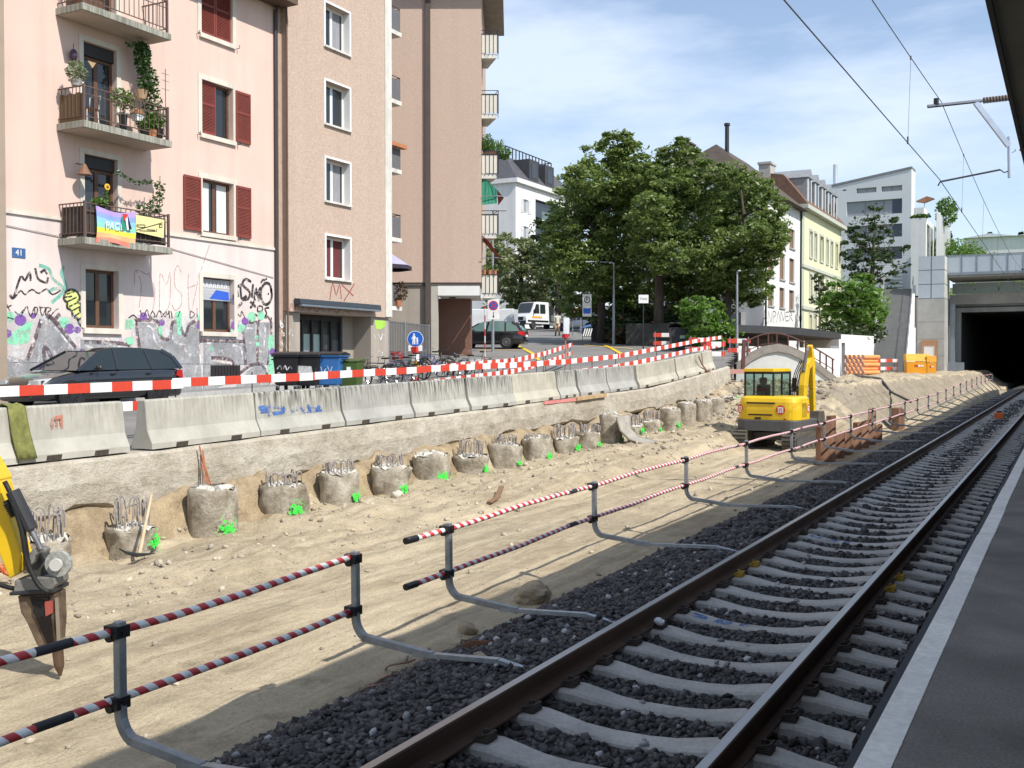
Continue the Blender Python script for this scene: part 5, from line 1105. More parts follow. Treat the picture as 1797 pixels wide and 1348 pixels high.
gpoly([[(116, 512), (126, 508), (136, 514), (140, 528), (143, 545), (149, 575), (140, 560), (128, 548), (118, 540), (112, 526)]], G_YG, 0.0055)
gline([[(116, 512), (126, 508), (136, 513), (140, 524), (136, 530), (143, 536), (140, 545), (146, 550), (144, 560), (149, 577)], [(116, 512), (112, 524), (118, 532), (118, 540), (126, 546), (128, 555), (136, 560), (140, 570), (149, 577)]], 0.075, G_BLK, 0.0082)
gline([[(114, 522), (126, 520)], [(117, 530), (134, 522)], [(122, 538), (138, 530)], [(126, 546), (141, 538)], [(132, 554), (143, 547)], [(136, 562), (146, 556)], [(118, 516), (130, 512)]], 0.05, G_BLK, 0.0084)
gline([[(236, 500), (238, 474), (258, 482), (262, 478)], [(240, 476), (248, 500), (244, 540)], [(262, 482), (272, 510), (268, 545)], [(280, 545), (281, 480), (292, 500), (299, 478), (298, 530), (292, 545)], [(318, 478), (312, 466), (306, 480), (308, 505), (318, 515), (318, 535), (308, 545), (302, 535)], [(332, 545), (330, 500), (331, 480)], [(330, 505), (346, 500)], [(350, 478), (344, 510), (336, 548)], [(368, 430), (350, 482)]], 0.028, G_ROSE, 0.0046)
gline([[(246, 545), (252, 556), (258, 543), (262, 556), (268, 546), (272, 556), (262, 556)], [(274, 556), (280, 545), (284, 556)], [(282, 546), (290, 556), (292, 546), (284, 556)], [(296, 545), (298, 558)], [(294, 552), (300, 546), (302, 558)], [(226, 558), (234, 553), (240, 558)], [(334, 546), (334, 558), (342, 552), (336, 546)], [(346, 542), (346, 556)], [(414, 546), (422, 556), (424, 546), (430, 558)], [(316, 546), (312, 556)]], 0.04, G_BLK, 0.008)
gline([[(410, 518), (414, 540), (424, 532)], [(413, 494), (418, 520)], [(412, 505), (424, 500)], [(422, 504), (424, 524), (432, 520)], [(440, 494), (430, 490), (426, 500), (438, 512), (436, 524), (426, 526)], [(444, 500), (442, 522)], [(446, 524), (450, 506), (452, 522), (456, 504), (454, 528)], [(440, 530), (448, 538)], [(448, 526), (440, 540)]], 0.10, G_BLK, 0.0060)
gline([[(476, 512), (474, 500), (466, 497), (459, 506), (458, 522), (464, 534), (472, 532), (477, 520), (476, 508)]], 0.11, G_BLK, 0.0060); gdot([(471, 516, 1.8)], G_BLK, 0.0062)
gline([[(458, 496), (462, 490)], [(463, 492), (468, 489)], [(452, 546), (453, 538), (460, 538), (460, 546), (453, 547)], [(472, 540), (465, 542), (468, 550), (464, 556)], [(472, 557), (472, 560)], [(476, 558), (476, 561)], [(448, 552), (454, 556)]], 0.07, G_BLK, 0.0062)
gline([[(357, 640), (357, 690)], [(8, 636), (478, 640)]], 0.02, G_DK, 0.0084)
# ------------------------------------------------------------------ beige block
BEIGE = M('rough beige plaster', (0.475, 0.355, 0.28), 0.95, var=0.10, scale=16, bump=0.9, bscale=20, fine=0.10, detail=9, streak=0.06, col2=(0.53, 0.41, 0.33), stretch=(1, 1, 1.3))
BEIGE3 = M('smooth beige plaster', (0.52, 0.39, 0.315), 0.95, var=0.07, scale=9, bump=0.35, bscale=24, fine=0.06, detail=8, streak=0.05, stretch=(1, 1, 2.2))
BEIGE2 = M('taupe ground floor', (0.36, 0.315, 0.265), 0.9, var=0.07, scale=1.2, bump=0.15, streak=0.2)
OFFW = M('off white trim', (0.64, 0.62, 0.56), 0.8, var=0.12, scale=3, fine=0.06, streak=0.3)
bg_ = thing('beige_apartment_block', 'tall beige rough plastered apartment block with white framed windows', 'apartment block', (-24.2, 33, 1.2))
BF = Fr((-24.2, 0, 0), (0, 1, 0), (1, 0, 0)); BZ1 = 20.5
wh = [(31.08, 32.56, z, z + 1.56) for z in (5.14, 7.98, 10.80, 13.64, 16.5)]
mb = MB(); facade(mb, BF, 28.95, 35.3, 3.83, BZ1, wh, 0.36); mb.poly([BF.p(28.95, 3.83, 0), BF.p(28.95, 3.83, -1.4), BF.p(35.3, 3.83, -1.4), BF.p(35.3, 3.83, 0)]); shell(mb, BF, 28.95, 35.3, 3.83, BZ1, 9)
mb.build('upper_wall', BEIGE, bg_, W=True)
mb = MB(); BF.box(mb, 28.76, 28.945, 0.5, BZ1, -9, -0.22); BF.box(mb, 28.945, 28.95, 3.83, BZ1, -0.21, 0.0); mb.build('joint_wall', M('beige joint', (0.42, 0.31, 0.24), 0.95, var=0.1, scale=6), bg_, W=True)
mb = MB(); mb.tube([BF.p(28.92, 0.9, 0.03), BF.p(28.92, 20, 0.03)], 0.035, 8); mb.build('drain_pipe', M('brown pipe', (0.13, 0.075, 0.05), 0.5), bg_, W=True)
mb = MB(); BF.box(mb, 34.88, 35.33, 3.86, BZ1, -0.4, 0.035); mb.build('corner_strip', OFFW, bg_, W=True)
WFR = M('white window frame', (0.74, 0.74, 0.72), 0.45, var=0.04)
RCURT = M('dark red curtain', (0.13, 0.03, 0.03), 0.9)
GCURT = M('grey curtain', (0.26, 0.26, 0.28), 0.9)
for i, h in enumerate(wh):
 a, b, z0, z1 = h
 cur = (RCURT, [(a + 0.12, a + 0.62), (b - 0.66, b - 0.2)]) if i == 0 else ((GCURT, [(a + 0.8, b - 0.2)]) if i % 2 else None)
 w = pane_unit(bg_, BF, a, b, z0, z1, 0.34, WFR, leaves=2, fw=0.09, sill=0.07, sillm=OFFW, over=0.06, curtain=cur)
 m2 = MB()
 for (p, q, r_, s_) in ((a - 0.075, a, z0 - 0.07, z1 + 0.075), (b, b + 0.075, z0 - 0.07, z1 + 0.075), (a, b, z1, z1 + 0.075)): BF.box(m2, p, q, r_, s_, -0.02, 0.035)
 m2.build('window_surround', WFR, bg_, W=True)
 for e_ in (a + 0.002, b - 0.016): m2 = MB(); BF.box(m2, e_, e_ + 0.014, z0, z1, -0.34, 0.034); m2.build('reveal_lining', WFR, bg_, W=True)
mb = MB(); BF.box(mb, 28.95, 29.75, 0.5, 3.82, -1.4, -0.12); mb.build('pillar', BEIGE2, bg_, W=True)
mb = MB(); BF.box(mb, 34.05, 35.25, 0.5, 3.82, -1.4, -0.10); mb.build('pillar', BEIGE2, bg_, W=True)
mb = MB(); BF.box(mb, 29.75, 34.05, 0.5, 3.82, -1.6, -1.15); BF.box(mb, 33.35, 34.05, 0.5, 3.81, -1.15, -0.95); mb.build('shop_wall', BEIGE2, bg_, W=True)
MINTG = M('frosted mint glass', (0.40, 0.52, 0.47), 0.25, var=0.05); SHF = M('anthracite frame', (0.03, 0.03, 0.033), 0.5)
u = 29.82; k = 0
sf = MB(); n_ = 6; ws = (33.3 - 29.82) / n_
for q in range(n_ + 1): BF.box(sf, 29.82 + ws * q - 0.05, 29.82 + ws * q + 0.05, 0.9, 3.8, -1.14, -1.0)
BF.box(sf, 29.82, 33.3, 3.62, 3.8, -1.14, -1.01); BF.box(sf, 29.82, 33.3, 0.9, 1.1, -1.14, -1.01)
shopf = sf.build('shop_front', SHF, bg_, W=True)
for q in range(n_):
 a = 29.82 + ws * q + 0.05; b = a + ws - 0.10
 m2 = MB(); BF.box(m2, a, b, 1.1, 3.1 if q < 5 else 2.9, -1.12, -1.09); m2.build('pane', MINTG if q < 4 else glass('clear shop glass', (0.10, 0.12, 0.12)), shopf, W=True)
 m2 = MB(); BF.box(m2, a, b, 3.1 if q < 5 else 2.9, 3.62, -1.12, -1.095); m2.build('pane', glass('dark upper glass', (0.05, 0.055, 0.055)), shopf, W=True)
m2 = MB(); BF.box(m2, 29.82 + ws * 2 + 0.12, 29.82 + ws * 2 + 0.48, 2.05, 2.5, -1.088, -1.083); m2.build('notice', WHITE, shopf, W=True)
aw = MB(); aw.prism([BF.p(29.25, 4.22, 0.0), BF.p(29.25, 4.30, 0.05), BF.p(29.25, 4.28, 0.30), BF.p(29.25, 4.10, 0.34), BF.p(29.25, 4.06, 0.05)], (0, 4.9, 0)); awo = aw.build('awning', M('dark awning box', (0.035, 0.045, 0.055), 0.55), bg_, W=True, bevel=0.01)
m2 = MB(); BF.box(m2, 29.28, 34.1, 4.02, 4.09, 0.22, 0.36); m2.build('awning_bar', M('grey alu', (0.20, 0.23, 0.26), 0.45, 0.4), awo, W=True)
def sprayB(strokes, w, mat, X, o=0.0):
 mb = MB()
 for i, s_ in enumerate(strokes): mb.stroke([onX(u, v, X + 0.006 + o + i * 1e-5) for u, v in s_], w, (1, 0, 0))
 kind(mb.build('graffiti', mat, bg_, W=True), 'stuff')
sprayB([[(579, 525), (584, 497), (590, 518), (596, 499), (599, 524)], [(600, 500), (620, 519)], [(622, 498), (604, 528)]], 0.05, M('dark red spray', (0.28, 0.08, 0.08), 0.9), -24.2)
sprayB([[(508, 545), (512, 532), (516, 546), (520, 534)], [(530, 545), (536, 534), (542, 546), (548, 536), (556, 548), (562, 538), (570, 548)], [(576, 548), (584, 538), (590, 550), (600, 540), (612, 550)]], 0.035, M('thin brown red spray', (0.30, 0.15, 0.11), 0.9), -24.2)
sprayB([[(493, 562), (493, 574), (498, 572), (494, 567)], [(500, 562), (502, 574), (506, 566)], [(493, 580), (500, 588), (494, 590)], [(502, 580), (506, 590), (510, 578), (514, 590)], [(493, 600), (498, 608), (493, 614)], [(500, 602), (503, 614), (508, 602), (508, 614)]], 0.05, G_WH, -24.32)
gq = MB(); gq.poly([onX(u, v, -24.295) for u, v in ((657, 562), (676, 563), (677, 572), (668, 578), (660, 577))]); gq.build('graffiti', M('lime spray', (0.33, 0.60, 0.08), 0.85), bg_, W=True)
sprayB([[(657, 588), (660, 596), (664, 586), (668, 596), (672, 586), (677, 594)], [(664, 615), (672, 620), (668, 626)]], 0.05, G_WH, -24.3)
PANELG = M('grey balcony panel', (0.13, 0.125, 0.13), 0.6, var=0.06, scale=2)
for i, z in enumerate((1.6 + 2.83 * k for k in range(6))):
 z = 4.35 + 2.83 * (i - 1)
 mb = MB(); mb.box(-26.6, -24.62, 35.31, 36.72, z - 0.17, z); b_ = mb.build('side_balcony', OFFW, bg_, W=True)
 m2 = MB(); m2.box(-24.70, -24.66, 35.33, 36.68, z + 0.02, z + 0.86); m2.box(-26.5, -24.70, 36.64, 36.68, z + 0.02, z + 0.86); m2.build('panel', PANELG, b_, W=True)
 m2 = MB(); m2.tube([(-24.68, 35.33, z + 0.96), (-24.68, 36.68, z + 0.96), (-26.5, 36.68, z + 0.96)], 0.02, 6); m2.tube([(-24.68, 36.66, z), (-24.68, 36.66, z + 0.96)], 0.02, 6); m2.build('railing', DARKSTEEL, b_, W=True)
 if i == 3:
  m2 = MB(); m2.box(-24.64, -24.40, 35.4, 36.8, z + 0.86, z + 1.02); m2.build('flower_box', TERR, b_, W=True)
t = thing('parasol', 'pale violet parasol with a dark edge sticking out behind the white corner strip', 'parasol', (-25.2, 36.4, 4.35)); ap = Vector((-25.2, 36.2, 6.75)); m2 = MB(); rim = [ap + Vector((1.2 * math.cos(q * math.pi / 4), 1.2 * math.sin(q * math.pi / 4), -0.72)) for q in range(8)]
m2.add([ap] + rim, [(0, 1 + q, 1 + (q + 1) % 8) for q in range(8)]); m2.build('canopy', M('violet cloth', (0.34, 0.32, 0.47), 0.85), t, W=True)
m2 = MB()
for q in range(8): a, b = rim[q], rim[(q + 1) % 8]; m2.poly([a, b, b - UP * 0.16, a - UP * 0.16])
m2.build('valance', M('dark valance', (0.04, 0.03, 0.045), 0.9), t, W=True); m2 = MB(); m2.tube([(-25.2, 36.2, 4.36), ap], 0.025, 6); m2.build('pole', GALV, t, W=True)
t = thing('dry_plant', 'dark reddish hanging plant on the lowest side balcony', 'plant', (-24.6, 36.4, 4.4)); foliage('foliage', leaves_np(200, (-24.55, 36.5, 4.95), (0.25, 0.4, 0.45), 1), 0.07, leafmat('dark red leaves', (0.09, 0.05, 0.03), (0.16, 0.10, 0.05)), t); m2 = MB(); m2.tube([(-24.6, 36.4, 4.35), (-24.6, 36.4, 4.6)], [0.12, 0.16], 8); m2.build('pot', TERR, t, W=True)
D2 = 49.0; O2 = onD(686, 635, D2); EF = Fr((O2.x, O2.y, 0), RGT, -FWD); EW = 159 / FPX * D2
mb = MB(); facade(mb, EF, -2.0, EW, 5.74, BZ1, [], 0.2); shell(mb, EF, -2.0, EW, 5.74, BZ1, 8); mb.poly([EF.p(-2, 5.74, 0), EF.p(EW, 5.74, 0), EF.p(EW, 5.74, -8), EF.p(-2, 5.74, -8)]); mb.build('end_wall', BEIGE3, bg_, W=True)
mb = MB(); EF.box(mb, 1.62, 1.86, 2.0, BZ1, 0.004, 0.13); mb.build('drain_duct', M('dark brown duct', (0.085, 0.065, 0.055), 0.6), bg_, W=True)
mb = MB(); EF.box(mb, -2.0, EW + 0.0, 5.60, 5.735, -0.3, -0.03); mb.build('dark_joint', M('dark joint', (0.10, 0.08, 0.07), 0.8), bg_, W=True)
mb = MB(); EF.box(mb, -2.0, 1.86, 1.4, 5.6, -0.6, -0.12); mb.build('base_wall', BEIGE2, bg_, W=True)
mb = MB(); EF.box(mb, 1.865, 2.17, 1.6, 5.6, -0.7, -0.05); mb.build('pillar', M('pale pillar', (0.42, 0.39, 0.34), 0.85, var=0.06), bg_, W=True)
mb = MB(); EF.box(mb, 2.175, EW - 0.08, 5.14, 5.59, -4.4, -0.04); mb.build('white_beam', M('white beam', (0.70, 0.70, 0.67), 0.7, var=0.04), bg_, W=True)
MOS = M('brown mosaic', (0.15, 0.07, 0.045), 0.55, var=0.25, scale=34, col2=(0.25, 0.125, 0.085), bump=0.3, bscale=60)
p = onD(767, 600, 51.5); q = onD(826, 600, 51.5); a = (p - EF.O).dot(RGT); b = (q - EF.O).dot(RGT)
mb = MB(); EF.box(mb, a, b, 1.5, 5.135, -4.3, -2.5); mb.build('mosaic_wall', MOS, bg_, W=True)
m2 = MB(); m2.disc(EF.p((a + b) / 2, 5.133, -1.4), (0, 0, -1), 0.16, 14, 0.04); m2.build('ceiling_lamp', BLACK, bg_, W=True)
mb = MB(); BF.box(mb, 28.7, 35.4, BZ1 + 0.002, BZ1 + 0.25, -9.2, 0.8); EF.box(mb, -2, EW + 0.85, 18.2, 18.42, -7, -0.5) if False else None; mb.build('roof_slab', M('roof edge', (0.30, 0.26, 0.22), 0.8), bg_, W=True)
mb = MB(); EF.box(mb, 0.6, EW + 1.0, 19.4, 19.65, -7.5, 0.65); mb.build('roof_slab', M('roof edge', (0.30, 0.26, 0.22), 0.8), bg_, W=True)
SLAT = M('cream balcony slat', (0.66, 0.62, 0.53), 0.7, var=0.05)
for i, zb in enumerate((5.02, 7.80, 10.57, 13.35, 16.12)):
 u0, u1 = EW + 0.0, EW + 0.80
 mb = MB(); mb.box8([EF.p(u0 + 0.01, zb, -0.15), EF.p(u1 - 0.1, zb, -0.15), EF.p(u1 - 0.55, zb, -1.9), EF.p(u0 + 0.01, zb, -1.9), EF.p(u0 + 0.01, zb + 0.2, -0.15), EF.p(u1 - 0.1, zb + 0.2, -0.15), EF.p(u1 - 0.55, zb + 0.2, -1.9), EF.p(u0 + 0.01, zb + 0.2, -1.9)]); bb = mb.build('corner_balcony', OFFW, bg_, W=True)
 for q in range(4):
  m2 = MB(); EF.box(m2, u0 + 0.02 + q * 0.185, u0 + 0.175 + q * 0.185, zb + 0.24, zb + 1.08, -0.13, -0.11); m2.build('slat', SLAT, bb, W=True)
 m2 = MB()
 for q in range(5): EF.box(m2, u0 - 0.005 + q * 0.185, u0 + 0.02 + q * 0.185, zb + 0.2, zb + 1.10, -0.12, -0.09)
 EF.box(m2, u0, u1, zb + 1.08, zb + 1.12, -0.13, -0.09); m2.tube([EF.p(u0, zb + 1.27, -0.11), EF.p(u1 - 0.03, zb + 1.27, -0.11), EF.p(u1 - 0.4, zb + 1.27, -1.8)], 0.018, 6); m2.tube([EF.p(u1 - 0.02, zb + 0.2, -0.11), EF.p(u1 - 0.02, zb + 1.27, -0.11)], 0.02, 6)
 EF.box(m2, u1 - 0.05, u1 - 0.03, zb + 0.2, zb + 1.08, -1.0, -0.13); m2.build('railing', DARKSTEEL, bb, W=True)
AWM = stripes('green awning cloth', (0.03, 0.22, 0.13), (0.05, 0.30, 0.19), 0.16, tuple(RGT), rough=0.8)
def awning(label, pts, mat, thick):
 t = thing('awning', label, 'awning', pts[0]); m2 = MB(); m2.prism(pts, thick); m2.build('cloth', mat, t, W=True); return t
ea = lambda u, v, n: EF.p(EW + (u - 845) / FPX * 49.3, CZ - (v - 635) / FPX * 49.3, n)
a_ = awning('green striped awning let down over a corner balcony of the beige block', [ea(846, 313, -0.3), ea(858, 321, -0.1), ea(872, 336, 0.02), ea(872, 360, 0.05), ea(846, 362, -0.05)], AWM, -FWD * -0.02)
m2 = MB(); m2.prism([ea(872, 336, 0.0), ea(884, 349, -0.2), ea(874, 361, -0.4)], FWD * 0.03); m2.build('side_flap', M('rust red cloth', (0.30, 0.07, 0.035), 0.85), a_, W=True); m2 = MB(); m2.tube([ea(846, 348, 0.05), ea(872, 347, 0.07), ea(884, 347, -0.1)], 0.02, 5); m2.build('arm', GALV, a_, W=True)
a_ = awning('rust red awning sloping from the lowest corner balcony', [ea(846, 414, -0.1), ea(860, 428, 0.1), ea(878, 455, 0.2), ea(884, 466, 0.2), ea(874, 452, -0.5), ea(848, 424, -0.6)], M('rust red cloth', (0.30, 0.07, 0.035), 0.85), FWD * 0.02)
m2 = MB(); m2.tube([ea(845, 455, 0.1), ea(872, 454, 0.12), ea(884, 456, 0.1)], 0.02, 5); m2.build('arm', GALV, a_, W=True)
t = thing('balcony_grass', 'tuft of tall ornamental grass in boxes on a corner balcony', 'plant', EF.p(EW + 0.4, 11.6, -0.4))
m2 = MB(); EF.box(m2, EW + 0.05, EW + 0.8, 11.62, 11.85, -0.55, -0.2); m2.build('planter', BROWNF, t, W=True); m2 = MB()
for q in range(150):
 a = EF.p(EW + random.uniform(0.05, 0.85), 11.85, -0.35 + random.uniform(-.15, .15)); d = Vector((random.gauss(0.05, .22), random.gauss(0, .22), random.uniform(.4, .95))); d2 = d + Vector((d.x, d.y, -0.3)) * 0.8; r_ = RGT * 0.012; m2.add([a - r_, a + r_, a + d * 0.6 + r_, a + d * 0.6 - r_, a + d2 * 0.8], [(0, 1, 2, 3), (3, 2, 4)])
kind(m2.build('blades', LEAF_G, t, W=True), 'stuff')
P = np.concatenate([leaves_np(260, EF.p(EW + 0.25, 12.25, -0.35), (0.35, 0.3, 0.45), 1), leaves_np(260, EF.p(EW + 1.05, 11.75, -0.3), (0.35, 0.3, 0.3), 1)]); foliage('foliage', P, 0.07, LEAF_G, t)
for q in range(3):
 p = EF.p(EW + 0.12 + q * 0.25, 6.12, -0.1); t = thing('flower_pot', ('terracotta flower pot on the lowest corner balcony railing, against the house wall', 'terracotta flower pot between two others on the lowest corner balcony railing', 'terracotta flower pot at the outer corner of the lowest corner balcony')[q], 'flower pot', p, group='pots on the corner balcony railing'); m2 = MB(); m2.tube([p, p + UP * 0.2], [0.08, 0.11], 8); m2.build('pot', TERR, t, W=True); foliage('foliage', leaves_np(60, (p.x, p.y, p.z + 0.32), (0.14, 0.14, 0.16), 1), 0.05, LEAF_G, t)
gt = thing('bar_gate', 'tall grey gate of vertical bars beside the beige block', 'gate', (-24.4, 36, 1.2)); ga, gb = onX(681, 640, -24.35), onD(752, 640, 48.0); gd = (gb - ga); gd.z = 0
nbar = 26
for q in (0.0, 0.38, 1.0): p = ga + gd * q; mb = MB(); mb.box(p.x - 0.04, p.x + 0.04, p.y - 0.04, p.y + 0.04, gxy(p.x, p.y), 3.75); mb.build('post', GALV, gt, W=True)
mb = MB()
mb.bar(Vector((ga.x, ga.y, 3.7)), Vector((gb.x, gb.y, 3.7)), 0.05, 0.05); mb.bar(Vector((ga.x, ga.y, gxy(ga.x, ga.y) + 0.12)), Vector((gb.x, gb.y, gxy(gb.x, gb.y) + 0.12)), 0.05, 0.05)
mb.build('frame', GALV, gt, W=True)
bar_me = None
for q in range(nbar):
 p = ga + gd * ((q + 0.5) / nbar); mb = MB(); mb.tube([(p.x, p.y, gxy(p.x, p.y) + 0.12), (p.x, p.y, 3.68)], 0.026, 5); mb.build('bar', M('dull grey bar', (.17, .17, .17), .6, .3), gt, W=True)
# ------------------------------------------------------------------ far houses
def fz_(v, D): return CZ - (v - 635) / FPX * D
GREYF = M('grey window frame', (0.20, 0.20, 0.20), 0.5)
BLIND = M('grey blinds', (0.30, 0.31, 0.33), 0.6, 0.1, var=0.1, scale=1, stretch=(0.2, 0.2, 14))
ROOFG = M('dark slate roof', (0.075, 0.075, 0.085), 0.75, var=0.2, scale=2.5)
ROOFB = M('brown tile roof', (0.085, 0.067, 0.055), 0.9, var=0.22, scale=2.0, bump=0.5, bscale=8, stretch=(1, 1, 3))
HWHITE = M('white render', (0.70, 0.69, 0.67), 0.9, var=0.05, scale=0.5, streak=0.12)
c = onD(905, 635, 120); hx, hy = c.x, c.y
wh_ = thing('white_mansard_house', 'distant white apartment house with a dark mansard roof and roof terrace', 'house', (hx, hy, 6))
HF = Fr((hx, hy, 0), (0, 1, 0), (1, 0, 0)); zt = 22.4; zf = [19.2 - 3.1 * k for k in range(5)]
hs = [(1.9, 3.1, z, z + 1.6) for z in zf] + [(5.0, 12.4, z - 0.5, z + 2.0) for z in zf]
mb = MB(); facade(mb, HF, 0, 17, 4, zt, hs, 0.5); shell(mb, HF, 0, 17, 4, zt, 16); mb.build('wall', HWHITE, wh_, W=True)
for a, b, z0, z1 in hs[:5]:
 pane_unit(wh_, HF, a, b, z0, z1, 0.2, WHITE, gm=BLIND, leaves=1)
 for s0, s1 in ((a - 0.62, a - 0.02), (b + 0.02, b + 0.62)): m2 = MB(); HF.box(m2, s0, s1, z0, z1, 0.003, 0.05); m2.build('shutter', M('pale shutter', (0.55, 0.56, 0.57), 0.7), wh_, W=True)
for a, b, z0, z1 in hs[5:]:
 m2 = MB(); HF.box(m2, a, b, z0 - 0.15, z0, -0.45, 0.9); bb = m2.build('balcony', HWHITE, wh_, W=True); m2 = MB(); HF.box(m2, a, b, z0, z0 + 1.0, 0.8, 0.85); m2.build('railing', glass('green balcony glass', (0.10, 0.14, 0.13)), bb, W=True); m2 = MB(); HF.box(m2, a, b, z0, z1, -0.5, -0.48); m2.build('pane', GLASS, bb, W=True)
mb = MB(); HF.box(mb, -0.35, 17.3, zt + 0.003, zt + 0.5, -16.3, 0.4); mb.build('cornice', HWHITE, wh_, W=True)
m0 = [HF.p(-0.2, zt + 0.51, 0.2), HF.p(17.1, zt + 0.51, 0.2), HF.p(17.1, zt + 0.51, -16.2), HF.p(-0.2, zt + 0.51, -16.2)]; m1 = [HF.p(2.4, zt + 3.6, -2.6), HF.p(14.6, zt + 3.6, -2.6), HF.p(14.6, zt + 3.6, -13.6), HF.p(2.4, zt + 3.6, -13.6)]
mb = MB(); mb.add(m0 + m1, [(0, 1, 5, 4), (1, 2, 6, 5), (2, 3, 7, 6), (3, 0, 4, 7), (4, 5, 6, 7)]); rf = mb.build('roof', ROOFG, wh_, W=True)
for a in (3.6, 7.8):
 m2 = MB(); HF.box(m2, a, a + 2.4, zt + 0.9, zt + 3.3, -2.4, -0.1); d_ = m2.build('dormer', M('dormer slate', (0.05, 0.05, 0.055), 0.7), rf, W=True)
 m2 = MB(); HF.box(m2, a + 0.6, a + 1.8, zt + 1.2, zt + 2.9, -0.097, -0.06); m2.build('dormer_window', GLASS, rf, W=True)
m2 = MB()
for a, b in ((m1[0], m1[1]), (m1[1], m1[2]), (m1[3], m1[0])):
 for q in range(15): p = Vector(a).lerp(Vector(b), q / 14); m2.box(p.x - .05, p.x + .05, p.y - .05, p.y + .05, p.z, p.z + 1.2)
 m2.bar(Vector(a) + UP * 1.2, Vector(b) + UP * 1.2, 0.1, 0.1)
m2.build('terrace_railing', DARKSTEEL, wh_, W=True)
c = onD(1340, 635, 80); X1, Y1 = c.x, c.y
gh = thing('hip_roofed_white_house', 'white house with a steep brown hipped roof and black graffiti at its foot', 'house', (X1, Y1, 2))
GF = Fr((X1, Y1, 0), (0, 1, 0), (1, 0, 0)); zE = 14.9; L1 = 12.2
def zz(v, u): p = onX(u, v, X1); return p.z
ww = []
for (v0, v1) in ((388, 424), (443, 487), (502, 538)):
 for (ua, ub) in ((1348, 1358), (1368, 1377), (1385, 1394)): ww.append((onX(ua, 500, X1).y - Y1, onX(ub, 500, X1).y - Y1, zz(v1, 1360), zz(v0, 1360)))
mb = MB(); facade(mb, GF, 0, L1, 1, zE, ww, 0.25); mb.build('street_wall', HWHITE, gh, W=True)
SF = Fr((X1, Y1, 0), (-1, 0, 0), (0, -1, 0)); GWd = 11.5
mb = MB(); shell(mb, GF, 0, L1, 1, zE, GWd); mb.build('side_wall', M('shaded white render', (0.40, 0.40, 0.40), 0.9, var=0.08, scale=0.4, streak=0.2), gh, W=True)  # greyer than the street wall: shade painted into this side
SHBR = M('brown shutter blind', (0.17, 0.10, 0.06), 0.7, var=0.15)
for h in ww:
 pane_unit(gh, GF, *h, 0.2, SHBR, gm=M('brown roller blind', (0.20, 0.13, 0.08), 0.7, var=0.1, scale=1, stretch=(.2, .2, 12)), leaves=1, fw=0.09, sill=0.12, sillm=CONC)
for xo in (2.6, 5.6, 8.4):
 for z in (4.0, 7.2, 10.4):
  pane_unit(gh, SF, xo, xo + 1.1, z, z + 1.7, 0.0, WHITE, n=0.07, leaves=2)
cx = X1 - GWd / 2; e = 0.7; zA = 19.4; zr = zE + 0.002
R0 = [(X1 + e, Y1 - e, zr), (X1 + e, Y1 + L1, zr), (X1 - GWd - e, Y1 + L1, zr), (X1 - GWd - e, Y1 - e, zr), (cx + 1.2, Y1 + 2.6, zA), (cx + 1.2, Y1 + L1, zA)]
mb = MB(); mb.add(R0, [(0, 1, 5, 4), (0, 4, 3), (3, 4, 5, 2), (1, 2, 5), (0, 3, 2, 1)]); rf = mb.build('roof', ROOFB, gh, W=True); rf.modifiers.new('t', 'SOLIDIFY').thickness = 0.05
def on_hip(fx_, fz): a, b, ap = Vector(R0[3]), Vector(R0[0]), Vector(R0[4]); base = a.lerp(b, fx_); return base.lerp(ap, fz)
m2 = MB(); q = [on_hip(f, h) + Vector((0, -0.10, 0.10)) for f, h in ((0.70, 0.30), (0.80, 0.30), (0.83, 0.55), (0.70, 0.55))]; m2.prism(q, (0, -0.06, 0.06)); m2.build('skylight', glass('skylight glass', (0.10, 0.13, 0.16)), rf, W=True)
m2 = MB(); q = [on_hip(f, h) + Vector((0, -0.08, 0.08)) for f, h in ((0.38, 0.05), (0.80, 0.05), (0.74, 0.22), (0.44, 0.22))]; m2.prism(q, (0, -0.06, 0.06)); m2.build('solar_panels', glass('blue solar panel', (0.03, 0.05, 0.09)), rf, W=True)
m2 = MB(); m2.tube([(cx + 1.9, Y1 + 3.2, 18.6), (cx + 1.9, Y1 + 3.2, 20.9)], 0.17, 8); m2.tube([(cx + 1.9, Y1 + 3.2, 20.9), (cx + 1.9, Y1 + 3.2, 21.1)], 0.24, 8); m2.build('chimney', DARKSTEEL, rf, W=True)
m2 = MB(); m2.box(cx - 1.9, cx - 0.9, Y1 + 2.4, Y1 + 3.6, 17.6, 19.6); m2.box(cx - 2.0, cx - 0.8, Y1 + 2.3, Y1 + 3.7, 19.6, 19.75); m2.build('chimney', ROOFB, rf, W=True)
m2 = MB(); m2.tube([(X1 + 0.08, Y1 + 0.3, 1.5), (X1 + 0.08, Y1 + 0.3, zE)], 0.07, 6); m2.tube([(X1 + 0.08, Y1 + L1 - 0.15, 1.5), (X1 + 0.08, Y1 + L1 - 0.15, zE)], 0.07, 6); m2.build('drain_pipe', DARKSTEEL, gh, W=True)
mb = MB()
for s_ in ([(1341, 570), (1343, 543), (1347, 567)], [(1342, 558), (1347, 557)], [(1349, 567), (1350, 545), (1354, 565), (1356, 546)], [(1358, 566), (1358, 546), (1363, 549), (1359, 556)], [(1364, 565), (1367, 546), (1370, 563)], [(1371, 563), (1372, 546), (1376, 562), (1378, 545)], [(1385, 547), (1380, 548), (1380, 562), (1385, 561)], [(1380, 555), (1384, 554)], [(1387, 562), (1387, 547), (1391, 551), (1388, 555), (1392, 562)]): mb.stroke([onX(u - 1, v + 1, X1 + 0.006) for u, v in s_], 0.09, (1, 0, 0))
kind(mb.build('graffiti', G_BLK, gh, W=True), 'stuff')
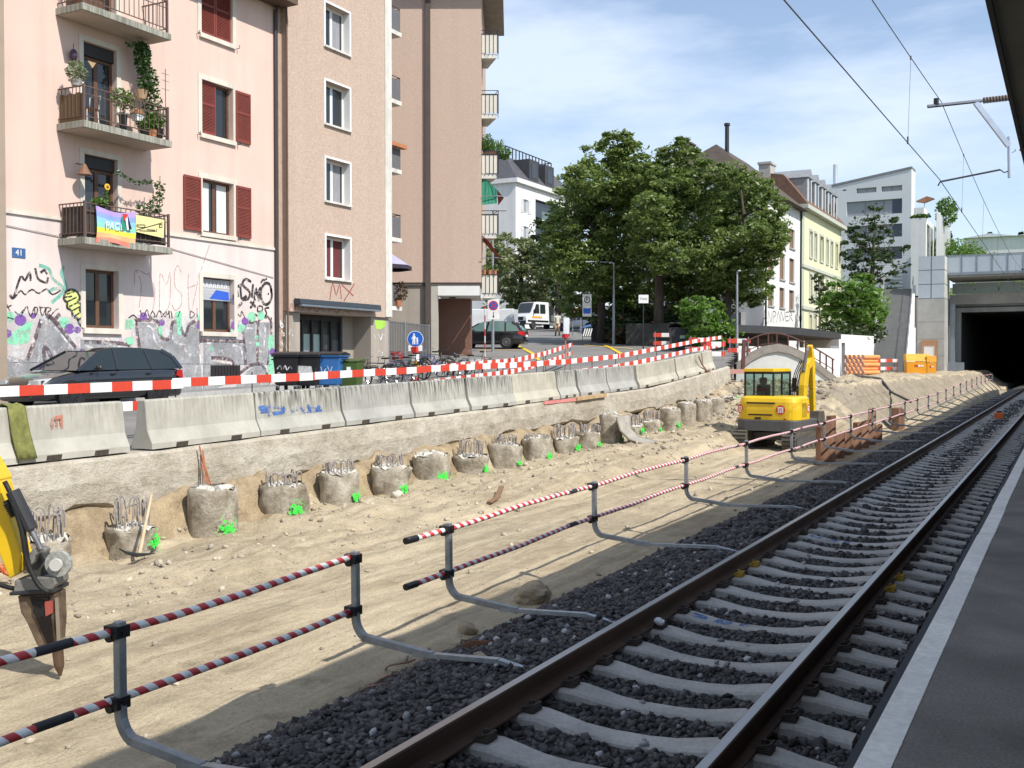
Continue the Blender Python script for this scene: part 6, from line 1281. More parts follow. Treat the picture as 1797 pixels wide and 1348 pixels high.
XY = X1 + 0.15; YY = onX(1406, 635, XY).y; L2 = 17.5; zY = 15.2
yh = thing('yellow_row_house', 'pale yellow row house with grey dormers and stone string courses', 'house', (XY, YY, 2))
YF = Fr((XY, YY, 0), (0, 1, 0), (1, 0, 0)); YEL2 = M('pale yellow render', (0.66, 0.64, 0.42), 0.9, var=0.05, scale=0.5); STONE2 = M('grey green stone', (0.45, 0.47, 0.40), 0.85, var=0.08)
yw = []
for z0, z1 in ((11.3, 13.6), (7.4, 9.8), (3.9, 6.2)):
 for a in (3.0, 4.9, 7.3, 10.1, 12.2, 14.6): yw.append((a, a + (1.0 if a != 7.3 else 1.5), z0, z1))
mb = MB(); facade(mb, YF, 0.9, L2, 1, zY, yw, 0.25); shell(mb, YF, 0, L2, 1, zY, 10.5, n=-0.01); mb.build('wall', YEL2, yh, W=True)
mb = MB(); YF.box(mb, 0.0, 0.9, 1, zY, -0.2, 0.02); mb.build('corner_stones', M('green grey corner', (0.40, 0.46, 0.36), 0.85, var=0.06), yh, W=True)
for h in yw:
 w = pane_unit(yh, YF, *h, 0.2, WHITE, leaves=2, sill=0.12, sillm=STONE2); m2 = MB(); YF.box(m2, h[0] - 0.14, h[0], h[2], h[3] + 0.2, 0.002, 0.06); YF.box(m2, h[1], h[1] + 0.14, h[2], h[3] + 0.2, 0.002, 0.06); YF.box(m2, h[0], h[1], h[3], h[3] + 0.22, 0.002, 0.07); m2.build('window_surround', STONE2, yh, W=True)
for z in (10.2, 6.6): m2 = MB(); YF.box(m2, 0.0, L2, z, z + 0.28, 0.021, 0.16); m2.build('string_course', STONE2, yh, W=True)
mb = MB(); YF.box(mb, -0.1, L2 + 0.1, zY + 0.002, zY + 0.35, -10.6, 0.55); mb.build('cornice', STONE2, yh, W=True)
mb = MB(); mb.prism([YF.p(-0.1, zY + 0.353, 0.5), YF.p(-0.1, zY + 3.0, -1.6), YF.p(-0.1, zY + 3.6, -5.2), YF.p(-0.1, zY + 0.353, -10.5)], (0, L2 + 0.2, 0)); rf = mb.build('roof', M('red brown tiles', (0.15, 0.085, 0.06), 0.9, var=0.25, scale=3, bump=0.4, bscale=10), yh, W=True)
for k, a in enumerate((1.6, 4.6, 7.6, 10.4, 13.0)):
 m2 = MB(); YF.box(m2, a, a + 1.7, zY + 0.6, zY + 2.9, -3.0, 0.05); m2.prism([YF.p(a - 0.15, zY + 2.9, 0.2), YF.p(a + 0.85, zY + 3.7, 0.2), YF.p(a + 1.85, zY + 2.9, 0.2)], (-3.2, 0, 0)); m2.build('dormer', M('zinc dormer', (0.26, 0.27, 0.28), 0.6, 0.2), rf, W=True)
 m2 = MB(); YF.box(m2, a + 0.3, a + 1.4, zY + 0.9, zY + 2.7, 0.053, 0.09); m2.build('dormer_window', GLASS, rf, W=True)
 for e0 in (0.16, 1.4): m2 = MB(); YF.box(m2, a + e0, a + e0 + 0.14, zY + 0.8, zY + 2.8, 0.053, 0.13); m2.build('dormer_frame', WHITE, rf, W=True)
m2 = MB(); p = YF.p(0.3, zY + 2.6, -3.2); m2.box(p.x - 0.5, p.x + 0.5, p.y - 0.5, p.y + 0.5, p.z - 1, p.z + 1.4); m2.box(p.x - 0.6, p.x + 0.6, p.y - 0.6, p.y + 0.6, p.z + 1.4, p.z + 1.6); m2.build('chimney', M('chimney render', (0.4, 0.38, 0.35), 0.9), rf, W=True)
t = thing('red_roofed_house', 'red tiled roof end with a chimney peeping over the hipped white house', 'house', onD(1345, 635, 97)); p = onD(1345, 600, 97)
mb = MB(); a_ = onD(1328, 299, 98); b_ = onD(1372, 322, 98); mb.prism([a_, b_, b_ - UP * 3, a_ - UP * 3], Vector((-4, 7, 0))); mb.build('roof', M('orange tiles', (0.28, 0.10, 0.05), 0.9, var=0.2, scale=3, bump=0.5, bscale=9), t, W=True)
a_ = onD(1348, 294, 99); mb = MB(); mb.box(a_.x - 0.45, a_.x + 0.45, a_.y, a_.y + 0.9, a_.z - 2.5, a_.z + 0.2); mb.box(a_.x - 0.55, a_.x + 0.55, a_.y - .1, a_.y + 1.0, a_.z + 0.2, a_.z + 0.35); mb.build('chimney', M('chimney render', (0.4, 0.38, 0.35), 0.9), t, W=True)
a_ = onD(1348, 345, 100); mb = MB(); mb.box(a_.x - 5, a_.x + 1.5, a_.y, a_.y + 8, 2, a_.z); mb.build('wall', HWHITE, t, W=True)
pr, pl = onD(1597, 635, 140), onD(1428, 635, 146.3); MU = (pr - pl); MU.z = 0; MWd = MU.length; MU.normalize(); MN = Vector((MU.y, -MU.x, 0))
MF = Fr((pl.x, pl.y, 0), MU, MN); mo = thing('modern_white_block', 'modern white flat roofed block with grey window bands behind the stair', 'apartment block', (pl.x, pl.y, 4))
def mf(u, v):
 """pixel -> (u,z) on the block's front"""
 d = ray(u, v); t_ = (MF.O - Vector((0, 0, 0)) - Vector((0, 0, 0)) - Vector((EYE.x, EYE.y, 0))).dot(MN) / Vector((d.x, d.y, 0)).dot(MN); p = EYE + d * t_; return ((p - MF.O).dot(MU), p.z)
def mrect(u0, v0, u1, v1): a = mf(u0, (v0 + v0) / 2); b = mf(u1, v1); return (a[0], b[0], b[1], a[1])
zt0 = 26.2
mw = [mrect(1503, 318, 1538, 337), mrect(1547, 314, 1583, 334), mrect(1479, 320, 1485, 335), mrect(1486, 355, 1583, 374), mrect(1486, 398, 1583, 415), mrect(1486, 437, 1583, 454)]
mb = MB(); facade(mb, MF, 0, MWd, 2, 24.0, mw[3:], 0.4); zl, zr_ = 25.6, 27.7
mwu = [h for h in mw[:3]]
facade(mb, MF, 0, MWd, 24.0, 25.55, [(h[0], h[1], h[2], h[3]) for h in mwu], 0.4)
mb.poly([MF.p(0, 25.55), MF.p(MWd, 25.55), MF.p(MWd, 27.6), MF.p(0, 25.7)]); mb.poly([MF.p(MWd, 25.55), MF.p(MWd, 25.55, -3), MF.p(MWd, 27.6, -3), MF.p(MWd, 27.6)]); shell(mb, MF, 0, MWd, 2, 25.55, 3)
mb.build('wall', M('cool white render', (0.60, 0.61, 0.62), 0.85, var=0.04, scale=0.3), mo, W=True)
mb = MB(); mb.prism([MF.p(-0.1, 25.71, 0.1), MF.p(MWd + 0.05, 27.62, 0.1), MF.p(MWd + 0.05, 27.9, 0.1), MF.p(-0.1, 26.0, 0.1)], -MN * 3); mb.build('roof_edge', M('grey roof edge', (0.20, 0.20, 0.21), 0.6), mo, W=True)
for i, h in enumerate(mw):
 w = pane_unit(mo, MF, *h, 0.35, GREYF, gm=BLIND if i != 2 else GLASS, leaves=3 if i > 2 else 2, fw=0.08)
 if i > 2: m2 = MB(); MF.box(m2, h[1] - (h[1] - h[0]) * 0.18, h[1] - 0.1, h[2] + 0.1, h[3] - 0.1, -0.30, -0.28); m2.build('pane', glass('dark blue glass', (0.02, 0.025, 0.05)), w, W=True)
m2 = MB(); q = mf(1457, 300); m2.tube([MF.p(q[0], 24, -3), MF.p(q[0], 29.6, -3)], 0.32, 10); m2.build('metal_chimney', M('pale metal', (0.6, 0.6, 0.62), 0.35, 0.6), mo, W=True)
for k in range(12):                                               # white louvre bands above the stair
 a = mf(1548, 478 + k * 6.2); b = mf(1585, 478 + k * 6.2)
 m2 = MB(); MF.box(m2, a[0], b[0], a[1] - 0.12, a[1] + 0.10, 0.4, 0.6); m2.build('louvre', WHITE, mo, W=True)
c1 = onD(1623, 635, 122); t = thing('white_side_block', 'bright white flat block with planted roof and upright side louvres', 'building', (c1.x, c1.y, 3)); c0 = onY(1597, 635, c1.y)
QU, QN = Vector((1, 0, 0)), Vector((0, -1, 0)); qw = c1.x - c0.x; QF = Fr((c0.x, c0.y, 0), QU, QN); zt = fz_(383, 122)
mb = MB(); facade(mb, QF, 0, qw, 2, zt, [], 0.1); shell(mb, QF, 0, qw, 2, zt, 18); mb.build('wall', HWHITE, t, W=True)
RF = Fr((c1.x, c1.y, 0), -QN, QU)
for k in range(5): m2 = MB(); RF.box(m2, 1.0 + k * 3.4, 3.4 + k * 3.4, zt - 5.0, zt - 0.6, 0.004, 0.03); m2.build('window', GLASS, t, W=True); m2 = MB(); RF.box(m2, 1.0 + k * 3.4, 3.4 + k * 3.4, zt - 10.4, zt - 6.0, 0.004, 0.03); m2.build('window', GLASS, t, W=True)
for k in range(11): m2 = MB(); RF.box(m2, 2.0 + k * 1.45, 2.25 + k * 1.45, zt - 12, zt + 1.0, 0.9, 1.05); m2.build('louvre', WHITE, t, W=True)
m2 = MB(); QF.box(m2, 0.2, qw - 0.3, zt + 0.003, zt + 1.3, -3.5, -0.6); m2.build('parapet', HWHITE, t, W=True)
t2 = thing('roof_plants', 'bushy green roof plants on the white side block', 'plant', QF.p(1.5, zt, -6)); foliage('foliage', np.concatenate([leaves_np(700, QF.p(2.9, zt + 1.7, -9), (1.3, 1.6, 1.9), 1), leaves_np(200, QF.p(1.0, zt + 0.2, -0.4), (1.2, 0.4, 0.3), 1)]), 0.22, LEAF_G, t2); m2 = MB(); m2.tube([QF.p(2.9, zt, -9), QF.p(2.9, zt + 1.5, -9)], 0.06, 5); m2.build('stem', RUST, t2, W=True)
t2 = thing('folded_parasol', 'folded rust coloured parasol on the roof terrace', 'parasol', QF.p(1.1, zt, -2)); m2 = MB(); m2.prism([QF.p(0.3, zt + 2.2, -1.5), QF.p(1.5, zt + 2.7, -1.5), QF.p(2.3, zt + 2.4, -1.5), QF.p(1.2, zt + 2.0, -1.5)], -QN * 1.0); m2.build('cloth', M('rust cloth', (0.35, 0.17, 0.10), 0.9), t2, W=True); m2 = MB(); m2.tube([QF.p(1.2, zt, -2), QF.p(1.2, zt + 2.1, -2)], 0.04, 5); m2.build('pole', GALV, t2, W=True)
YP = 113.0; po = thing('tunnel_portal', 'grey concrete rail tunnel portal with glazed bridge parapets above', 'tunnel portal', (-5, YP, 0.5))
XL = -9.6; zO = 6.95; CONC2 = M('smooth grey concrete', (0.30, 0.30, 0.29), 0.85, var=0.12, scale=0.5, fine=0.05, streak=0.25)
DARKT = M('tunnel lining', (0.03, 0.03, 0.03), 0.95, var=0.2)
mb = MB(); mb.box(-10.6, XL, YP, YP + 0.8, -0.5, zO); mb.build('jamb', CONC2, po, W=True)
mb = MB(); mb.box(12, 30, YP, YP + 0.8, -0.5, zO); mb.build('jamb', CONC2, po, W=True)
mb = MB(); mb.box(-10.6, 30, YP - 0.02, YP + 0.8, zO + 0.002, 7.7); mb.build('lintel', CONC2, po, W=True)
mb = MB(); mb.box(-10.6, 30, YP - 0.5, YP + 0.9, 7.702, 8.65); mb.build('bridge_beam', CONC, po, W=True)
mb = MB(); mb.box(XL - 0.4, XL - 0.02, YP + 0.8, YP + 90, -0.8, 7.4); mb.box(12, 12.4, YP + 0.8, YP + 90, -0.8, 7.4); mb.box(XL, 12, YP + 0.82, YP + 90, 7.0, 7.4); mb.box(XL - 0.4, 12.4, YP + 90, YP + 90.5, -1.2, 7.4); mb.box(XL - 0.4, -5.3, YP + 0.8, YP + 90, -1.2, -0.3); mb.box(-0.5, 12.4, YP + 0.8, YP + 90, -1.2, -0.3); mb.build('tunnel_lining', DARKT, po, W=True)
mb = MB(); mb.tube([(-10.3, YP - 0.08, 7.45), (12, YP - 0.08, 7.45)], 0.06, 6); mb.build('conduit', DARKSTEEL, po, W=True)
PANG = M('pale translucent glass', (0.42, 0.47, 0.52), 0.25, var=0.05, scale=1)
for k in range(12):
 a = -10.4 + k * 2.1; m2 = MB(); m2.box(a + 0.04, a + 2.06, YP - 0.42, YP - 0.38, 8.75, 9.75); m2.build('lower_pane', M('grey green glass', (0.22, 0.27, 0.26), 0.15), po, W=True)
for k in range(26):
 a = -10.5 + k * 1.32; m2 = MB(); m2.box(a + 0.05, a + 1.27, YP - 4.5, YP - 4.45, 10.55, 12.1); m2.build('upper_pane', PANG, po, W=True)
m2 = MB()
for k in range(27): a = -10.5 + k * 1.32; m2.box(a - 0.05, a + 0.05, YP - 4.54, YP - 4.41, 10.45, 12.15)
m2.box(-10.6, 24, YP - 4.56, YP - 4.40, 10.30, 10.55); m2.box(-10.6, 24, YP - 4.54, YP - 4.42, 12.12, 12.2); m2.build('upper_rail', M('blue grey steel', (0.25, 0.28, 0.32), 0.5, 0.4), po, W=True)
m2 = MB(); m2.box(-10.6, 24, YP - 4.4, YP + 3, 10.1, 10.3); m2.build('walkway', CONC2, po, W=True)
m2 = MB(); m2.box(-10.6, 30, YP + 5.0, YP + 6, 8.0, 11.6); m2.build('backing_wall', CONC2, po, W=True)  # wall added behind the walkway to hide the bright sky gap
mb = MB(); p = onY(1672, 600, YP - 3); mb.box(p.x - 0.2, p.x + 0.2, p.y - 0.2, p.y + 0.2, 0.9, 7.6); mb.box(p.x - 0.7, p.x + 1.0, p.y - 0.6, p.y + 0.6, 0.2, 2.0) ; tag(mb.build('steel_mast', M('blue grey steel', (0.25, 0.28, 0.32), 0.5, 0.4)), 'blue grey steel mast on a concrete block left of the tunnel mouth', 'mast')
lt = thing('lift_tower', 'square lift tower, concrete below and pale glass panels above', 'tower', (-11.7, 107, 1)); c1 = onD(1608, 635, 99.5); Xa, Xb, Ya, Yb = c1.x, -10.45, 106.3, 110.5
mb = MB(); mb.box(Xa, Xb, Ya, Yb, 0.4, 8.0); lb = mb.build('concrete_shaft', CONC, lt, W=True)
mb = MB(); mb.box(Xa + 0.06, Xb - 0.06, Ya + 0.06, Yb, 8.0, 12.0); mb.build('shaft_core', M('blue grey steel', (0.25, 0.28, 0.32), 0.5, 0.4), lt, W=True)
for i in range(2):
 for j in range(3):
  w = (Xb - Xa) / 2; m2 = MB(); m2.box(Xa + i * w + 0.05, Xa + (i + 1) * w - 0.05, Ya, Ya + 0.05, 8.06 + j * 1.33, 9.32 + j * 1.33); m2.build('glass_panel', PANG, lt, W=True)
for j in range(3):
 for i in range(2): m2 = MB(); m2.box(Xb - 0.05, Xb, Ya + 0.05 + i * 2.1, Ya + 2.05 + i * 2.1, 8.06 + j * 1.33, 9.32 + j * 1.33); m2.build('glass_panel', M('sunlit translucent glass', (0.62, 0.62, 0.55), 0.3), lt, W=True)  # lighter, warmer copy of the front panels: sunlight painted into the colour
for zz_ in (2.6, 4.2, 5.8):
 m2 = MB(); m2.box(Xa - 0.002, Xb + 0.002, Ya - 0.004, Ya - 0.001, zz_, zz_ + 0.02); m2.build('joint', DARKT, lt, W=True)
m2 = MB(); pa, pb = onY(1617, 597, Ya - 0.05), onY(1645, 640, Ya - 0.05); m2.box(pa.x, pa.x + 0.22, Ya - 0.09, Ya - 0.03, 0.9, pa.z); m2.box(pb.x - 0.25, pb.x, Ya - 0.09, Ya - 0.03, 0.9, pa.z); m2.box(pa.x + 0.22, pb.x - 0.25, Ya - 0.09, Ya - 0.03, pa.z - 0.55, pa.z); m2.build('plywood_frame', M('plywood', (0.36, 0.20, 0.11), 0.8, var=0.15, scale=5), lt, W=True)
m2 = MB(); m2.box(pa.x + 0.22, pb.x - 0.25, Ya - 0.06, Ya - 0.02, 0.9, pa.z - 0.55); m2.build('door', HWHITE, lt, W=True)
t = thing('white_hall', 'long low white hall roof on the hill above the tunnel', 'hall', (8, 190, 12)); a_ = onY(1690, 455, 190); mb = MB(); mb.box(a_.x, 60, 190, 215, 8, fz_(436, 190)); mb.build('wall', HWHITE, t, W=True)
mb = MB(); zz_ = fz_(436, 190)
for k in range(7):
 x0 = a_.x + k * 8; mb.prism([(x0, 189.5, zz_ + 0.01), (x0 + 4, 189.5, zz_ + 0.6), (x0 + 8, 189.5, zz_ + 0.01)], (0, 26, 0))
mb.build('roof', M('pale sheet roof', (0.66, 0.67, 0.69), 0.5), t, W=True)
mb = MB(); g0 = []
tag(MB().box(-60, -13.0, 123.9, 124.4, 0.5, 9.2).build('retaining_wall', CONC), 'tall plain concrete retaining wall behind the stair and the dark tree', 'retaining wall')
kind(grid_mesh('green_bank', np.arange(-40, 60, 2.0), np.arange(124.5, 190, 2.0), lambda X, Y: 9.0 + 0.075 * (Y - 124) + 0.5 * vnoise(X * 0.2, Y * 0.2, 33), M('meadow', (0.08, 0.14, 0.03), 0.95, var=0.3, scale=1.5)), 'structure')
s0, s1 = onD(1558, 650, 84), onD(1577, 508, 103); s0.z, s1.z = 1.15, fz_(508, 103); SD = (s1 - s0); SR = Vector((SD.y, -SD.x, 0)).normalized(); SL = Vector((SD.x, SD.y, 0)).normalized()
stt = thing('concrete_stair', 'long dark outdoor stair climbing beside the lift tower', 'stair', s0); w = 1.32
mb = MB(); n = 48
for k in range(n):
 f0, f1 = k / n, (k + 1) / n; p = s0 + SD * f0; q = s0 + SD * f1; z = s0.z + (s1.z - s0.z) * f1
 if 0.46 < f0 < 0.54: z = s0.z + (s1.z - s0.z) * 0.54
 mb.box8([Vector((x.x, x.y, zz_)) for zz_ in (0.5, z) for x in (p - SR * w, p + SR * w, q + SR * w, q - SR * w)])
kind(mb.build('steps', M('dark stair concrete', (0.21, 0.21, 0.205), 0.9, var=0.1, scale=1), stt, W=True), 'stuff')
for sd in (-1, 1):
 m2 = MB(); a = s0 + SR * (w * sd); b = s1 + SR * (w * sd); a2, b2 = Vector(a), Vector(b); th = SR * (0.22 * sd)
 m2.box8([Vector((x.x, x.y, zb)) for x, zb in ((a, 0.5), (a + th, 0.5), (b + th, 0.5), (b, 0.5))] + [Vector((x.x, x.y, zb)) for x, zb in ((a, s0.z + 0.35), (a + th, s0.z + 0.35), (b + th, s1.z + 0.35), (b, s1.z + 0.35))]); m2.build('cheek_wall', HWHITE if sd > 0 else CONC, stt, W=True)
 m2 = MB(); m2.tube([a + UP * 1.25, b + UP * 1.25], 0.035, 6)
 for k in range(9): p = Vector(a).lerp(Vector(b), k / 8); m2.tube([p + UP * 0.3, p + UP * 1.25], 0.03, 5)
 m2.build('handrail', GALV, stt, W=True)
mb = MB(); q = [onD(1591, 652, 88), onD(1606, 652, 88), onD(1607, 575, 92), onD(1600, 580, 92)]; mb.prism([Vector((q[0].x, q[0].y, 0.8)), Vector((q[1].x, q[1].y, 0.8)), q[2], q[3]], FWD * 1.2); tag(mb.build('white_wedge_wall', HWHITE), 'white sloping wall squeezed between the stair foot and the lift tower', 'wall')
t = thing('white_wall', 'low white wall with an open dark doorway left of the stair foot', 'wall', onD(1500, 635, 76)); pa, pb = onD(1472, 635, 74), onD(1533, 635, 80); WU = (pb - pa); WU.z = 0; wl_ = WU.length; WU.normalize(); WF = Fr((pa.x, pa.y, 0), WU, Vector((WU.y, -WU.x, 0)))
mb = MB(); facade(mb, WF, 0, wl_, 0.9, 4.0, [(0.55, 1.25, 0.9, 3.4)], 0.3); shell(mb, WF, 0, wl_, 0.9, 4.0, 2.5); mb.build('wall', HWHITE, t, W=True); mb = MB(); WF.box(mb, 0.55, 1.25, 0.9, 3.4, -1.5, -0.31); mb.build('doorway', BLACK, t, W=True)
t = thing('leaning_steel_lengths', 'bundle of long grey steel lengths leaning at the white wall', 'steel lengths', onD(1463, 650, 68))
for k in range(4): m2 = MB(); a = onD(1466 + k * 3.5, 655, 68); b = onD(1458 + k * 3.5, 608, 70); a.z = 1.2; m2.bar(a, b, 0.10, 0.10); m2.build('length', GALV, t, W=True)
cp = thing('carport_roof', 'flat dark curved roof over a low garage behind the arched wall', 'garage', onD(1390, 635, 62)); ed = [onD(1294, 576, 56.5), onD(1340, 575, 58), onD(1400, 577, 61), onD(1440, 583, 66), onD(1476, 590, 73)]
top = 4.02; mb = MB(); pts = [Vector((p.x, p.y, 3.62)) for p in ed] + [Vector((ed[-1].x - 4, ed[-1].y + 5, 3.62)), Vector((ed[0].x - 5, ed[0].y + 7, 3.62))]; mb.prism(pts, (0, 0, 0.42)); mb.build('roof', M('dark roof edge', (0.04, 0.04, 0.042), 0.7), cp, W=True)
for (ua, ub, D_) in ((1294, 1476, 66),):
 a, b = onD(1296, 635, 53.5), onD(1474, 635, 64); m2 = MB(); n_ = Vector((b.x - a.x, b.y - a.y, 0)); m2.box8([Vector((x.x, x.y, z_)) for z_ in (0.5, 2.86) for x in (a, b, b + FWD * 0.4, a + FWD * 0.4)]); m2.build('front_wall', HWHITE, cp, W=True)
 m2 = MB(); a2, b2 = a + FWD * 9, b + FWD * 12; m2.box8([Vector((x.x, x.y, z_)) for z_ in (0.5, 3.6) for x in (a2, b2, b2 + FWD * 0.3, a2 + FWD * 0.3)]); m2.build('back_wall', M('dim grey wall', (0.16, 0.15, 0.15), 0.9), cp, W=True)
for f in (0.02, 0.35, 0.66, 0.98): p = ed[0].lerp(ed[-1], f) + FWD * 2.2; m2 = MB(); m2.box(p.x - 0.1, p.x + 0.1, p.y - 0.1, p.y + 0.1, 0.5, 3.61); m2.build('pillar', CONC, cp, W=True)
aw_ = thing('arched_wall', 'white arched wall with grey coping and a rusty railing at the pit end', 'wall', onD(1375, 660, 50)); arc = [(1292, 646), (1305, 638), (1322, 625), (1342, 615), (1365, 611), (1385, 615), (1403, 623), (1422, 634), (1445, 652), (1466, 668)]
A = [onD(u, v, 50) for u, v in arc]; mb = MB()
for p, q in zip(A[:-1], A[1:]): mb.box8([Vector((x.x, x.y, z_)) for x, z_ in ((p, -0.9), (q, -0.9))] + [Vector((x.x, x.y, -0.9)) for x in (q + FWD * 0.35, p + FWD * 0.35)] + [Vector((p.x, p.y, p.z)), Vector((q.x, q.y, q.z)), q + FWD * 0.35, p + FWD * 0.35])
mb.build('wall', M('pale grey wall', (0.56, 0.57, 0.54), 0.9, var=0.08, scale=1.2), aw_, W=True)
mb = MB()
for p, q in zip(A[:-1], A[1:]): mb.box8([p - FWD * 0.10 - UP * 0.16, q - FWD * 0.10 - UP * 0.16, q + FWD * 0.5 - UP * 0.16, p + FWD * 0.5 - UP * 0.16, p - FWD * 0.10 + UP * 0.2, q - FWD * 0.10 + UP * 0.2, q + FWD * 0.5 + UP * 0.2, p + FWD * 0.5 + UP * 0.2])
mb.build('coping', M('weathered coping', (0.27, 0.245, 0.215), 0.9, var=0.2, scale=3), aw_, W=True)
arail = [(1301, 604), (1320, 594), (1340, 587), (1363, 585), (1388, 591), (1412, 602), (1440, 617), (1464, 632)]; R_ = [onD(u, v, 50.3) for u, v in arail]
MRAIL = M('rusty brown railing', (0.12, 0.055, 0.05), 0.7, 0.2)
mb = MB(); mb.tube(smooth_path(R_), 0.035, 6); mb.tube([p - UP * 0.48 for p in smooth_path(R_)], 0.022, 5); mb.build('handrail', MRAIL, aw_, W=True)
for u in (1311, 1330, 1348, 1363, 1383, 1400, 1414, 1439, 1450, 1461):
 zt_ = float(np.interp(u, [a for a, b in arail], [b for a, b in arail])); zb_ = float(np.interp(u, [a for a, b in arc], [b for a, b in arc])); a, b = onD(u, zt_, 50.3), onD(u, zb_, 50.3); m2 = MB(); m2.tube([b, a], 0.04, 6); m2.build('post', MRAIL, aw_, W=True)
PIPO = M('orange pipe', (0.72, 0.30, 0.10), 0.5, var=0.08); PIPI = M('pink pipe end', (0.75, 0.50, 0.42), 0.6)
pc = onD(1482, 655, 72); ax = (RGT * 0.78 + FWD * 0.62).normalized(); sidev = (RGT * 0.40 * -1 + FWD * 0.92) * 0.0 + RGT
pipes = MB(); L_ = 2.0; r_ = 0.145
m2 = MB(); m2.tube([(0, 0, 0), ax * 1.9], r_, 12, False); vs = m2
first = None; kk = 0
for row in range(5):
 for col in range(5 if row % 2 == 0 else 4):
  base = onD(1483, 655, 72) + RGT * (0.30 * col + (0.15 if row % 2 else 0)) ; base.z = 1.18 + r_ + row * 0.265
  if first is None:
   t = thing('orange_pipe', 'orange plastic pipe in the stack at the top of the bank', 'pipe', base, group='orange pipes stacked on the bank'); q = MB(); q.tube([(0, 0, 0), ax * 1.9], r_, 12, False); q.build('tube', PIPO, t, smooth=True); q = MB(); q.disc(ax * 0.05, -ax, r_ * 0.98, 12); q.build('pipe_plug', M('pale plug', (0.72, 0.60, 0.54), 0.6), t); q = MB(); q.torus(ax * 0.03, ax, r_, 0.025, 14, 5); q.build('socket', PIPI, t); first = t
  else:
   c = copy_tree(first); c.location = base
def site_box(label, p, w, d, h, slope, name, cat):
 t = thing(name, label, cat, p, TH * 0.6); q = MB(); q.box(-w / 2, w / 2, -d / 2, d / 2, 0, h * 0.62); q.build('body', M('orange steel', (0.75, 0.32, 0.02), 0.5, var=0.08), t, bevel=0.02); q = MB(); q.prism([(-w / 2 - 0.03, -d / 2 - 0.03, h * 0.64), (-w / 2 - 0.03, d / 2, h * 0.64), (-w / 2 - 0.03, d / 2, h), (-w / 2 - 0.03, -d / 2 + slope, h)], (w + 0.06, 0, 0)); q.build('lid', M('orange steel lid', (0.80, 0.38, 0.04), 0.5), t, bevel=0.02)
 q = MB(); q.box(-w * 0.02, w * 0.06, -d / 2 - 0.02, -d / 2 - 0.005, h * 0.36, h * 0.46); q.box(w * 0.08, w * 0.22, -d / 2 - 0.02, -d / 2 - 0.005, h * 0.37, h * 0.44); q.build('sticker', WHITE, t); q = MB(); q.box(-w * 0.16, -w * 0.03, -d / 2 - 0.02, -d / 2 - 0.005, h * 0.36, h * 0.46); q.build('sticker', RED, t); return t
p = onD(1609, 652, 79); p.z = 1.15; site_box('large orange steel site box with lid in front of the lift tower', p, 1.65, 1.3, 1.5, 0.35, 'site_box', 'site box')
p = onD(1633, 653, 78.5); p.z = 1.15; site_box('narrow orange box standing right of the large site box', p, 0.62, 0.7, 1.35, 0.02, 'site_box', 'site box')
# ------------------------------------------------------------------ vehicles
CARBLK = M('black car paint', (0.010, 0.011, 0.014), 0.25, 0.0, var=0.05, coat=1.0, spec=0.5); CARWHT = M('white car paint', (0.70, 0.71, 0.72), 0.3, var=0.03, coat=0.8)
CARGL = glass('car glass', (0.015, 0.022, 0.024), 0.03, 0.6); TYRE = M('tyre rubber', (0.015, 0.015, 0.015), 0.8); RIM = M('alloy rim', (0.30, 0.30, 0.31), 0.35, 0.8); TRIM = M('black trim', (0.012, 0.012, 0.012), 0.6)
LAMPW = M('headlamp glass', (0.55, 0.58, 0.60), 0.08, 0.3); LAMPR = M('tail lamp red', (0.40, 0.015, 0.015), 0.2)
def wheel(parent, x, y, r, w, side, loc0=Vector((0, 0, 0)), spokes=8, dark=False):
 q = MB(); q.tube([(x - w / 2, y, r), (x - w / 2 + 0.03, y, r), (x + w / 2 - 0.03, y, r), (x + w / 2, y, r)], [r * 0.93, r, r, r * 0.93], 24); wt = q.build('wheel', TYRE, parent)
 q = MB(); xo = x + side * (w / 2 + 0.004); q.torus((xo, y, r), (1, 0, 0), r * 0.64, 0.018, 24, 5)
 for k in range(spokes): a = 2 * math.pi * k / spokes; q.bar((xo, y, r), (xo, y + math.cos(a) * r * 0.64, r + math.sin(a) * r * 0.64), 0.035, 0.02, up=(1, 0, 0))
 q.disc((xo, y, r), (side, 0, 0), r * 0.16, 10, 0.012); q.build('rim', M('dark alloy', (0.06, 0.06, 0.065), 0.35, 0.7) if dark else RIM, wt)
 q = MB(); q.disc((xo - side * 0.006, y, r), (side, 0, 0), r * 0.63, 20); q.build('brake_disc', TRIM, wt); return wt
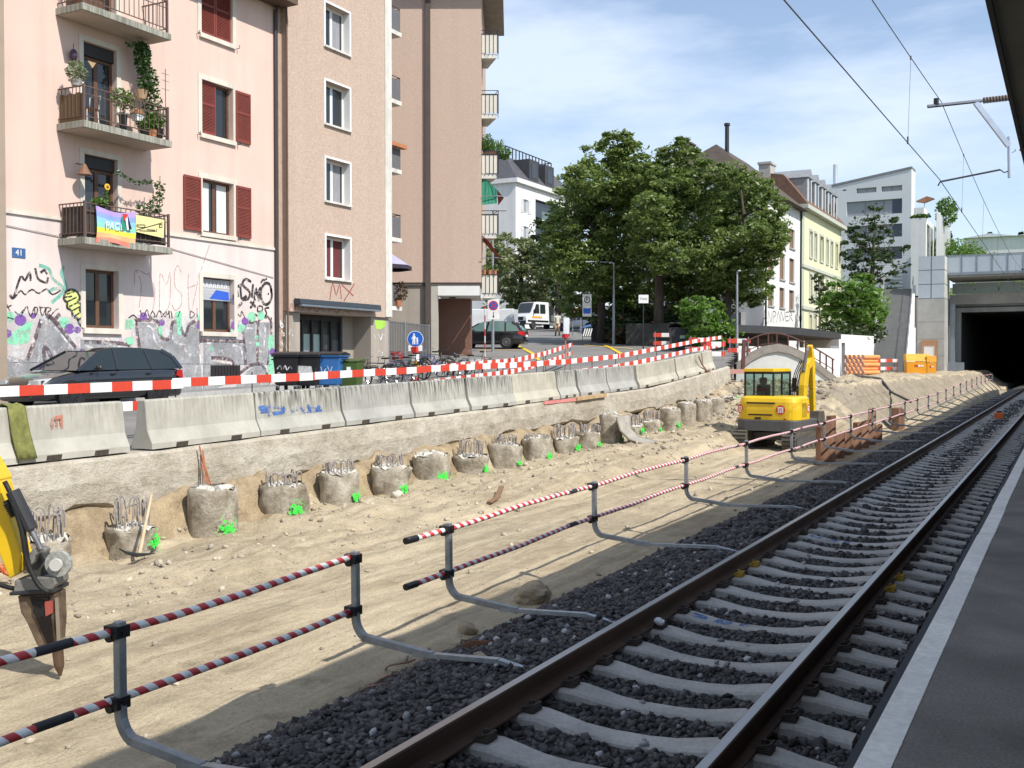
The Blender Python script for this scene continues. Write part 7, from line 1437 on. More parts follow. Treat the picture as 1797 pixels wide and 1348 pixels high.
def car(label, p, rz, paint, L_, Wd, H, shape, dark=True, glassmat=None, group=None):
 t = thing('parked_car', label, 'car', p, rz, group); hl = L_ / 2; hw = Wd / 2; zb = 0.62 * H
 if shape == 'estate': low = [(-1, .60, .82), (-.965, .64, .93), (-.8, .66, .985), (-.3, .645, 1), (.2, .63, 1), (.45, .62, .99), (.68, .565, .96), (.86, .50, .90), (.96, .42, .80), (1, .33, .68)]; roof_ = [(-.97, .64), (-.955, .70), (-.90, .86), (-.845, .925), (-.76, .965), (-.60, .985), (-.40, .997), (-.20, 1.0), (-.04, .992), (.06, .972), (.15, .935), (.52, .62)]
 else: low = [(-1, .52, .78), (-.96, .62, .92), (-.8, .66, .985), (-.3, .645, 1), (.2, .63, 1), (.5, .615, .99), (.72, .56, .96), (.88, .49, .90), (.97, .41, .80), (1, .33, .68)]; roof_ = [(-.96, .62), (-.94, .68), (-.84, .84), (-.77, .92), (-.68, .96), (-.50, .987), (-.30, 1.0), (-.12, .997), (.02, .98), (.12, .955), (.19, .92), (.54, .62)]
 q = MB(); vs = []
 for y, zt, w in low:
  y *= hl; zt *= H; w *= hw; vs += [(-w * .80, y, .19), (-w * .97, y, .26), (-w, y, .42), (-w * .995, y, zt * .78), (-w * .95, y, zt - .05), (-w * .84, y, zt), (0, y, zt + .03), (w * .84, y, zt), (w * .95, y, zt - .05), (w * .995, y, zt * .78), (w, y, .42), (w * .97, y, .26), (w * .80, y, .19)]
 k = 13; n = len(low); q.add(vs, [(i * k + j, i * k + (j + 1) % k, (i + 1) * k + (j + 1) % k, (i + 1) * k + j) for i in range(n - 1) for j in range(k)] + [tuple(range(k - 1, -1, -1)), tuple((n - 1) * k + j for j in range(k))])
 b = q.build('body', paint, t, smooth=True); sub = b.modifiers.new('s', 'SUBSURF'); sub.levels = sub.render_levels = 2
 def hwz(z): return hw * (0.93 - 0.34 * (z - .6 * H) / (.4 * H))
 q = MB(); P = [(y * hl, z * H) for y, z in roof_]; m = len(P)
 q.v = [(-hwz(z), y, z) for y, z in P] + [(hwz(z), y, z) for y, z in P]; q.f = [tuple(range(m)), tuple(range(2 * m - 1, m - 1, -1))] + [(i, i + m, (i + 1) % m + m, (i + 1) % m) for i in range(m)]; q.m = [0] * len(q.f)
 q.build('cabin_glass', glassmat or CARGL, t)
 q = MB(); off = 0.012; i0, i1 = 2, m - 2                        # painted roof skin and pillars
 RR = [(y, z + off) for y, z in P]
 for i in range(i0, i1):
  (y0, z0), (y1, z1) = RR[i], RR[i + 1]; a0, a1 = hwz(z0) + .01, hwz(z1) + .01
  q.add([(-a0, y0, z0 - .05), (-a0 * .93, y0, z0), (a0 * .93, y0, z0), (a0, y0, z0 - .05), (-a1, y1, z1 - .05), (-a1 * .93, y1, z1), (a1 * .93, y1, z1), (a1, y1, z1 - .05)], [(0, 1, 5, 4), (1, 2, 6, 5), (2, 3, 7, 6)])
 q.build('roof', paint, t, smooth=True)
 for sd in (-1, 1):
  def pil(ya, za, yb, zb_, w): q = MB(); q.bar((sd * (hwz(za) + .004), ya, za), (sd * (hwz(zb_) + .004), yb, zb_), 0.02, w, up=(0, 1, 0.01)); q.build('pillar', paint, t)
  pil(P[-1][0], P[-1][1], P[-2][0], P[-2][1], .07); pil(-.02 * hl, .63 * H, -.06 * hl, .97 * H, .10); pil(-.52 * hl, .63 * H, -.50 * hl, .96 * H, .09); pil(P[0][0] + .03, P[0][1], P[2][0] + .03, P[2][1], .14); pil(P[2][0] + .03, P[2][1], P[4][0] + .02, P[4][1], .12)
  q = MB(); q.ball((sd * (hw + .08), .30 * hl, .66 * H), .11, 10, 6, .9, .6, .7); q.bar((sd * (hw - .06), .31 * hl, .64 * H), (sd * (hw + .04), .31 * hl, .66 * H), .04, .03); q.build('wing_mirror', paint, t, smooth=True)
  q = MB(); q.box(sd * hw * .62 - .16, sd * hw * .62 + .16, hl * .93, hl * .965, .40 * H, .47 * H); q.add([(sd * hw * .45, hl * .985, .40 * H), (sd * hw * .86, hl * .90, .42 * H), (sd * hw * .88, hl * .82, .505 * H), (sd * hw * .50, hl * .93, .475 * H)], [(0, 1, 2, 3)]); q.build('headlight', LAMPW, t)
  q = MB(); q.add([(sd * hw * .94, -hl * .955, .46 * H), (sd * hw * .99, -hl * .84, .52 * H), (sd * hw * .97, -hl * .87, .62 * H), (sd * hw * .90, -hl * .955, .62 * H), (sd * hw * .62, -hl * .995, .60 * H), (sd * hw * .66, -hl * 1.0, .47 * H)], [(0, 1, 2, 3), (0, 3, 4, 5)]); lo = q.build('tail_light', LAMPR, t); lo.modifiers.new('t', 'SOLIDIFY').thickness = .03
  for y in (.08 * hl, -.42 * hl): q = MB(); q.box(sd * (hw + .002) - .012, sd * (hw + .002) + .012, y - .09, y + .05, .545 * H, .57 * H); q.build('door_handle', paint, t)
  for y in (.62 * hl, -.56 * hl):
   q = MB(); q.disc((sd * (hw - .015), y, .33), (sd, 0, 0), .375, 24, .022); q.build('wheel_arch', TRIM, t)
 rw = 0.325
 for y in (.62 * hl, -.56 * hl):
  for sd in (-1, 1): wheel(t, sd * (hw - .095), y, rw, .22, sd, dark=dark, spokes=10)
 q = MB(); q.box(-hw * .5, hw * .5, hl * .985, hl * 1.0, .30, .42); q.build('grille', TRIM, t); q = MB(); q.box(-.26, .26, hl * 1.0, hl * 1.008, .44, .54); q.build('number_plate', WHITE, t); q = MB(); q.box(-.26, .26, -hl * 1.012, -hl * 1.003, .62, .73); q.build('number_plate', WHITE, t)
 return t
car('black estate car parked nose left before the graffiti wall', (-22.0, 18.75, gxy(-22.1, 19) + 0.03), math.pi + 0.02, CARBLK, 4.65, 1.82, 1.50, 'estate')
p = st(868, 612);
car('black hatchback parked with its tail out behind the passage corner', onD(858, 635, 58.5) * 1.0 - UP * (CZ - g(58.5)) + UP * 0.0, TH + math.radians(78), CARBLK, 4.25, 1.79, 1.48, 'hatch', dark=False, glassmat=glass('green car glass', (0.10, 0.17, 0.165), 0.05, 0.8))
def van(label, D, u, rz, crew=False, L_=5.6, H=2.45, Wd=2.0, flat=False):
 p = onD(u, 635, D); p.z = g(D); t = thing('white_van', label, 'van', p, rz); hl, hw = L_ / 2, Wd / 2
 back = -hl if not flat else -hl * 0.05
 P = [(back, .45), (back, H), (hl - 1.55, H), (hl - 1.25, H - .07), (hl - .72, 1.42), (hl - .1, 1.12), (hl, .95), (hl, .45)]
 q = MB(); m = len(P); q.v = [(-hw + .09 * max(0, (z - 1.2) / 1.3), y, z) for y, z in P] + [(hw - .09 * max(0, (z - 1.2) / 1.3), y, z) for y, z in P]; q.f = [tuple(range(m)), tuple(range(2 * m - 1, m - 1, -1))] + [(i, i + m, (i + 1) % m + m, (i + 1) % m) for i in range(m)]; q.m = [0] * len(q.f); q.build('body', CARWHT, t, bevel=0.05)
 q = MB(); q.add([(-hw + .16, hl - .735, 1.46), (hw - .16, hl - .735, 1.46), (hw - .22, hl - 1.235, H - .12), (-hw + .22, hl - 1.235, H - .12)], [(0, 1, 2, 3)]); wo = q.build('windscreen', CARGL, t); wo.modifiers.new('t', 'SOLIDIFY').thickness = .03; wo.location = (0, .03, .02)
 for sd in (-1, 1):
  q = MB(); x0, x1 = sd * (hw - .012), sd * (hw - .075); q.prism([(x0, hl - .98, 1.42), (x0, hl - 1.75, 1.42), (x1, hl - 1.75, H - .22), (x1, hl - 1.36, H - .22)], (sd * .02, 0, 0)); q.build('side_window', CARGL, t)
  if crew: q = MB(); q.prism([(x0, hl - 1.9, 1.42), (x0, hl - 2.6, 1.42), (x1, hl - 2.6, H - .22), (x1, hl - 1.9, H - .22)], (sd * .02, 0, 0)); q.build('side_window', CARGL, t)
  q = MB(); q.box(sd * hw - .02, sd * hw + .02, -hl * .0, hl - .2, .62, .78); q.build('side_strip', TRIM, t)
  q = MB(); q.box(sd * (hw + .12) - .09, sd * (hw + .12) + .09, hl - 1.05, hl - .95, 1.35, 1.75); q.build('wing_mirror', TRIM, t)
  q = MB(); q.box(sd * hw * .78 - .14, sd * hw * .78 + .14, hl - .06, hl + .015, .92, 1.10); q.build('headlight', LAMPW, t)
  for y in (hl - .95, -hl + 1.1): wheel(t, sd * (hw - .12), y, .36, .24, sd, spokes=6)
 q = MB(); q.box(-hw + .05, hw - .05, hl - .02, hl + .06, .40, .72); q.box(-hw * .62, hw * .62, hl + .0, hl + .03, .76, 1.08); q.build('bumper', TRIM, t, bevel=.02); q = MB(); q.box(-.26, .26, hl + .062, hl + .07, .5, .61); q.build('number_plate', WHITE, t)
 return t
v1 = van('white crew cab work van with orange stripe parked up the street', 97, 948, TH + math.pi - 0.75, crew=True, flat=True, L_=6.0)
q = MB(); q.box(-1.02, 1.02, -3.0, -.4, .75, .9); q.box(-1.02, -.97, -3.0, -.4, .9, 1.3); q.box(.97, 1.02, -3.0, -.4, .9, 1.3); q.build('flatbed', GALV, v1)
q = MB(); q.box(1.001, 1.012, .9, 2.2, .98, 1.14); q.build('stripe', M('orange vinyl', (0.85, 0.40, 0.04), 0.5), v1); q = MB(); q.box(-1.012, -1.001, .9, 2.2, .98, 1.14); q.build('stripe', M('orange vinyl', (0.85, 0.40, 0.04), 0.5), v1)
van('white panel van standing behind the black hatchback', 75, 842, TH + math.radians(80), L_=5.2, H=2.0)
p = onD(1012, 635, 108); p.z = g(108); t = thing('white_truck', 'white box truck half hidden under the trees far up the street', 'truck', p, TH + math.pi - 0.5); q = MB(); q.box(-1.2, 1.2, -3.2, 1.4, .9, 3.3); q.build('box_body', CARWHT, t, bevel=.04); q = MB(); q.prism([(-1.1, 1.5, .6), (-1.1, 3.2, .6), (-1.1, 3.15, 1.7), (-1.1, 2.7, 2.7), (-1.1, 1.5, 2.7)], (2.2, 0, 0)); q.build('cab', CARWHT, t, bevel=.04); q = MB(); q.add([(-1, 3.19, 1.72), (1, 3.19, 1.72), (.95, 2.76, 2.6), (-.95, 2.76, 2.6)], [(0, 1, 2, 3)]); q.build('windscreen', CARGL, t)
for sd in (-1, 1):
 for y in (2.3, -2.0): wheel(t, sd * 1.0, y, .45, .28, sd)
car('silver car parked half hidden behind the cream sign stand', onD(1015, 635, 92) - UP * (CZ - g(92)), TH + 1.2, M('silver paint', (0.38, 0.39, 0.41), 0.3, 0.5, coat=.7), 4.3, 1.8, 1.5, 'hatch')
car('blue car parked in the shade behind the dark wall', onD(1064, 635, 86) - UP * (CZ - g(86) + 0.2), TH + 1.4, M('blue paint', (0.10, 0.20, 0.40), 0.3, 0.3, coat=.7), 4.3, 1.8, 1.5, 'hatch')
# ------------------------------------------------------------------ excavators
YELX = M('excavator yellow', (0.72, 0.46, 0.012), 0.42, var=0.08, scale=3, coat=.2); GREYX = M('excavator grey', (0.085, 0.085, 0.085), 0.6, var=.15); CHROME = M('chrome rod', (0.55, 0.55, 0.56), 0.2, 0.95); RUBT = M('muddy rubber track', (0.10, 0.088, 0.07), 0.95, var=.35, scale=9, bump=.4); CABGL = seeglass('cab glass')
def rounded_rect(x0, x1, y0, y1, r, n=5):
 P = []
 for cx, cy, a0 in ((x1 - r, y1 - r, 0), (x0 + r, y1 - r, 90), (x0 + r, y0 + r, 180), (x1 - r, y0 + r, 270)):
  for k in range(n + 1): a = math.radians(a0 + 90 * k / n); P.append((cx + r * math.cos(a), cy + r * math.sin(a)))
 return P
def loft(q, rings):
 n = len(rings[0]); q.add([p for r in rings for p in r], [(i * n + j, i * n + (j + 1) % n, (i + 1) * n + (j + 1) % n, (i + 1) * n + j) for i in range(len(rings) - 1) for j in range(n)] + [tuple(range(n - 1, -1, -1)), tuple((len(rings) - 1) * n + j for j in range(n))])
def excavator(label, p, rz, logos=True):
 t = thing('excavator', label, 'excavator', p, rz)
 for sd in (-1, 1):
  x0, x1 = sd * 0.98, sd * 0.58; q = MB(); P = []
  for k in range(9): a = math.radians(90 + 180 * k / 8); P.append((-1.05 + .30 * math.cos(a), .31 + .30 * math.sin(a)))
  for k in range(9): a = math.radians(-90 + 180 * k / 8); P.append((1.05 + .30 * math.cos(a), .31 + .30 * math.sin(a)))
  q.prism([(x0, y, z) for y, z in P], (x1 - x0, 0, 0)); tr = q.build('track', RUBT, t)
  q = MB(); per = len(P)
  for i in range(per):
   a, b = Vector((0, *P[i])), Vector((0, *P[(i + 1) % per])); d = (b - a); L_ = d.length; m = max(1, int(L_ / .13)); d.normalize(); nrm = Vector((0, d.z, -d.y)) * -1
   for k in range(m): c = a + d * L_ * (k + .5) / m; q.obox(Vector(((x0 + x1) / 2, c.y, c.z)) - nrm * 0.015, Vector((abs(x1 - x0) / 2 + .01, 0, 0)), d * .035, nrm * .025)
  kind(q.build('track_shoes', RUBT, tr), 'stuff')
  q = MB(); xs_ = sd * 1.0
  q.box(min(xs_, sd * .985), max(xs_, sd * .985), -.95, .95, .22, .42); q.build('track_frame', GREYX, tr)
  for y in (-1.05, 1.05): q = MB(); q.disc((sd * .98, y, .31), (sd, 0, 0), .2, 16, .025); q.build('drive_wheel', GREYX, tr)
  for y in (-.6, -.2, .2, .6): q = MB(); q.disc((sd * .986, y, .17), (sd, 0, 0), .09, 12, .02); q.build('roller', GREYX, tr)
 q = MB(); q.box(-.58, .58, -.6, .6, .30, .52); q.tube([(0, 0, .5), (0, 0, .64)], .5, 20); q.build('undercarriage', GREYX, t)
 q = MB(); q.box(-.9, .9, 1.55, 1.65, .12, .5); q.bar((-.4, .9, .35), (-.4, 1.6, .3), .12, .12); q.bar((.4, .9, .35), (.4, 1.6, .3), .12, .12); q.build('dozer_blade', YELX, t)
 R0 = rounded_rect(-1.0, 1.0, -1.18, .95, .34); q = MB()
 loft(q, [[(x * .99, y, .60) for x, y in R0], [(x, y, .66) for x, y in R0], [(x, y, .90) for x, y in R0], [(x * .985, y * .99, .93) for x, y in R0]]); q.build('bumper_skirt', GREYX, t)
 R1 = rounded_rect(-.97, .97, -1.13, .35, .36); q = MB()
 loft(q, [[(x, y, .932) for x, y in R1], [(x, y, 1.25) for x, y in R1], [(x * .985, y * .985, 1.48) for x, y in R1], [(x * .95, y * .95, 1.60) for x, y in R1], [(x * .86, y * .86, 1.65) for x, y in R1]]); q.build('engine_hood', YELX, t, smooth=False, bevel=.015)
 for z in (1.45, 1.09): q = MB(); q.box(-.62 if z > 1.3 else -.56, .28 if z > 1.3 else .2, -1.145 if z < 1.4 else -1.138, -1.11, z - .022, z + .022); q.build('vent_slot', TRIM, t)
 q = MB(); q.box(-.36, -.16, -1.14, -1.125, .955, 1.01); q.build('model_plate', TRIM, t)
 for k in range(5): q = MB(); q.box(.955, .975, -.66 + k * .09, -.61 + k * .09, 1.02, 1.45); q.build('side_louvre', M('dull yellow', (0.35, 0.24, 0.02), .7), t)
 def logo(c, N, U, r):
  q = MB(); q.disc(Vector(c), N, r, 24, .006); o = q.build('logo', M('logo red', (0.62, 0.04, 0.02), .5), t); c2 = Vector(c) + Vector(N) * .008; U = Vector(U)
  q = MB(); q.obox(c2, U * r * .58, UP * r * .60, Vector(N) * .002); q.build('logo_field', WHITE, o); c3 = c2 + Vector(N) * .004; q = MB()
  for dx, dz, w, h in ((-.22, .22, .10, .12), (.22, .22, .10, .12), (0, .18, .05, .18), (-.30, -.10, .16, .05), (.30, -.10, .16, .05), (-.22, -.36, .10, .10), (.22, -.36, .10, .10)): q.obox(c3 + U * dx * r + UP * dz * r, U * w * r, UP * h * r, Vector(N) * .001)
  kind(q.build('logo_marks', M('logo red', (0.62, 0.04, 0.02), .5), o), 'stuff')
 if logos:
  logo((.46, -1.132, 1.25), (0, -1, 0), (1, 0, 0), .145); logo((-.86, -1.02, 1.25), (-.55, -.83, 0), (.83, -.55, 0), .145); logo((.972, -.1, 1.27), (1, 0, 0), (0, 1, 0), .13)
 for x in (-.88, .6): q = MB(); q.box(x - .04, x + .04, -1.14, -1.11, .96, .99); q.build('reflector', LAMPR, t)
 cx0, cx1, cy0, cy1, cz0, cz1 = -.95, -.03, -.42, 1.12, 1.0, 2.40
 q = MB(); fr = .055
 for x, y in ((cx0, cy0), (cx1, cy0), (cx0, cy1), (cx1, cy1), (cx0, .35), (cx1, .35)): q.box(x - fr / 2, x + fr / 2, y - fr / 2, y + fr / 2, cz0, cz1)
 for z in (1.62, cz1 - .03):
  q.box(cx0, cx1, cy0 - .02, cy0 + .02, z - .04, z + .03);
  for x in (cx0, cx1): q.box(x - .02, x + .02, cy0, cy1, z - .04, z + .03)
 q.box(cx0, cx1, cy1 - .02, cy1 + .02, 1.0, 1.08)
 q.build('cab_frame', TRIM, t, bevel=.012)
 q = MB(); q.box(cx0 - .01, cx1 + .01, cy0 - .03, cy1 + .03, .95, 1.0); q.box(cx0, cx1, cy0 - .012, cy0 + .012, 1.0, 1.58); q.build('cab_floor', GREYX, t)
 q = MB(); q.prism([(cx0 - .03, cy0 - .06, cz1), (cx0 - .03, cy0 - .05, cz1 + .10), (cx0 - .03, cy1 - .15, cz1 + .11), (cx0 - .03, cy1 + .04, cz1 + .03), (cx0 - .03, cy1 + .04, cz1)], (cx1 - cx0 + .06, 0, 0)); q.build('cab_roof', YELX, t, bevel=.02)
 for a in (((cx0 + .03, cy0, 1.65), (cx1 - .03, cy0, 1.65), (cx1 - .03, cy0, cz1 - .06), (cx0 + .03, cy0, cz1 - .06)), ((cx1, cy0 + .03, 1.65), (cx1, .32, 1.65), (cx1, .32, cz1 - .06), (cx1, cy0 + .03, cz1 - .06)), ((cx1, .38, 1.1), (cx1, cy1 - .03, 1.1), (cx1, cy1 - .03, cz1 - .06), (cx1, .38, cz1 - .06)), ((cx0, cy0 + .03, 1.65), (cx0, cy1 - .03, 1.65), (cx0, cy1 - .03, cz1 - .06), (cx0, cy0 + .03, cz1 - .06)), ((cx0 + .03, cy1, 1.1), (cx1 - .03, cy1, 1.1), (cx1 - .03, cy1, cz1 - .06), (cx0 + .03, cy1, cz1 - .06))): q = MB(); q.poly(a); q.build('cab_window', CABGL, t)
 q = MB(); q.box(-.74, -.26, .02, .5, 1.25, 1.4); q.box(-.72, -.28, -.08, .06, 1.35, 2.0); q.box(-.62, -.38, -.06, .03, 2.0, 2.22); q.build('seat', M('black seat', (.02, .02, .02), .9), t, bevel=.05)
 q = MB(); q.tube([(-.3, -.2, 1.64), (-.3, -.5, 1.72), (-.3, -.5, 1.66)], .03, 6); q.build('rear_lamp', TRIM, t)
 q = MB(); q.tube([(-.02, .9, 1.7), (.14, .95, 1.8), (.16, .95, 2.2)], .018, 5); q.box(.10, .24, .93, .97, 1.75, 2.2); q.build('wing_mirror', TRIM, t)
 return t
ex = excavator('yellow compact excavator seen from behind in the pit with its boom raised', (-8.5, 34.9, -0.79), math.radians(-6)); ex.scale = (1.05, 1.05, 1.05)
def arm_box(q, P, w):
 """tapered box arm through (y,z,height) stations at x"""
 x = P[0][0]; pts_t, pts_b = [], []
 for i, (x, y, z, h) in enumerate(P):
  d = Vector((0, P[min(i + 1, len(P) - 1)][1] - P[max(i - 1, 0)][1], P[min(i + 1, len(P) - 1)][2] - P[max(i - 1, 0)][2])).normalized(); nn = Vector((0, -d.z, d.y)); pts_t.append(Vector((x, y, z)) + nn * h / 2); pts_b.append(Vector((x, y, z)) - nn * h / 2)
 for i in range(len(P) - 1):
  q.box8([pts_b[i] - Vector((w / 2, 0, 0)), pts_b[i] + Vector((w / 2, 0, 0)), pts_b[i + 1] + Vector((w / 2, 0, 0)), pts_b[i + 1] - Vector((w / 2, 0, 0)), pts_t[i] - Vector((w / 2, 0, 0)), pts_t[i] + Vector((w / 2, 0, 0)), pts_t[i + 1] + Vector((w / 2, 0, 0)), pts_t[i + 1] - Vector((w / 2, 0, 0))])
bx = .36
q = MB(); q.box(bx - .16, bx + .16, .8, 1.35, .75, 1.25); q.build('boom_foot', GREYX, ex)
q = MB(); arm_box(q, [(bx, 1.15, 1.05, .30), (bx, 1.25, 1.9, .34), (bx, 1.5, 2.55, .32), (bx, 2.0, 2.78, .26)], .20); q.build('boom', YELX, ex, bevel=.02)
q = MB(); arm_box(q, [(bx + .02, 1.8, 3.25, .14), (bx + .02, 2.0, 2.8, .26), (bx + .02, 2.08, 1.8, .22), (bx + .02, 2.12, 1.05, .16)], .17); q.build('stick', YELX, ex, bevel=.02)
for x in (bx - .17, bx - .25): q = MB(); q.tube([(x, 1.3, .95), (x, 1.6, 1.9)], .055, 10); q.build('cylinder', GREYX, ex); q = MB(); q.tube([(x, 1.6, 1.9), (x, 1.78, 2.5)], .032, 10); q.build('piston_rod', CHROME, ex)
q = MB(); q.tube([(bx, 1.25, 2.4), (bx, 1.6, 3.05)], .055, 10); q.build('cylinder', GREYX, ex); q = MB(); q.tube([(bx, 1.6, 3.05), (bx, 1.8, 3.22)], .032, 10); q.build('piston_rod', CHROME, ex)
q = MB()
for k in range(4): x = bx - .12 - .06 * k; q.tube([(x, 1.0, 1.15), (x - .05, 1.1, 1.8), (x - .02, 1.35, 2.35), (x + .08, 1.6, 2.75)], .018, 5)
q.build('hoses', TRIM, ex)
q = MB(); q.prism([(bx - .3, 1.95, 1.1), (bx - .3, 2.45, 1.1), (bx - .3, 2.55, .72), (bx - .3, 2.3, .45), (bx - .3, 1.95, .5), (bx - .3, 1.85, .8)], (.62, 0, 0)); q.build('bucket', M('worn bucket steel', (.12, .10, .085), .7, .3, var=.3), ex, bevel=.02)
ex2 = excavator('yellow excavator arm with a hydraulic breaker chisel reaching in from the left edge', (-10.6, 1.7, -0.79), math.radians(8), logos=False)
DB = 9.5; aP = lambda u, v, o=0.0: onD(u, v, DB + o)
def slab(poly, th, name, mat, off=0.0, bevel=.012, parent=ex2):
 q = MB(); q.prism([aP(u, v, off - th / 2) + (RGT * 0 if th < .05 else -RGT * th * .42) for u, v in poly], FWD * th); return q.build(name, mat, parent, W=True, bevel=bevel)
q = MB(); q.bar((-10.35, 2.6, .35), aP(-310, 575, -.13), .26, .34); q.build('boom', YELX, ex2, W=True, bevel=.012)
slab([(-330, 560), (-250, 520), (-60, 775), (0, 806), (20, 842), (8, 862), (-60, 850)], .26, 'boom', YELX)
slab([(-60, 780), (2, 812), (20, 850), (34, 905), (56, 975), (52, 1006), (34, 1016), (12, 960), (-20, 880), (-65, 840)], .22, 'stick', YELX)
q = MB(); q.tube([aP(22, 862, -.18), aP(55, 930, -.18)], .062, 12); cy = q.build('cylinder', M('dark cylinder', (.045, .045, .05), .45, .4), ex2, W=True, bevel=.006)
q = MB(); q.tube([aP(54, 928, -.18), aP(72, 964, -.18)], .026, 10); q.build('piston_rod', M('grey rod', (.25, .25, .26), .35, .7), ex2, W=True)
q = MB(); q.tube([aP(12, 878, -.17), aP(27, 905, -.17)], .035, 8)
for k in range(7): f = k / 6; q.torus(aP(14 + 12 * f, 884 + 20 * f, -.17), (aP(27, 905) - aP(12, 878)), .036, .009, 10, 4)
q.build('spring_hose', TRIM, ex2, W=True)
for o_, path in ((-.2, [(8, 845), (34, 900), (44, 950), (50, 990), (62, 1018), (74, 1034)]), (-.22, [(22, 880), (38, 930), (46, 980), (58, 1010), (70, 1030), (86, 1040)]), (-.05, [(-20, 1018), (5, 1028), (30, 1034), (48, 1036)]), (.1, [(-10, 966), (6, 958), (14, 950)])):
 q = MB(); q.tube(smooth_path([aP(u, v, o_) for u, v in path]), .022, 7); q.build('hose', TRIM, ex2, W=True, smooth=True)
LINKM = M('dusty steel', (.22, .21, .19), .7, .3, var=.3, scale=8)
slab([(54, 985), (58, 972), (68, 963), (80, 960), (90, 964), (88, 972), (78, 971), (70, 976), (66, 988), (62, 994)], .10, 'link', LINKM, -.14)
slab([(60, 978), (74, 966), (86, 972), (92, 990), (90, 1012), (76, 1014), (62, 1004)], .20, 'coupler', M('dark coupler', (.07, .065, .06), .6, .3, var=.3), .02)
q = MB(); c = aP(101, 990, -.14); q.disc(c, FWD, .115, 24, .05); dk = q.build('hub_plate', M('striped dusty disc', (.36, .36, .33), .7, .2, var=.35, scale=25), ex2, W=True); q = MB(); q.disc(c - FWD * .02, -FWD, .055, 16, .03); q.build('hub', M('chalky hub', (.55, .54, .50), .8), dk, W=True)  # round grey hub plate of the quick coupler
slab([(50, 1018), (120, 1012), (122, 1026), (116, 1036), (48, 1040)], .30, 'adapter', LINKM)
slab([(43, 1040), (122, 1034), (122, 1042), (44, 1046)], .34, 'top_plate', DARKSTEEL)
BRK = M('scuffed breaker housing', (.07, .042, .03), .6, .35, var=.5, scale=5, col2=(.25, .18, .12), bump=.2)
slab([(50, 1046), (116, 1042), (118, 1090), (115, 1132), (108, 1140), (94, 1142), (84, 1132), (66, 1092), (56, 1076)], .24, 'breaker_housing', BRK)
slab([(78, 1056), (92, 1055), (92, 1076), (80, 1082)], .02, 'red_plate', M('worn red', (.35, .08, .06), .6), -.135, 0)
slab([(58, 1054), (76, 1054), (78, 1080), (66, 1086), (58, 1076)], .02, 'side_recess', TRIM, -.135, 0)
slab([(52, 1048), (84, 1048), (90, 1100), (95, 1138), (84, 1132), (66, 1092)], .03, 'dark_plate', M('oily black steel', (.018, .014, .013), .45, .4), -.125, 0)  # darker left half of the housing
slab([(96, 1050), (100, 1050), (104, 1130), (100, 1130)], .03, 'rib', M('scuffed bare steel', (.34, .28, .22), .6, .4), -.13, 0)
slab([(96, 1132), (117, 1128), (116, 1144), (98, 1150)], .22, 'nose_ring', LINKM)
q = MB(); q.tube([aP(101, 1138, -.1), aP(104, 1168, -.1), aP(106, 1186, -.1)], [.05, .045, .012], 10); q.build('chisel', M('worn chisel', (.14, .09, .06), .5, .6, var=.3), ex2, W=True)
t = thing('orange_chain', 'heap of orange lifting chain on the ground behind the breaker', 'chain', onZ(28, 1012, -.7)); q = MB(); c = onZ(28, 1010, -.66)
for k in range(16): q.torus(c + Vector((random.gauss(0, .16), random.gauss(0, .22), .05 + abs(random.gauss(0, .09)))), (random.gauss(0, 1), random.gauss(0, 1), random.gauss(0, 1)), .055, .014, 10, 5)
kind(q.build('chain_links', M('orange chain', (.55, .13, .05), .6, var=.2), t, W=True), 'stuff')
# ------------------------------------------------------------------ red and white fence boards
RWB = stripes('red white board', (0.62, 0.06, 0.03), (0.80, 0.79, 0.77), 0.90, (1, 0, 0), obj=True, rough=0.5, dirt=0.12)
ORANGE = M('orange plastic foot', (0.75, 0.20, 0.03), 0.5)
board_me = None
def board(parent, a, b, h=0.165, phase=0.0, name='board'):
 global board_me
 a, b = Vector(a), Vector(b); d = b - a; q = MB(); L_ = d.length; q.box(phase, L_ + phase, -0.012, 0.012, -h / 2, h / 2)
 o = q.build(name, RWB, parent, bevel=0.004); dn = d.normalized(); yv = Vector((-dn.y, dn.x, 0)).normalized(); zv = dn.cross(yv); R = Matrix(((dn.x, yv.x, zv.x), (dn.y, yv.y, zv.y), (dn.z, yv.z, zv.z))).to_4x4()
 M4 = Matrix.Translation(a - dn * phase) @ R
 o.matrix_basis = rootm(parent).inverted() @ M4; return o
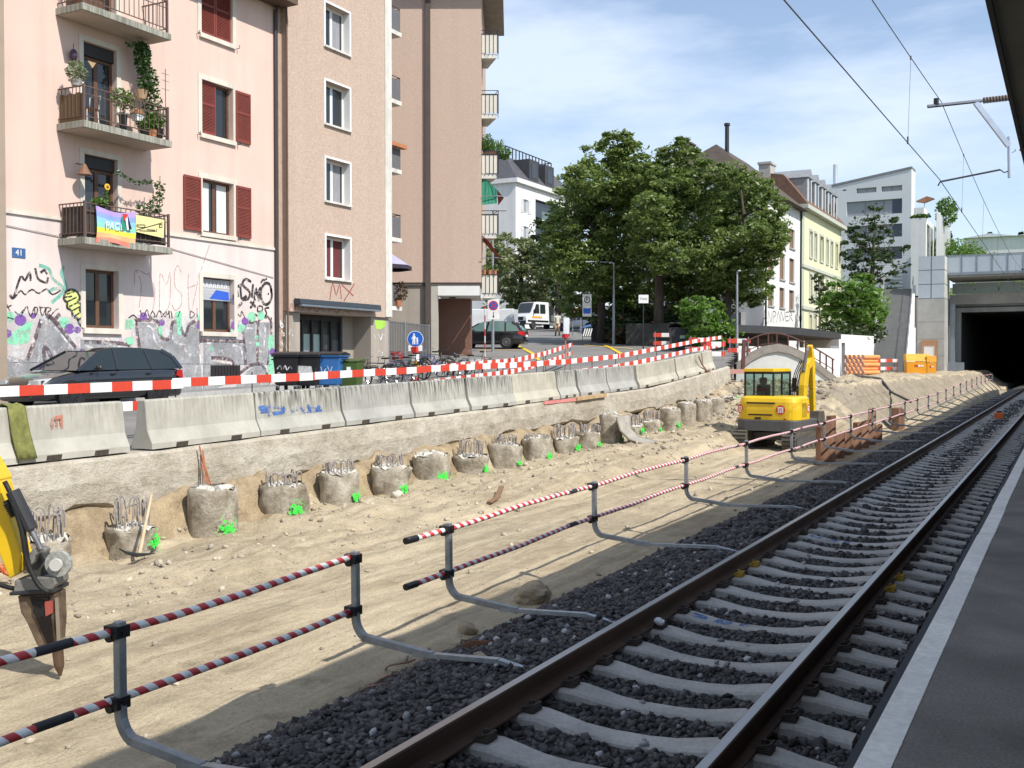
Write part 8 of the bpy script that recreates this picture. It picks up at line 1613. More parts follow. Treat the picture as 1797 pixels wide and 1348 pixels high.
def fence(label, pts, lower=True, posts_every=2.0, ub=0.97, lb=0.60, group='red and white fence boards along the street'):
 t = thing('board_fence', label, 'barrier fence', (pts[0][0], pts[0][1], gxy(*pts[0])), group=group)
 for (x0, y0), (x1, y1) in zip(pts[:-1], pts[1:]):
  L_ = math.hypot(x1 - x0, y1 - y0); n = max(1, round(L_ / 4.0))
  for k in range(n):
   f0, f1 = k / n, (k + 1) / n + 0.02; A, B = (x0 + (x1 - x0) * f0, y0 + (y1 - y0) * f0), (x0 + (x1 - x0) * f1, y0 + (y1 - y0) * f1); j = 0.012 * (k % 2)
   for h in ([ub, lb] if lower else [ub]):
    board(t, (A[0] - j, A[1], gxy(*A) + h + random.gauss(0, .012)), (B[0] - j, B[1], gxy(*B) + h + random.gauss(0, .012)), phase=random.choice((0, .45)))
   q = MB(); P = Vector((A[0] - 0.04, A[1] + .1, gxy(*A))); q.tube([P, P + UP * 1.15], 0.014, 5); q.tube([P + Vector((0, L_ / n / 2, gxy(A[0], A[1] + L_ / n / 2) - gxy(*A))), P + Vector((0, L_ / n / 2, gxy(A[0], A[1] + L_ / n / 2) - gxy(*A) + 1.12))], 0.012, 5); q.build('post', DARKSTEEL, t, W=True)
   q = MB(); q.box(P.x - .22, P.x + .22, P.y - .1, P.y + .1, P.z + .02, P.z + .12); q.build('foot', ORANGE, t, W=True)
 return t
fence('long red and white board fence behind the crash barriers in the foreground street', [(-14.45, 10.0), (-14.5, 22.3)])
fence('red and white board fence continuing from the signpost to the pit end', [(-14.5, 22.5), (-14.55, 31.2), (-14.6, 48.5)])
fence('red and white board fence branching off towards the passage', [(-14.75, 22.9), (-18.5, 40.2)])
def traffic_boards(label, u, v, D, n=2):
 p = onD(u, v, D); t = thing('striped_screen', label, 'barrier', p)
 for k, dz in enumerate((0.95, 0.55)[:n]): board(t, (p - RGT * .5).xyz + UP * dz, (p + RGT * .5) + UP * dz, h=.2)
 for s_ in (-.42, .42): q = MB(); q.tube([p + RGT * s_, p + RGT * s_ + UP * 1.1], .025, 5); q.build('post', GALV, t, W=True)
 return t
z_ = lambda u, D: Vector((*onD(u, 635, D).xy, g(D)))
for (u, D, lab) in ((1252, 48, 'small red and white screen just behind the end of the barrier row'), (1297, 51, 'small red and white screen left of the arched wall railing'), (1164, 58, 'low red and white screen in the shade left of the grey bin'), (1228, 52, 'low red and white screen below the bright bush')):
 p = z_(u, D); p.z -= 0.15; t = thing('striped_screen', lab, 'barrier', p)
 for dz in (0.9, 0.45): board(t, p - RGT * .55 + UP * dz, p + RGT * .55 + UP * dz, h=.22)
 for s_ in (-.45, .45): q = MB(); q.tube([p + RGT * s_, p + RGT * s_ + UP * 1.1], .025, 5); q.build('post', GALV, t, W=True)
p = Vector((*onD(1535, 635, 80).xy, 1.15)); t = thing('striped_screen', 'red and white two board barrier across the stair foot', 'barrier', p)
for dz in (1.0, 0.4): board(t, p + UP * dz, p + RGT * 1.75 + UP * dz, h=.25)
for s_ in (0, .85, 1.7): q = MB(); q.tube([p + RGT * s_, p + RGT * s_ + UP * 1.15], .03, 5); q.build('post', RED, t, W=True)
t = thing('pink_board', 'pale pink board lying on the edge of the excavated bank', 'board', onD(1278, 652, 47)); q = MB(); a = onD(1270, 652, 47); q.bar(a, a + RGT * 1.1, .35, .2); q.build('board', M('pale pink board', (.55, .28, .24), .8), t, W=True)
t = thing('rusty_post', 'rusty steel post standing at the left end of the arched wall', 'post', onD(1304, 650, 49)); q = MB(); a, b = onD(1303, 655, 49), onD(1306, 596, 49); q.bar(a, b, .16, .16); q.build('post', MRAIL, t, W=True)
# ------------------------------------------------------------------ bins
def big_bin(label, p, rz, colr, lidc, marks):
 t = thing('waste_container', label, 'waste container', p, rz, group='wheeled waste containers beside the pink house'); q = MB()
 q.add([(-.32, -.52, .18), (.32, -.52, .18), (.32, .52, .18), (-.32, .52, .18), (-.39, -.62, 1.06), (.39, -.62, 1.06), (.39, .62, 1.06), (-.39, .62, 1.06)], [(0, 3, 2, 1), (4, 5, 6, 7), (0, 1, 5, 4), (1, 2, 6, 5), (2, 3, 7, 6), (3, 0, 4, 7)]); b = q.build('body', colr, t, bevel=.04)
 q = MB(); q.box(-.42, .42, -.66, .66, 1.06, 1.11); q.build('rim', colr, t, bevel=.015); q = MB(); q.prism([(-.43, -.68, 1.115), (-.43, -.62, 1.17), (-.43, 0, 1.23), (-.43, .62, 1.17), (-.43, .68, 1.115)], (.86, 0, 0)); q.build('lid', lidc, t, bevel=.02)
 for x in (-.45, .45): q = MB(); q.tube([(x, -.5, .98), (x, .5, .98)], .022, 6); q.build('handle', BLACK, t)
 for x in (-.28, .28):
  for y in (-.46, .46): q = MB(); q.tube([(x - .035, y, .09), (x + .035, y, .09)], .09, 12); w_ = q.build('wheel', TYRE, t); q = MB(); q.box(x - .05, x + .05, y - .05, y + .05, .09, .20); q.build('fork', GALV, t)
 if marks:
  q = MB()
  for s_ in marks: q.stroke([(x * .5, -.52 - .1 * (z - .18) / .88 - .012, z) for x, z in s_], .03, (0, -1, .1))
  kind(q.build('graffiti', G_WH, t), 'stuff')
 return t
PB = M('black container plastic', (.014, .014, .016), .4, var=.2); PBL = M('blue container plastic', (.03, .13, .35), .45, var=.15); PGR = M('green bin plastic', (.055, .095, .02), .45, var=.12)
sq = [[(-.5, .7), (-.3, .8), (-.2, .65), (0, .8), (.1, .66), (.3, .78), (.4, .7)], [(-.6, .5), (-.4, .58), (-.2, .48)]]
p1 = Vector((*onD(510, 635, 32.8).xy, g(32.8) + .1)); big_bin('leftmost black waste container with white scribbles', p1, math.radians(24), PB, PB, sq)
p1 = Vector((*onD(548, 635, 32.9).xy, g(32.6) + .1)); b2 = big_bin('black waste container with a pasted white poster in the middle of the bins', p1, math.radians(22), PB, PB, None)
q = MB(); q.poly([(-.3, -.557, .40), (.22, -.557, .40), (.15, -.602, .78), (-.3, -.602, .80)]); q.build('poster', M('torn poster', (.55, .55, .54), .8, var=.3, scale=14), b2)
p1 = Vector((*onD(583, 635, 33.0).xy, g(32.9) + .1)); big_bin('bright blue waste container with a black lid', p1, math.radians(23), PBL, PB, [[(-.4, .75), (-.3, .55), (-.1, .7)], [(0, .8), (.15, .6), (.3, .75)]])
def wheelie(label, p, rz, colr, h=1.0, w=.29, sticker=False, lidopen=False, name='wheelie_bin'):
 t = thing(name, label, 'bin', p, rz); q = MB(); q.add([(-w * .82, -w * .9, .06), (w * .82, -w * .9, .06), (w * .82, w * .9, .06), (-w * .82, w * .9, .06), (-w, -w * 1.2, h * .93), (w, -w * 1.2, h * .93), (w, w * 1.2, h * .93), (-w, w * 1.2, h * .93)], [(0, 3, 2, 1), (4, 5, 6, 7), (0, 1, 5, 4), (1, 2, 6, 5), (2, 3, 7, 6), (3, 0, 4, 7)]); q.build('body', colr, t, bevel=.03)
 q = MB(); q.prism([(-w * 1.1, -w * 1.3, h * .935), (-w * 1.1, -w * 1.25, h * .97), (-w * 1.1, w * .8, h * 1.02), (-w * 1.1, w * 1.3, h * .97), (-w * 1.1, w * 1.3, h * .935)], (w * 2.2, 0, 0)); l_ = q.build('lid', colr, t, bevel=.015)
 if lidopen: l_.rotation_euler = (math.radians(-14), 0, 0); l_.location = (0, -.1, .12)
 q = MB(); q.tube([(-w, w * 1.35, h * .9), (w, w * 1.35, h * .9)], .018, 6); q.build('handle', colr, t)
 for x in (-w * .8, w * .8): q = MB(); q.tube([(x - .03, w * .95, .1), (x + .03, w * .95, .1)], .10, 14); q.build('wheel', TYRE, t)
 if sticker: q = MB(); q.box(-.02, .10, -w * 1.2 - .02, -w * 1.1, h * .62, h * .76); q.build('sticker', WHITE, t)
 return t
p1 = Vector((*onD(616, 635, 33.2).xy, g(33.4) + .06)); wheelie('olive green wheelie bin standing right of the blue container', p1, math.radians(20), PGR, 1.02, .33, True)
p1 = z_(1189, 56.5); tb = wheelie('grey round topped street bin before the bright green bush', p1, TH, M('anthracite bin', (.045, .05, .055), .45, var=.15), 1.3, .42, False, True, 'street_bin'); q = MB(); q.poly([(.05, -.49, .62), (.33, -.49, .62), (.33, -.495, .78), (.05, -.495, .78)]); q.build('sticker', M('mint sticker', (.35, .55, .48), .6), tb)
# ------------------------------------------------------------------ bicycles
def bicycle(label, p, rz, col, basket=False, sc=1.0, lean=0.0):
 t = thing('bicycle', label, 'bicycle', p, rz, group='bicycles parked by the bar gate'); fm_ = M('bike paint %s' % (col,), col, .4, .1, var=.1, coat=.4); r = .335
 for y in (-.52, .52):
  q = MB(); q.torus((0, y, r), (1, 0, 0), r - .018, .019, 26, 6); w_ = q.build('tyre', TYRE, t); q = MB(); q.torus((0, y, r), (1, 0, 0), r - .042, .010, 22, 4)
  for k in range(12): a = math.pi * k / 6; q.tube([(.012 * (1 if k % 2 else -1), y, r), (0, y + math.cos(a) * (r - .04), r + math.sin(a) * (r - .04))], .0022, 3, False)
  q.tube([(-.04, y, r), (.04, y, r)], .018, 6); q.build('spoked_rim', CHROME, w_)
  q = MB(); P = [(0, y + (r + .03) * math.cos(a), r + (r + .03) * math.sin(a)) for a in [math.radians(x) for x in (range(-10, 190, 20) if y < 0 else range(0, 130, 20))]]; q.tube(P, .016, 4); q.build('mudguard', TRIM, w_)
 bb, st_, hd, hd2 = (0, -.08, .28), (0, -.22, .78), (0, .36, .80), (0, .39, .66); q = MB()
 for a, b in ((bb, st_), (st_, hd), (bb, hd2), (bb, (0, -.52, r)), ((0, -.21, .74), (0, -.52, r)), (hd, hd2), (hd2, (0, .52, r))): q.tube([a, b], .016, 6)
 q.build('frame', fm_, t)
 q = MB(); q.tube([hd, (0, .33, .98)], .013, 6); q.tube([(-.29, .24, 1.0), (-.2, .33, .99), (.2, .33, .99), (.29, .24, 1.0)], .013, 6); q.build('handlebar', CHROME, t)
 q = MB(); q.tube([st_, (0, -.25, .93)], .013, 6); q.build('seat_post', CHROME, t); q = MB(); q.prism([(-.08, -.38, .93), (.08, -.38, .93), (.03, -.12, .93), (-.03, -.12, .93)], (0, 0, .05)); q.build('saddle', TRIM, t, bevel=.015)
 q = MB(); q.torus((.05, bb[1], bb[2]), (1, 0, 0), .085, .008, 14, 4); q.tube([(-.06, bb[1], bb[2]), (.07, bb[1], bb[2])], .015, 6); q.bar((.07, bb[1], bb[2]), (.07, bb[1] + .12, bb[2] - .12), .02, .015); q.bar((-.07, bb[1], bb[2]), (-.07, bb[1] - .12, bb[2] + .12), .02, .015); q.box(.06, .13, bb[1] + .08, bb[1] + .16, bb[2] - .14, bb[2] - .11); q.build('crank', GALV, t)
 q = MB(); q.tube([(0, -.22, .74), (-.06, -.62, .72), (.06, -.62, .72), (0, -.22, .74)], .007, 4); q.tube([(-.05, -.55, .72), (-.02, -.52, r)], .006, 4); q.build('carrier', TRIM, t)
 if basket: q = MB(); q.add([(-.16, .42, .72), (.16, .42, .72), (.16, .66, .72), (-.16, .66, .72), (-.2, .38, 1.0), (.2, .38, 1.0), (.2, .72, 1.0), (-.2, .72, 1.0)], [(0, 3, 2, 1), (0, 1, 5, 4), (1, 2, 6, 5), (2, 3, 7, 6), (3, 0, 4, 7)]); q.build('basket', M('red basket', (.40, .05, .05), .6), t)
 t.rotation_euler = (0, lean, rz); return t
BK = [(664, 35.2, 82, (.02, .02, .02), 0, 'black bicycle nearest the shop pillar'), (682, 35.6, 78, (.30, .31, .33), 0, 'silver bicycle second from the shop pillar'), (700, 36.6, 60, (.10, .03, .16), 0, 'dark violet bicycle in the middle of the parked row'), (712, 37.6, 72, (.05, .16, .17), 0, 'teal bicycle between a violet and a red basketed one'), (722, 38.6, 66, (.03, .03, .03), 1, 'black bicycle with a red front basket beside the signpost'), (752, 39.4, 76, (.04, .07, .33), 0, 'blue bicycle right behind the signpost'), (768, 40.2, 64, (.05, .05, .05), 0, 'black upright bicycle before the pale pillar'), (790, 38.0, 40, (.28, .09, .03), 0, 'orange bicycle lying close behind the fence boards'), (812, 38.8, 58, (.30, .33, .34), 0, 'grey bicycle by the brown mosaic wall'), (838, 40.5, 70, (.13, .15, .16), 0, 'grey bicycle near the striped thin pole')]
for u, D, a, c, bk, lab in BK: bicycle(lab, Vector((*onD(u, 635, D).xy, g(D) + (.11 if u < 780 else .03))), TH + math.radians(a), c, bool(bk), lean=random.gauss(0, .06))
t = thing('bike_rack', 'low grey steel bicycle rack under the parked bicycles', 'bike rack', z_(705, 36.4)); q = MB(); a, b = z_(668, 35.4), z_(770, 40.6)
q.tube([a + UP * .22, b + UP * .22], .02, 5); q.tube([a + UP * .16 + FWD * .4, b + UP * .16 + FWD * .4], .02, 5); q.build('bars', GALV, t, W=True)
t = thing('low_hedge', 'low strip of green plants behind the fence boards near the grey bicycle', 'plants', z_(826, 33.5)); foliage('foliage', np.concatenate([leaves_np(350, z_(u, 33.5) + UP * .15, (.4, .4, .22), 1) for u in (815, 828, 842, 855)]), .07, LEAF_G, t); q = MB(); q.box(*(lambda p: (p.x - .9, p.x + .9, p.y - .2, p.y + .2, p.z, p.z + .1))(z_(833, 33.5))); q.build('soil', GARDEN, t, W=True)
# ------------------------------------------------------------------ signs, lamps
SIGNB = M('sign blue', (.01, .10, .45), .4); SIGNW = M('sign white', (.74, .74, .73), .4); SIGNR = M('sign red', (.55, .02, .03), .4)
def sgn(c, nrm): nrm = Vector(nrm).normalized(); return Vector(c), nrm, Vector((-nrm.y, nrm.x, 0))
p = z_(729, 39.2); t = thing('footpath_sign', 'round blue sign of an adult and child on foot above a small arrow plate', 'sign', p); c = Vector((p.x, p.y, fz_(595, 39.2))); N = -FWD; U = RGT
q = MB(); q.tube([p, Vector((p.x, p.y, c.z + .2)) + FWD * .05], .03, 6); q.build('pole', GALV, t, W=True)
q = MB(); q.disc(c, N, .30, 28, .015); q.build('plate', SIGNW, t, W=True); q = MB(); q.disc(c + N * .016, N, .282, 28, .004); q.build('blue_field', SIGNB, t, W=True)
q = MB(); o_ = c + N * .023; pt = lambda x, z: o_ + U * x + UP * z
q.disc(pt(-.05, .17), N, .035, 10)
for pl_ in ([(-.09, .13), (-.01, .13), (.0, -.02), (-.10, -.02)], [(-.10, -.02), (-.055, -.02), (-.07, -.20), (-.11, -.20)], [(-.045, -.02), (0, -.02), (.0, -.20), (-.04, -.20)], [(-.09, .12), (-.075, .10), (-.13, -.01), (-.15, 0)], [(-.01, .12), (.06, -.01), (.045, -.02), (-.02, .08)], [(.05, .0), (.10, .0), (.11, -.10), (.04, -.10)], [(.05, -.10), (.07, -.10), (.07, -.2), (.045, -.2)], [(.08, -.10), (.10, -.10), (.11, -.2), (.085, -.2)]): q.poly([pt(x, z) for x, z in pl_])
q.disc(pt(.075, .03), N, .028, 10); kind(q.build('pedestrians', SIGNW, t, W=True), 'stuff')
c2 = Vector((p.x, p.y, fz_(611, 39.2))); q = MB(); q.obox(c2, U * .26, UP * .11, N * .008); q.build('arrow_plate', SIGNW, t, W=True); q = MB(); q.obox(c2 + N * .012, U * .10, UP * .018, N * .002); e = c2 + N * .0145 - U * .10; q.poly([e - U * .09, e + UP * .06, e - UP * .06]); kind(q.build('arrow', BLACK, t, W=True), 'stuff')
for k, (m_, h) in enumerate(((RED, .28), (SIGNW, .24), (M('amber', (.75, .35, .02), .4), .2), (SIGNW, .25), (RED, .3))):
 zb = p.z + 1.0 - .27 * k; q = MB(); q.box(p.x - .10, p.x + .10, p.y - .10, p.y + .10, zb, zb + .262); q.build('post_band', m_, t, W=True)
def lamp_post(label, u, D, vtop, arm, head_len=.75, base=None):
 p = z_(u, D) if base is None else base; zt = fz_(vtop, D); t = thing('street_lamp', label, 'street lamp', p, group='street lamps'); q = MB(); q.tube([p, p + UP * 1.2, Vector((p.x, p.y, zt))], [.085, .075, .045], 8); q.build('pole', GALV, t, W=True); tp = Vector((p.x, p.y, zt))
 a = tp + RGT * arm * .55 + UP * .06; q = MB(); q.tube(smooth_path([tp - UP * .1, tp + UP * .03 + RGT * arm * .1, a]), .03, 6); q.build('arm', GALV, t, W=True); q = MB(); q.obox(a + RGT * arm * .35, RGT * (head_len / 2), FWD * .14, UP * .035); q.build('lamp_head', M('lamp alu', (.45, .47, .5), .4, .5), t, W=True, bevel=.015); return t
lamp_post('street lamp with a flat head beside the corner balconies', 865, 55, 372, .35, .8)
lamp_post('street lamp with a pale arm standing among the big trees', 1077, 63, 462, -1.5, .7)
q_ = lamp_post('plain pale lamp pole left of the garage roof', 1293, 55, 478, .1, .15)
p = z_(866, 54.6); c = Vector((p.x, p.y, fz_(543, 54.6))); t = thing('no_stopping_sign', 'white sign plate with a red ringed blue disc and a down arrow', 'sign', c); N = -FWD
q = MB(); q.obox(c, RGT * .30, UP * .53, N * .01); q.build('plate', SIGNW, t, W=True, bevel=.008); c1 = c + N * .014 + UP * .19; q = MB(); q.disc(c1, N, .25, 24, .003); q.build('red_ring', SIGNR, t, W=True); q = MB(); q.disc(c1 + N * .005, N, .195, 24, .002); q.build('blue_disc', SIGNB, t, W=True); q = MB()
for s_ in (1, -1): q.obox(c1 + N * .010, (RGT + UP * s_).normalized() * .19, (UP - RGT * s_).normalized() * .022, N * .001)
kind(q.build('red_cross', SIGNR, t, W=True), 'stuff'); q = MB(); q.obox(c + N * .014 - UP * .26, RGT * .018, UP * .13, N * .001); e = c + N * .0155 - UP * .38; q.poly([e - UP * .08, e + RGT * .06 + UP * .03, e - RGT * .06 + UP * .03]); kind(q.build('arrow', BLACK, t, W=True), 'stuff')
p = z_(851, 38.5); t = thing('striped_pole', 'thin pole banded red and white at its foot beside the hatchback', 'pole', p); q = MB(); q.tube([p, Vector((p.x, p.y, fz_(537, 38.5)))], .028, 6); q.build('pole', stripes('pole bands', (.45, .06, .05), (.62, .62, .62), .5, (0, 0, 1), dirt=.3), t, W=True)
p = Vector((-14.6, 31.3, gxy(-14.6, 31.3))); t = thing('warning_post', 'white sign seen edge on over a red warning lamp at the fence corner', 'sign', p); D = (p - EYE).dot(FWD); q = MB(); q.tube([p, Vector((p.x, p.y, fz_(560, D)))], .03, 6); q.build('pole', M('brown red pole', (.35, .16, .12), .7), t, W=True); c = Vector((p.x, p.y, fz_(572, D))); q = MB(); q.obox(c + RGT * .03, (RGT * .45 + FWD * .9) * .22, UP * .26, (RGT * .9 - FWD * .45) * .01); q.build('plate', M('pale grey sign back', (.55, .58, .6), .5), t, W=True); c = Vector((p.x, p.y, fz_(590, D))); q = MB(); q.tube([c - UP * .06, c + UP * .06], .11, 10); q.build('warning_lamp', SIGNR, t, W=True)
D = 62; p = z_(1030, D); t = thing('parking_sign_stand', 'tall white no parking panel on a striped stand in the tree shade', 'sign', p); N = -FWD; zc = fz_(536, D); c = Vector((p.x, p.y, zc)); hw_ = .26
q = MB(); q.obox(c, RGT * hw_, UP * .66, N * .012); q.build('panel', M('cream panel', (.62, .62, .58), .5), t, W=True); q = MB(); q.torus(c + N * .016 + UP * .33, N, .17, .022, 20, 4); q.bar(c + N * .016 + UP * .20 - RGT * .13, c + N * .016 + UP * .46 + RGT * .13, .03, .006); kind(q.build('ban_ring', BLACK, t, W=True), 'stuff'); text('P', .26, c + N * .02 + UP * .33, face_rot(RGT, N), BLACK, t); q = MB(); q.obox(c + N * .014 - UP * .33, RGT * .22, UP * .16, N * .002); q.build('blue_plate', SIGNB, t, W=True)
for s_ in (-hw_, hw_): q = MB(); q.tube([p + RGT * s_, Vector((p.x, p.y, zc + .6)) + RGT * s_ + FWD * .03], .022, 5); q.build('leg', DARKSTEEL, t, W=True)
for k in range(4): q = MB(); b0 = p + N * .02 + UP * (.55); x = -.26 + k * .13; q.poly([b0 + RGT * x, b0 + RGT * (x + .07), b0 + RGT * (x + .20) + UP * .45, b0 + RGT * (x + .13) + UP * .45]); q.build('stripe', SIGNW, t, W=True)
q = MB(); q.obox(p + UP * .78, RGT * .28, UP * .26, N * .008); q.build('base_board', BLACK, t, W=True)
D = 56.5; p = z_(1129, D); t = thing('taxi_sign', 'white taxi sign on a thin grey pole before the dark wall', 'sign', p); c = Vector((p.x, p.y, fz_(525, D))); q = MB(); q.tube([p + FWD * .06, c + FWD * .06], .035, 6); q.build('pole', DARKSTEEL, t, W=True); q = MB(); q.obox(c, RGT * .29, UP * .25, N * .012); q.build('plate', BLACK, t, W=True); q = MB(); q.obox(c + N * .013, RGT * .262, UP * .222, N * .002); q.build('face', SIGNW, t, W=True); text('TAXI', .18, c + N * .018, face_rot(RGT, N), BLACK, t)
D = 78; p = z_(1012, D); t = thing('advert_drum', 'pink drum shaped container on thin legs beside the walkers', 'container', p); q = MB(); q.tube([p + UP * 1.6, p + UP * 2.1], .38, 14); q.build('drum', M('faded pink', (.55, .22, .22), .7), t, W=True)
for s_ in (-.3, .3): q = MB(); q.tube([p + RGT * s_, p + RGT * s_ + UP * 1.6], .04, 5); q.build('leg', GALV, t, W=True)
D = 84; p = z_(892, D); t = thing('yellow_skip', 'yellow tipping skip standing on a frame behind the hatchback', 'skip', p); q = MB(); q.prism([p - RGT * .7 + UP * 1.3, p + RGT * .7 + UP * 1.3, p + RGT * .8 + UP * 1.9, p - RGT * .8 + UP * 1.9], FWD * 1.1); q.build('tub', YELX, t, W=True)
for s_ in (-.55, .55): q = MB(); q.tube([p + RGT * s_ + FWD * .5, p + RGT * s_ + FWD * .5 + UP * 1.3], .05, 5); q.build('leg', YELX, t, W=True)
def wall_between(name, label, u0, u1, D0, D1, z1_, mat, cat='wall', below=.6):
 a, b = onD(u0, 635, D0), onD(u1, 635, D1); q = MB(); a.z = g(D0) - below; b.z = g(D1) - below; n_ = Vector((b.x - a.x, b.y - a.y, 0)).normalized(); w_ = Vector((-n_.y, n_.x, 0)) * .3
 q.box8([a, b, b + w_, a + w_, Vector((a.x, a.y, z1_)), Vector((b.x, b.y, z1_)), Vector((b.x, b.y, z1_)) + w_, Vector((a.x, a.y, z1_)) + w_]); return tag(q.build(name, mat), label, cat)
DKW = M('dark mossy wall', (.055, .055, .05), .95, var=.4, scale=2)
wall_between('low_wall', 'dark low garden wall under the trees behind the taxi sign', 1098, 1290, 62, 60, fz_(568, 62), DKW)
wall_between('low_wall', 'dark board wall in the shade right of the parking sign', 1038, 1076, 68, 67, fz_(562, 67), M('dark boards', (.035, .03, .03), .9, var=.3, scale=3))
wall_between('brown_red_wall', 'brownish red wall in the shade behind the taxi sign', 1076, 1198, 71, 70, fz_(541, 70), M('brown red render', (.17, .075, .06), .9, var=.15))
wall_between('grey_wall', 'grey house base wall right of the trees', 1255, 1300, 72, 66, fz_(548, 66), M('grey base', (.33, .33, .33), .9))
# ------------------------------------------------------------------ people walking up the street
SKIN = M('skin', (.50, .30, .22), .6, var=.05)
def person(label, D, u, rz, shirt, trousers, hairm, cap=None, stride=.28):
 p = z_(u, D); t = thing('person', label, 'person', p, rz)
 V = {'pelvis': (0, 0, .95), 'spine': (0, 0, 1.15), 'chest': (0, .01, 1.36), 'neck': (0, .01, 1.50), 'head0': (0, .02, 1.57), 'head1': (0, .02, 1.66), 'head2': (0, .015, 1.735)}; R = {'pelvis': .13, 'spine': .115, 'chest': .135, 'neck': .052, 'head0': .068, 'head1': .085, 'head2': .06}
 E = [('pelvis', 'spine'), ('spine', 'chest'), ('chest', 'neck'), ('neck', 'head0'), ('head0', 'head1'), ('head1', 'head2')]
 for s_, n_, sw in ((-1, 'L', 1), (1, 'R', -1)):
  f = stride * sw
  for k, (c, r) in {'hip': ((.09 * s_, 0, .90), .095), 'knee': ((.095 * s_, f * .45 + .03, .50), .06), 'ankle': ((.095 * s_, f - .02 - (.08 if f < 0 else 0), .10 + (.05 if f < 0 else 0)), .042), 'toe': ((.10 * s_, f + .14 - (.08 if f < 0 else 0), .04), .035), 'sh': ((.19 * s_, 0, 1.42), .055), 'elb': ((.25 * s_, -f * .35 - .02, 1.14), .042), 'wri': ((.24 * s_, -f * .6 + .06, .90), .03), 'palm': ((.235 * s_, -f * .65 + .075, .82), .028)}.items(): V[k + n_] = c; R[k + n_] = r
  E += [('pelvis', 'hip' + n_), ('hip' + n_, 'knee' + n_), ('knee' + n_, 'ankle' + n_), ('ankle' + n_, 'toe' + n_), ('chest', 'sh' + n_), ('sh' + n_, 'elb' + n_), ('elb' + n_, 'wri' + n_), ('wri' + n_, 'palm' + n_)]
  px, py, pz = V['palm' + n_]
  for k in range(4): a, b = 'f%d%s' % (k, n_), 'g%d%s' % (k, n_); dy = -.03 + .02 * k; V[a] = (px, py + dy, pz - .045); V[b] = (px - .012 * s_, py + dy, pz - .085 + .008 * abs(k - 1.5)); R[a] = R[b] = .0085; E += [('palm' + n_, a), (a, b)]
  V['th' + n_] = (px - .01 * s_, py + .045, pz + .005); V['ti' + n_] = (px - .015 * s_, py + .055, pz - .03); R['th' + n_] = R['ti' + n_] = .010; E += [('wri' + n_, 'th' + n_), ('th' + n_, 'ti' + n_)]
 ks = list(V); me = bpy.data.meshes.new('body'); me.from_pydata([V[k] for k in ks], [(ks.index(a), ks.index(b)) for a, b in E], []); me.materials.append(SKIN); o = link_mesh('body', me, t)
 sk = o.modifiers.new('skin', 'SKIN');
 for i, k in enumerate(ks): me.skin_vertices[0].data[i].radius = (R[k], R[k] * (.75 if k in ('pelvis', 'spine', 'chest') else 1)); me.skin_vertices[0].data[i].use_root = (k == 'pelvis')
 o.modifiers.new('s', 'SUBSURF').render_levels = 1
 def cloth(name, chains, mat, inf):
  q = MB()
  for ch in chains: q.tube([V[k] if isinstance(k, str) else k[0] for k in ch], [(R[k] if isinstance(k, str) else k[1]) + inf for k in ch], 12)
  return q.build(name, mat, t, smooth=True)
 cloth('shirt', [[((0, 0, .90), .145), 'pelvis', 'spine', 'chest', ((0, .005, 1.44), .09), ((0, .01, 1.475), .055)], ['chest', 'shL', ((-.235, 0, 1.22), .05)], ['chest', 'shR', ((.235, 0, 1.22), .05)]], shirt, .03)
 cloth('trousers', [[((0, 0, .99), .12), ((0, 0, .86), .12)], ['hipL', 'kneeL', 'ankleL'], ['hipR', 'kneeR', 'ankleR']], trousers, .022)
 q = MB(); [q.tube([V['ankle' + n_], Vector(V['ankle' + n_]) + Vector((0, .05, -.05)), V['toe' + n_]], [.055, .05, .04], 8) for n_ in 'LR']; q.build('shoes', BLACK, t)
 q = MB(); q.ball((0, .005, 1.705), .105, 12, 7, .88, 1.0, .82); q.build('hair', hairm, t, smooth=True)
 q = MB()
 for s_ in (-1, 1): q.ball((.03 * s_, .10, 1.665), .012, 6, 4)
 q.build('eyes', BLACK, t); q = MB(); q.tube([(0, .10, 1.66), (0, .125, 1.625)], [.008, .016], 6); q.build('nose', SKIN, t)
 if cap: q = MB(); q.ball((0, .01, 1.72), .112, 12, 6, .9, 1.02, .72); q.box(-.07, .07, .09, .19, 1.715, 1.73); q.build('cap', cap, t)
person('person in a pale shirt and beige trousers walking away up the street', 79, 978, TH + .15, M('pale shirt', (.55, .56, .46), .9), M('beige trousers', (.50, .36, .24), .9), M('dark hair', (.03, .02, .015), .8), stride=.2)
person('person in a light grey top and dark skirt length trousers with a red cap', 78, 996, TH - .1, M('grey white shirt', (.52, .54, .55), .9), M('slate trousers', (.10, .13, .13), .9), M('dark hair', (.03, .02, .015), .8), cap=RED)
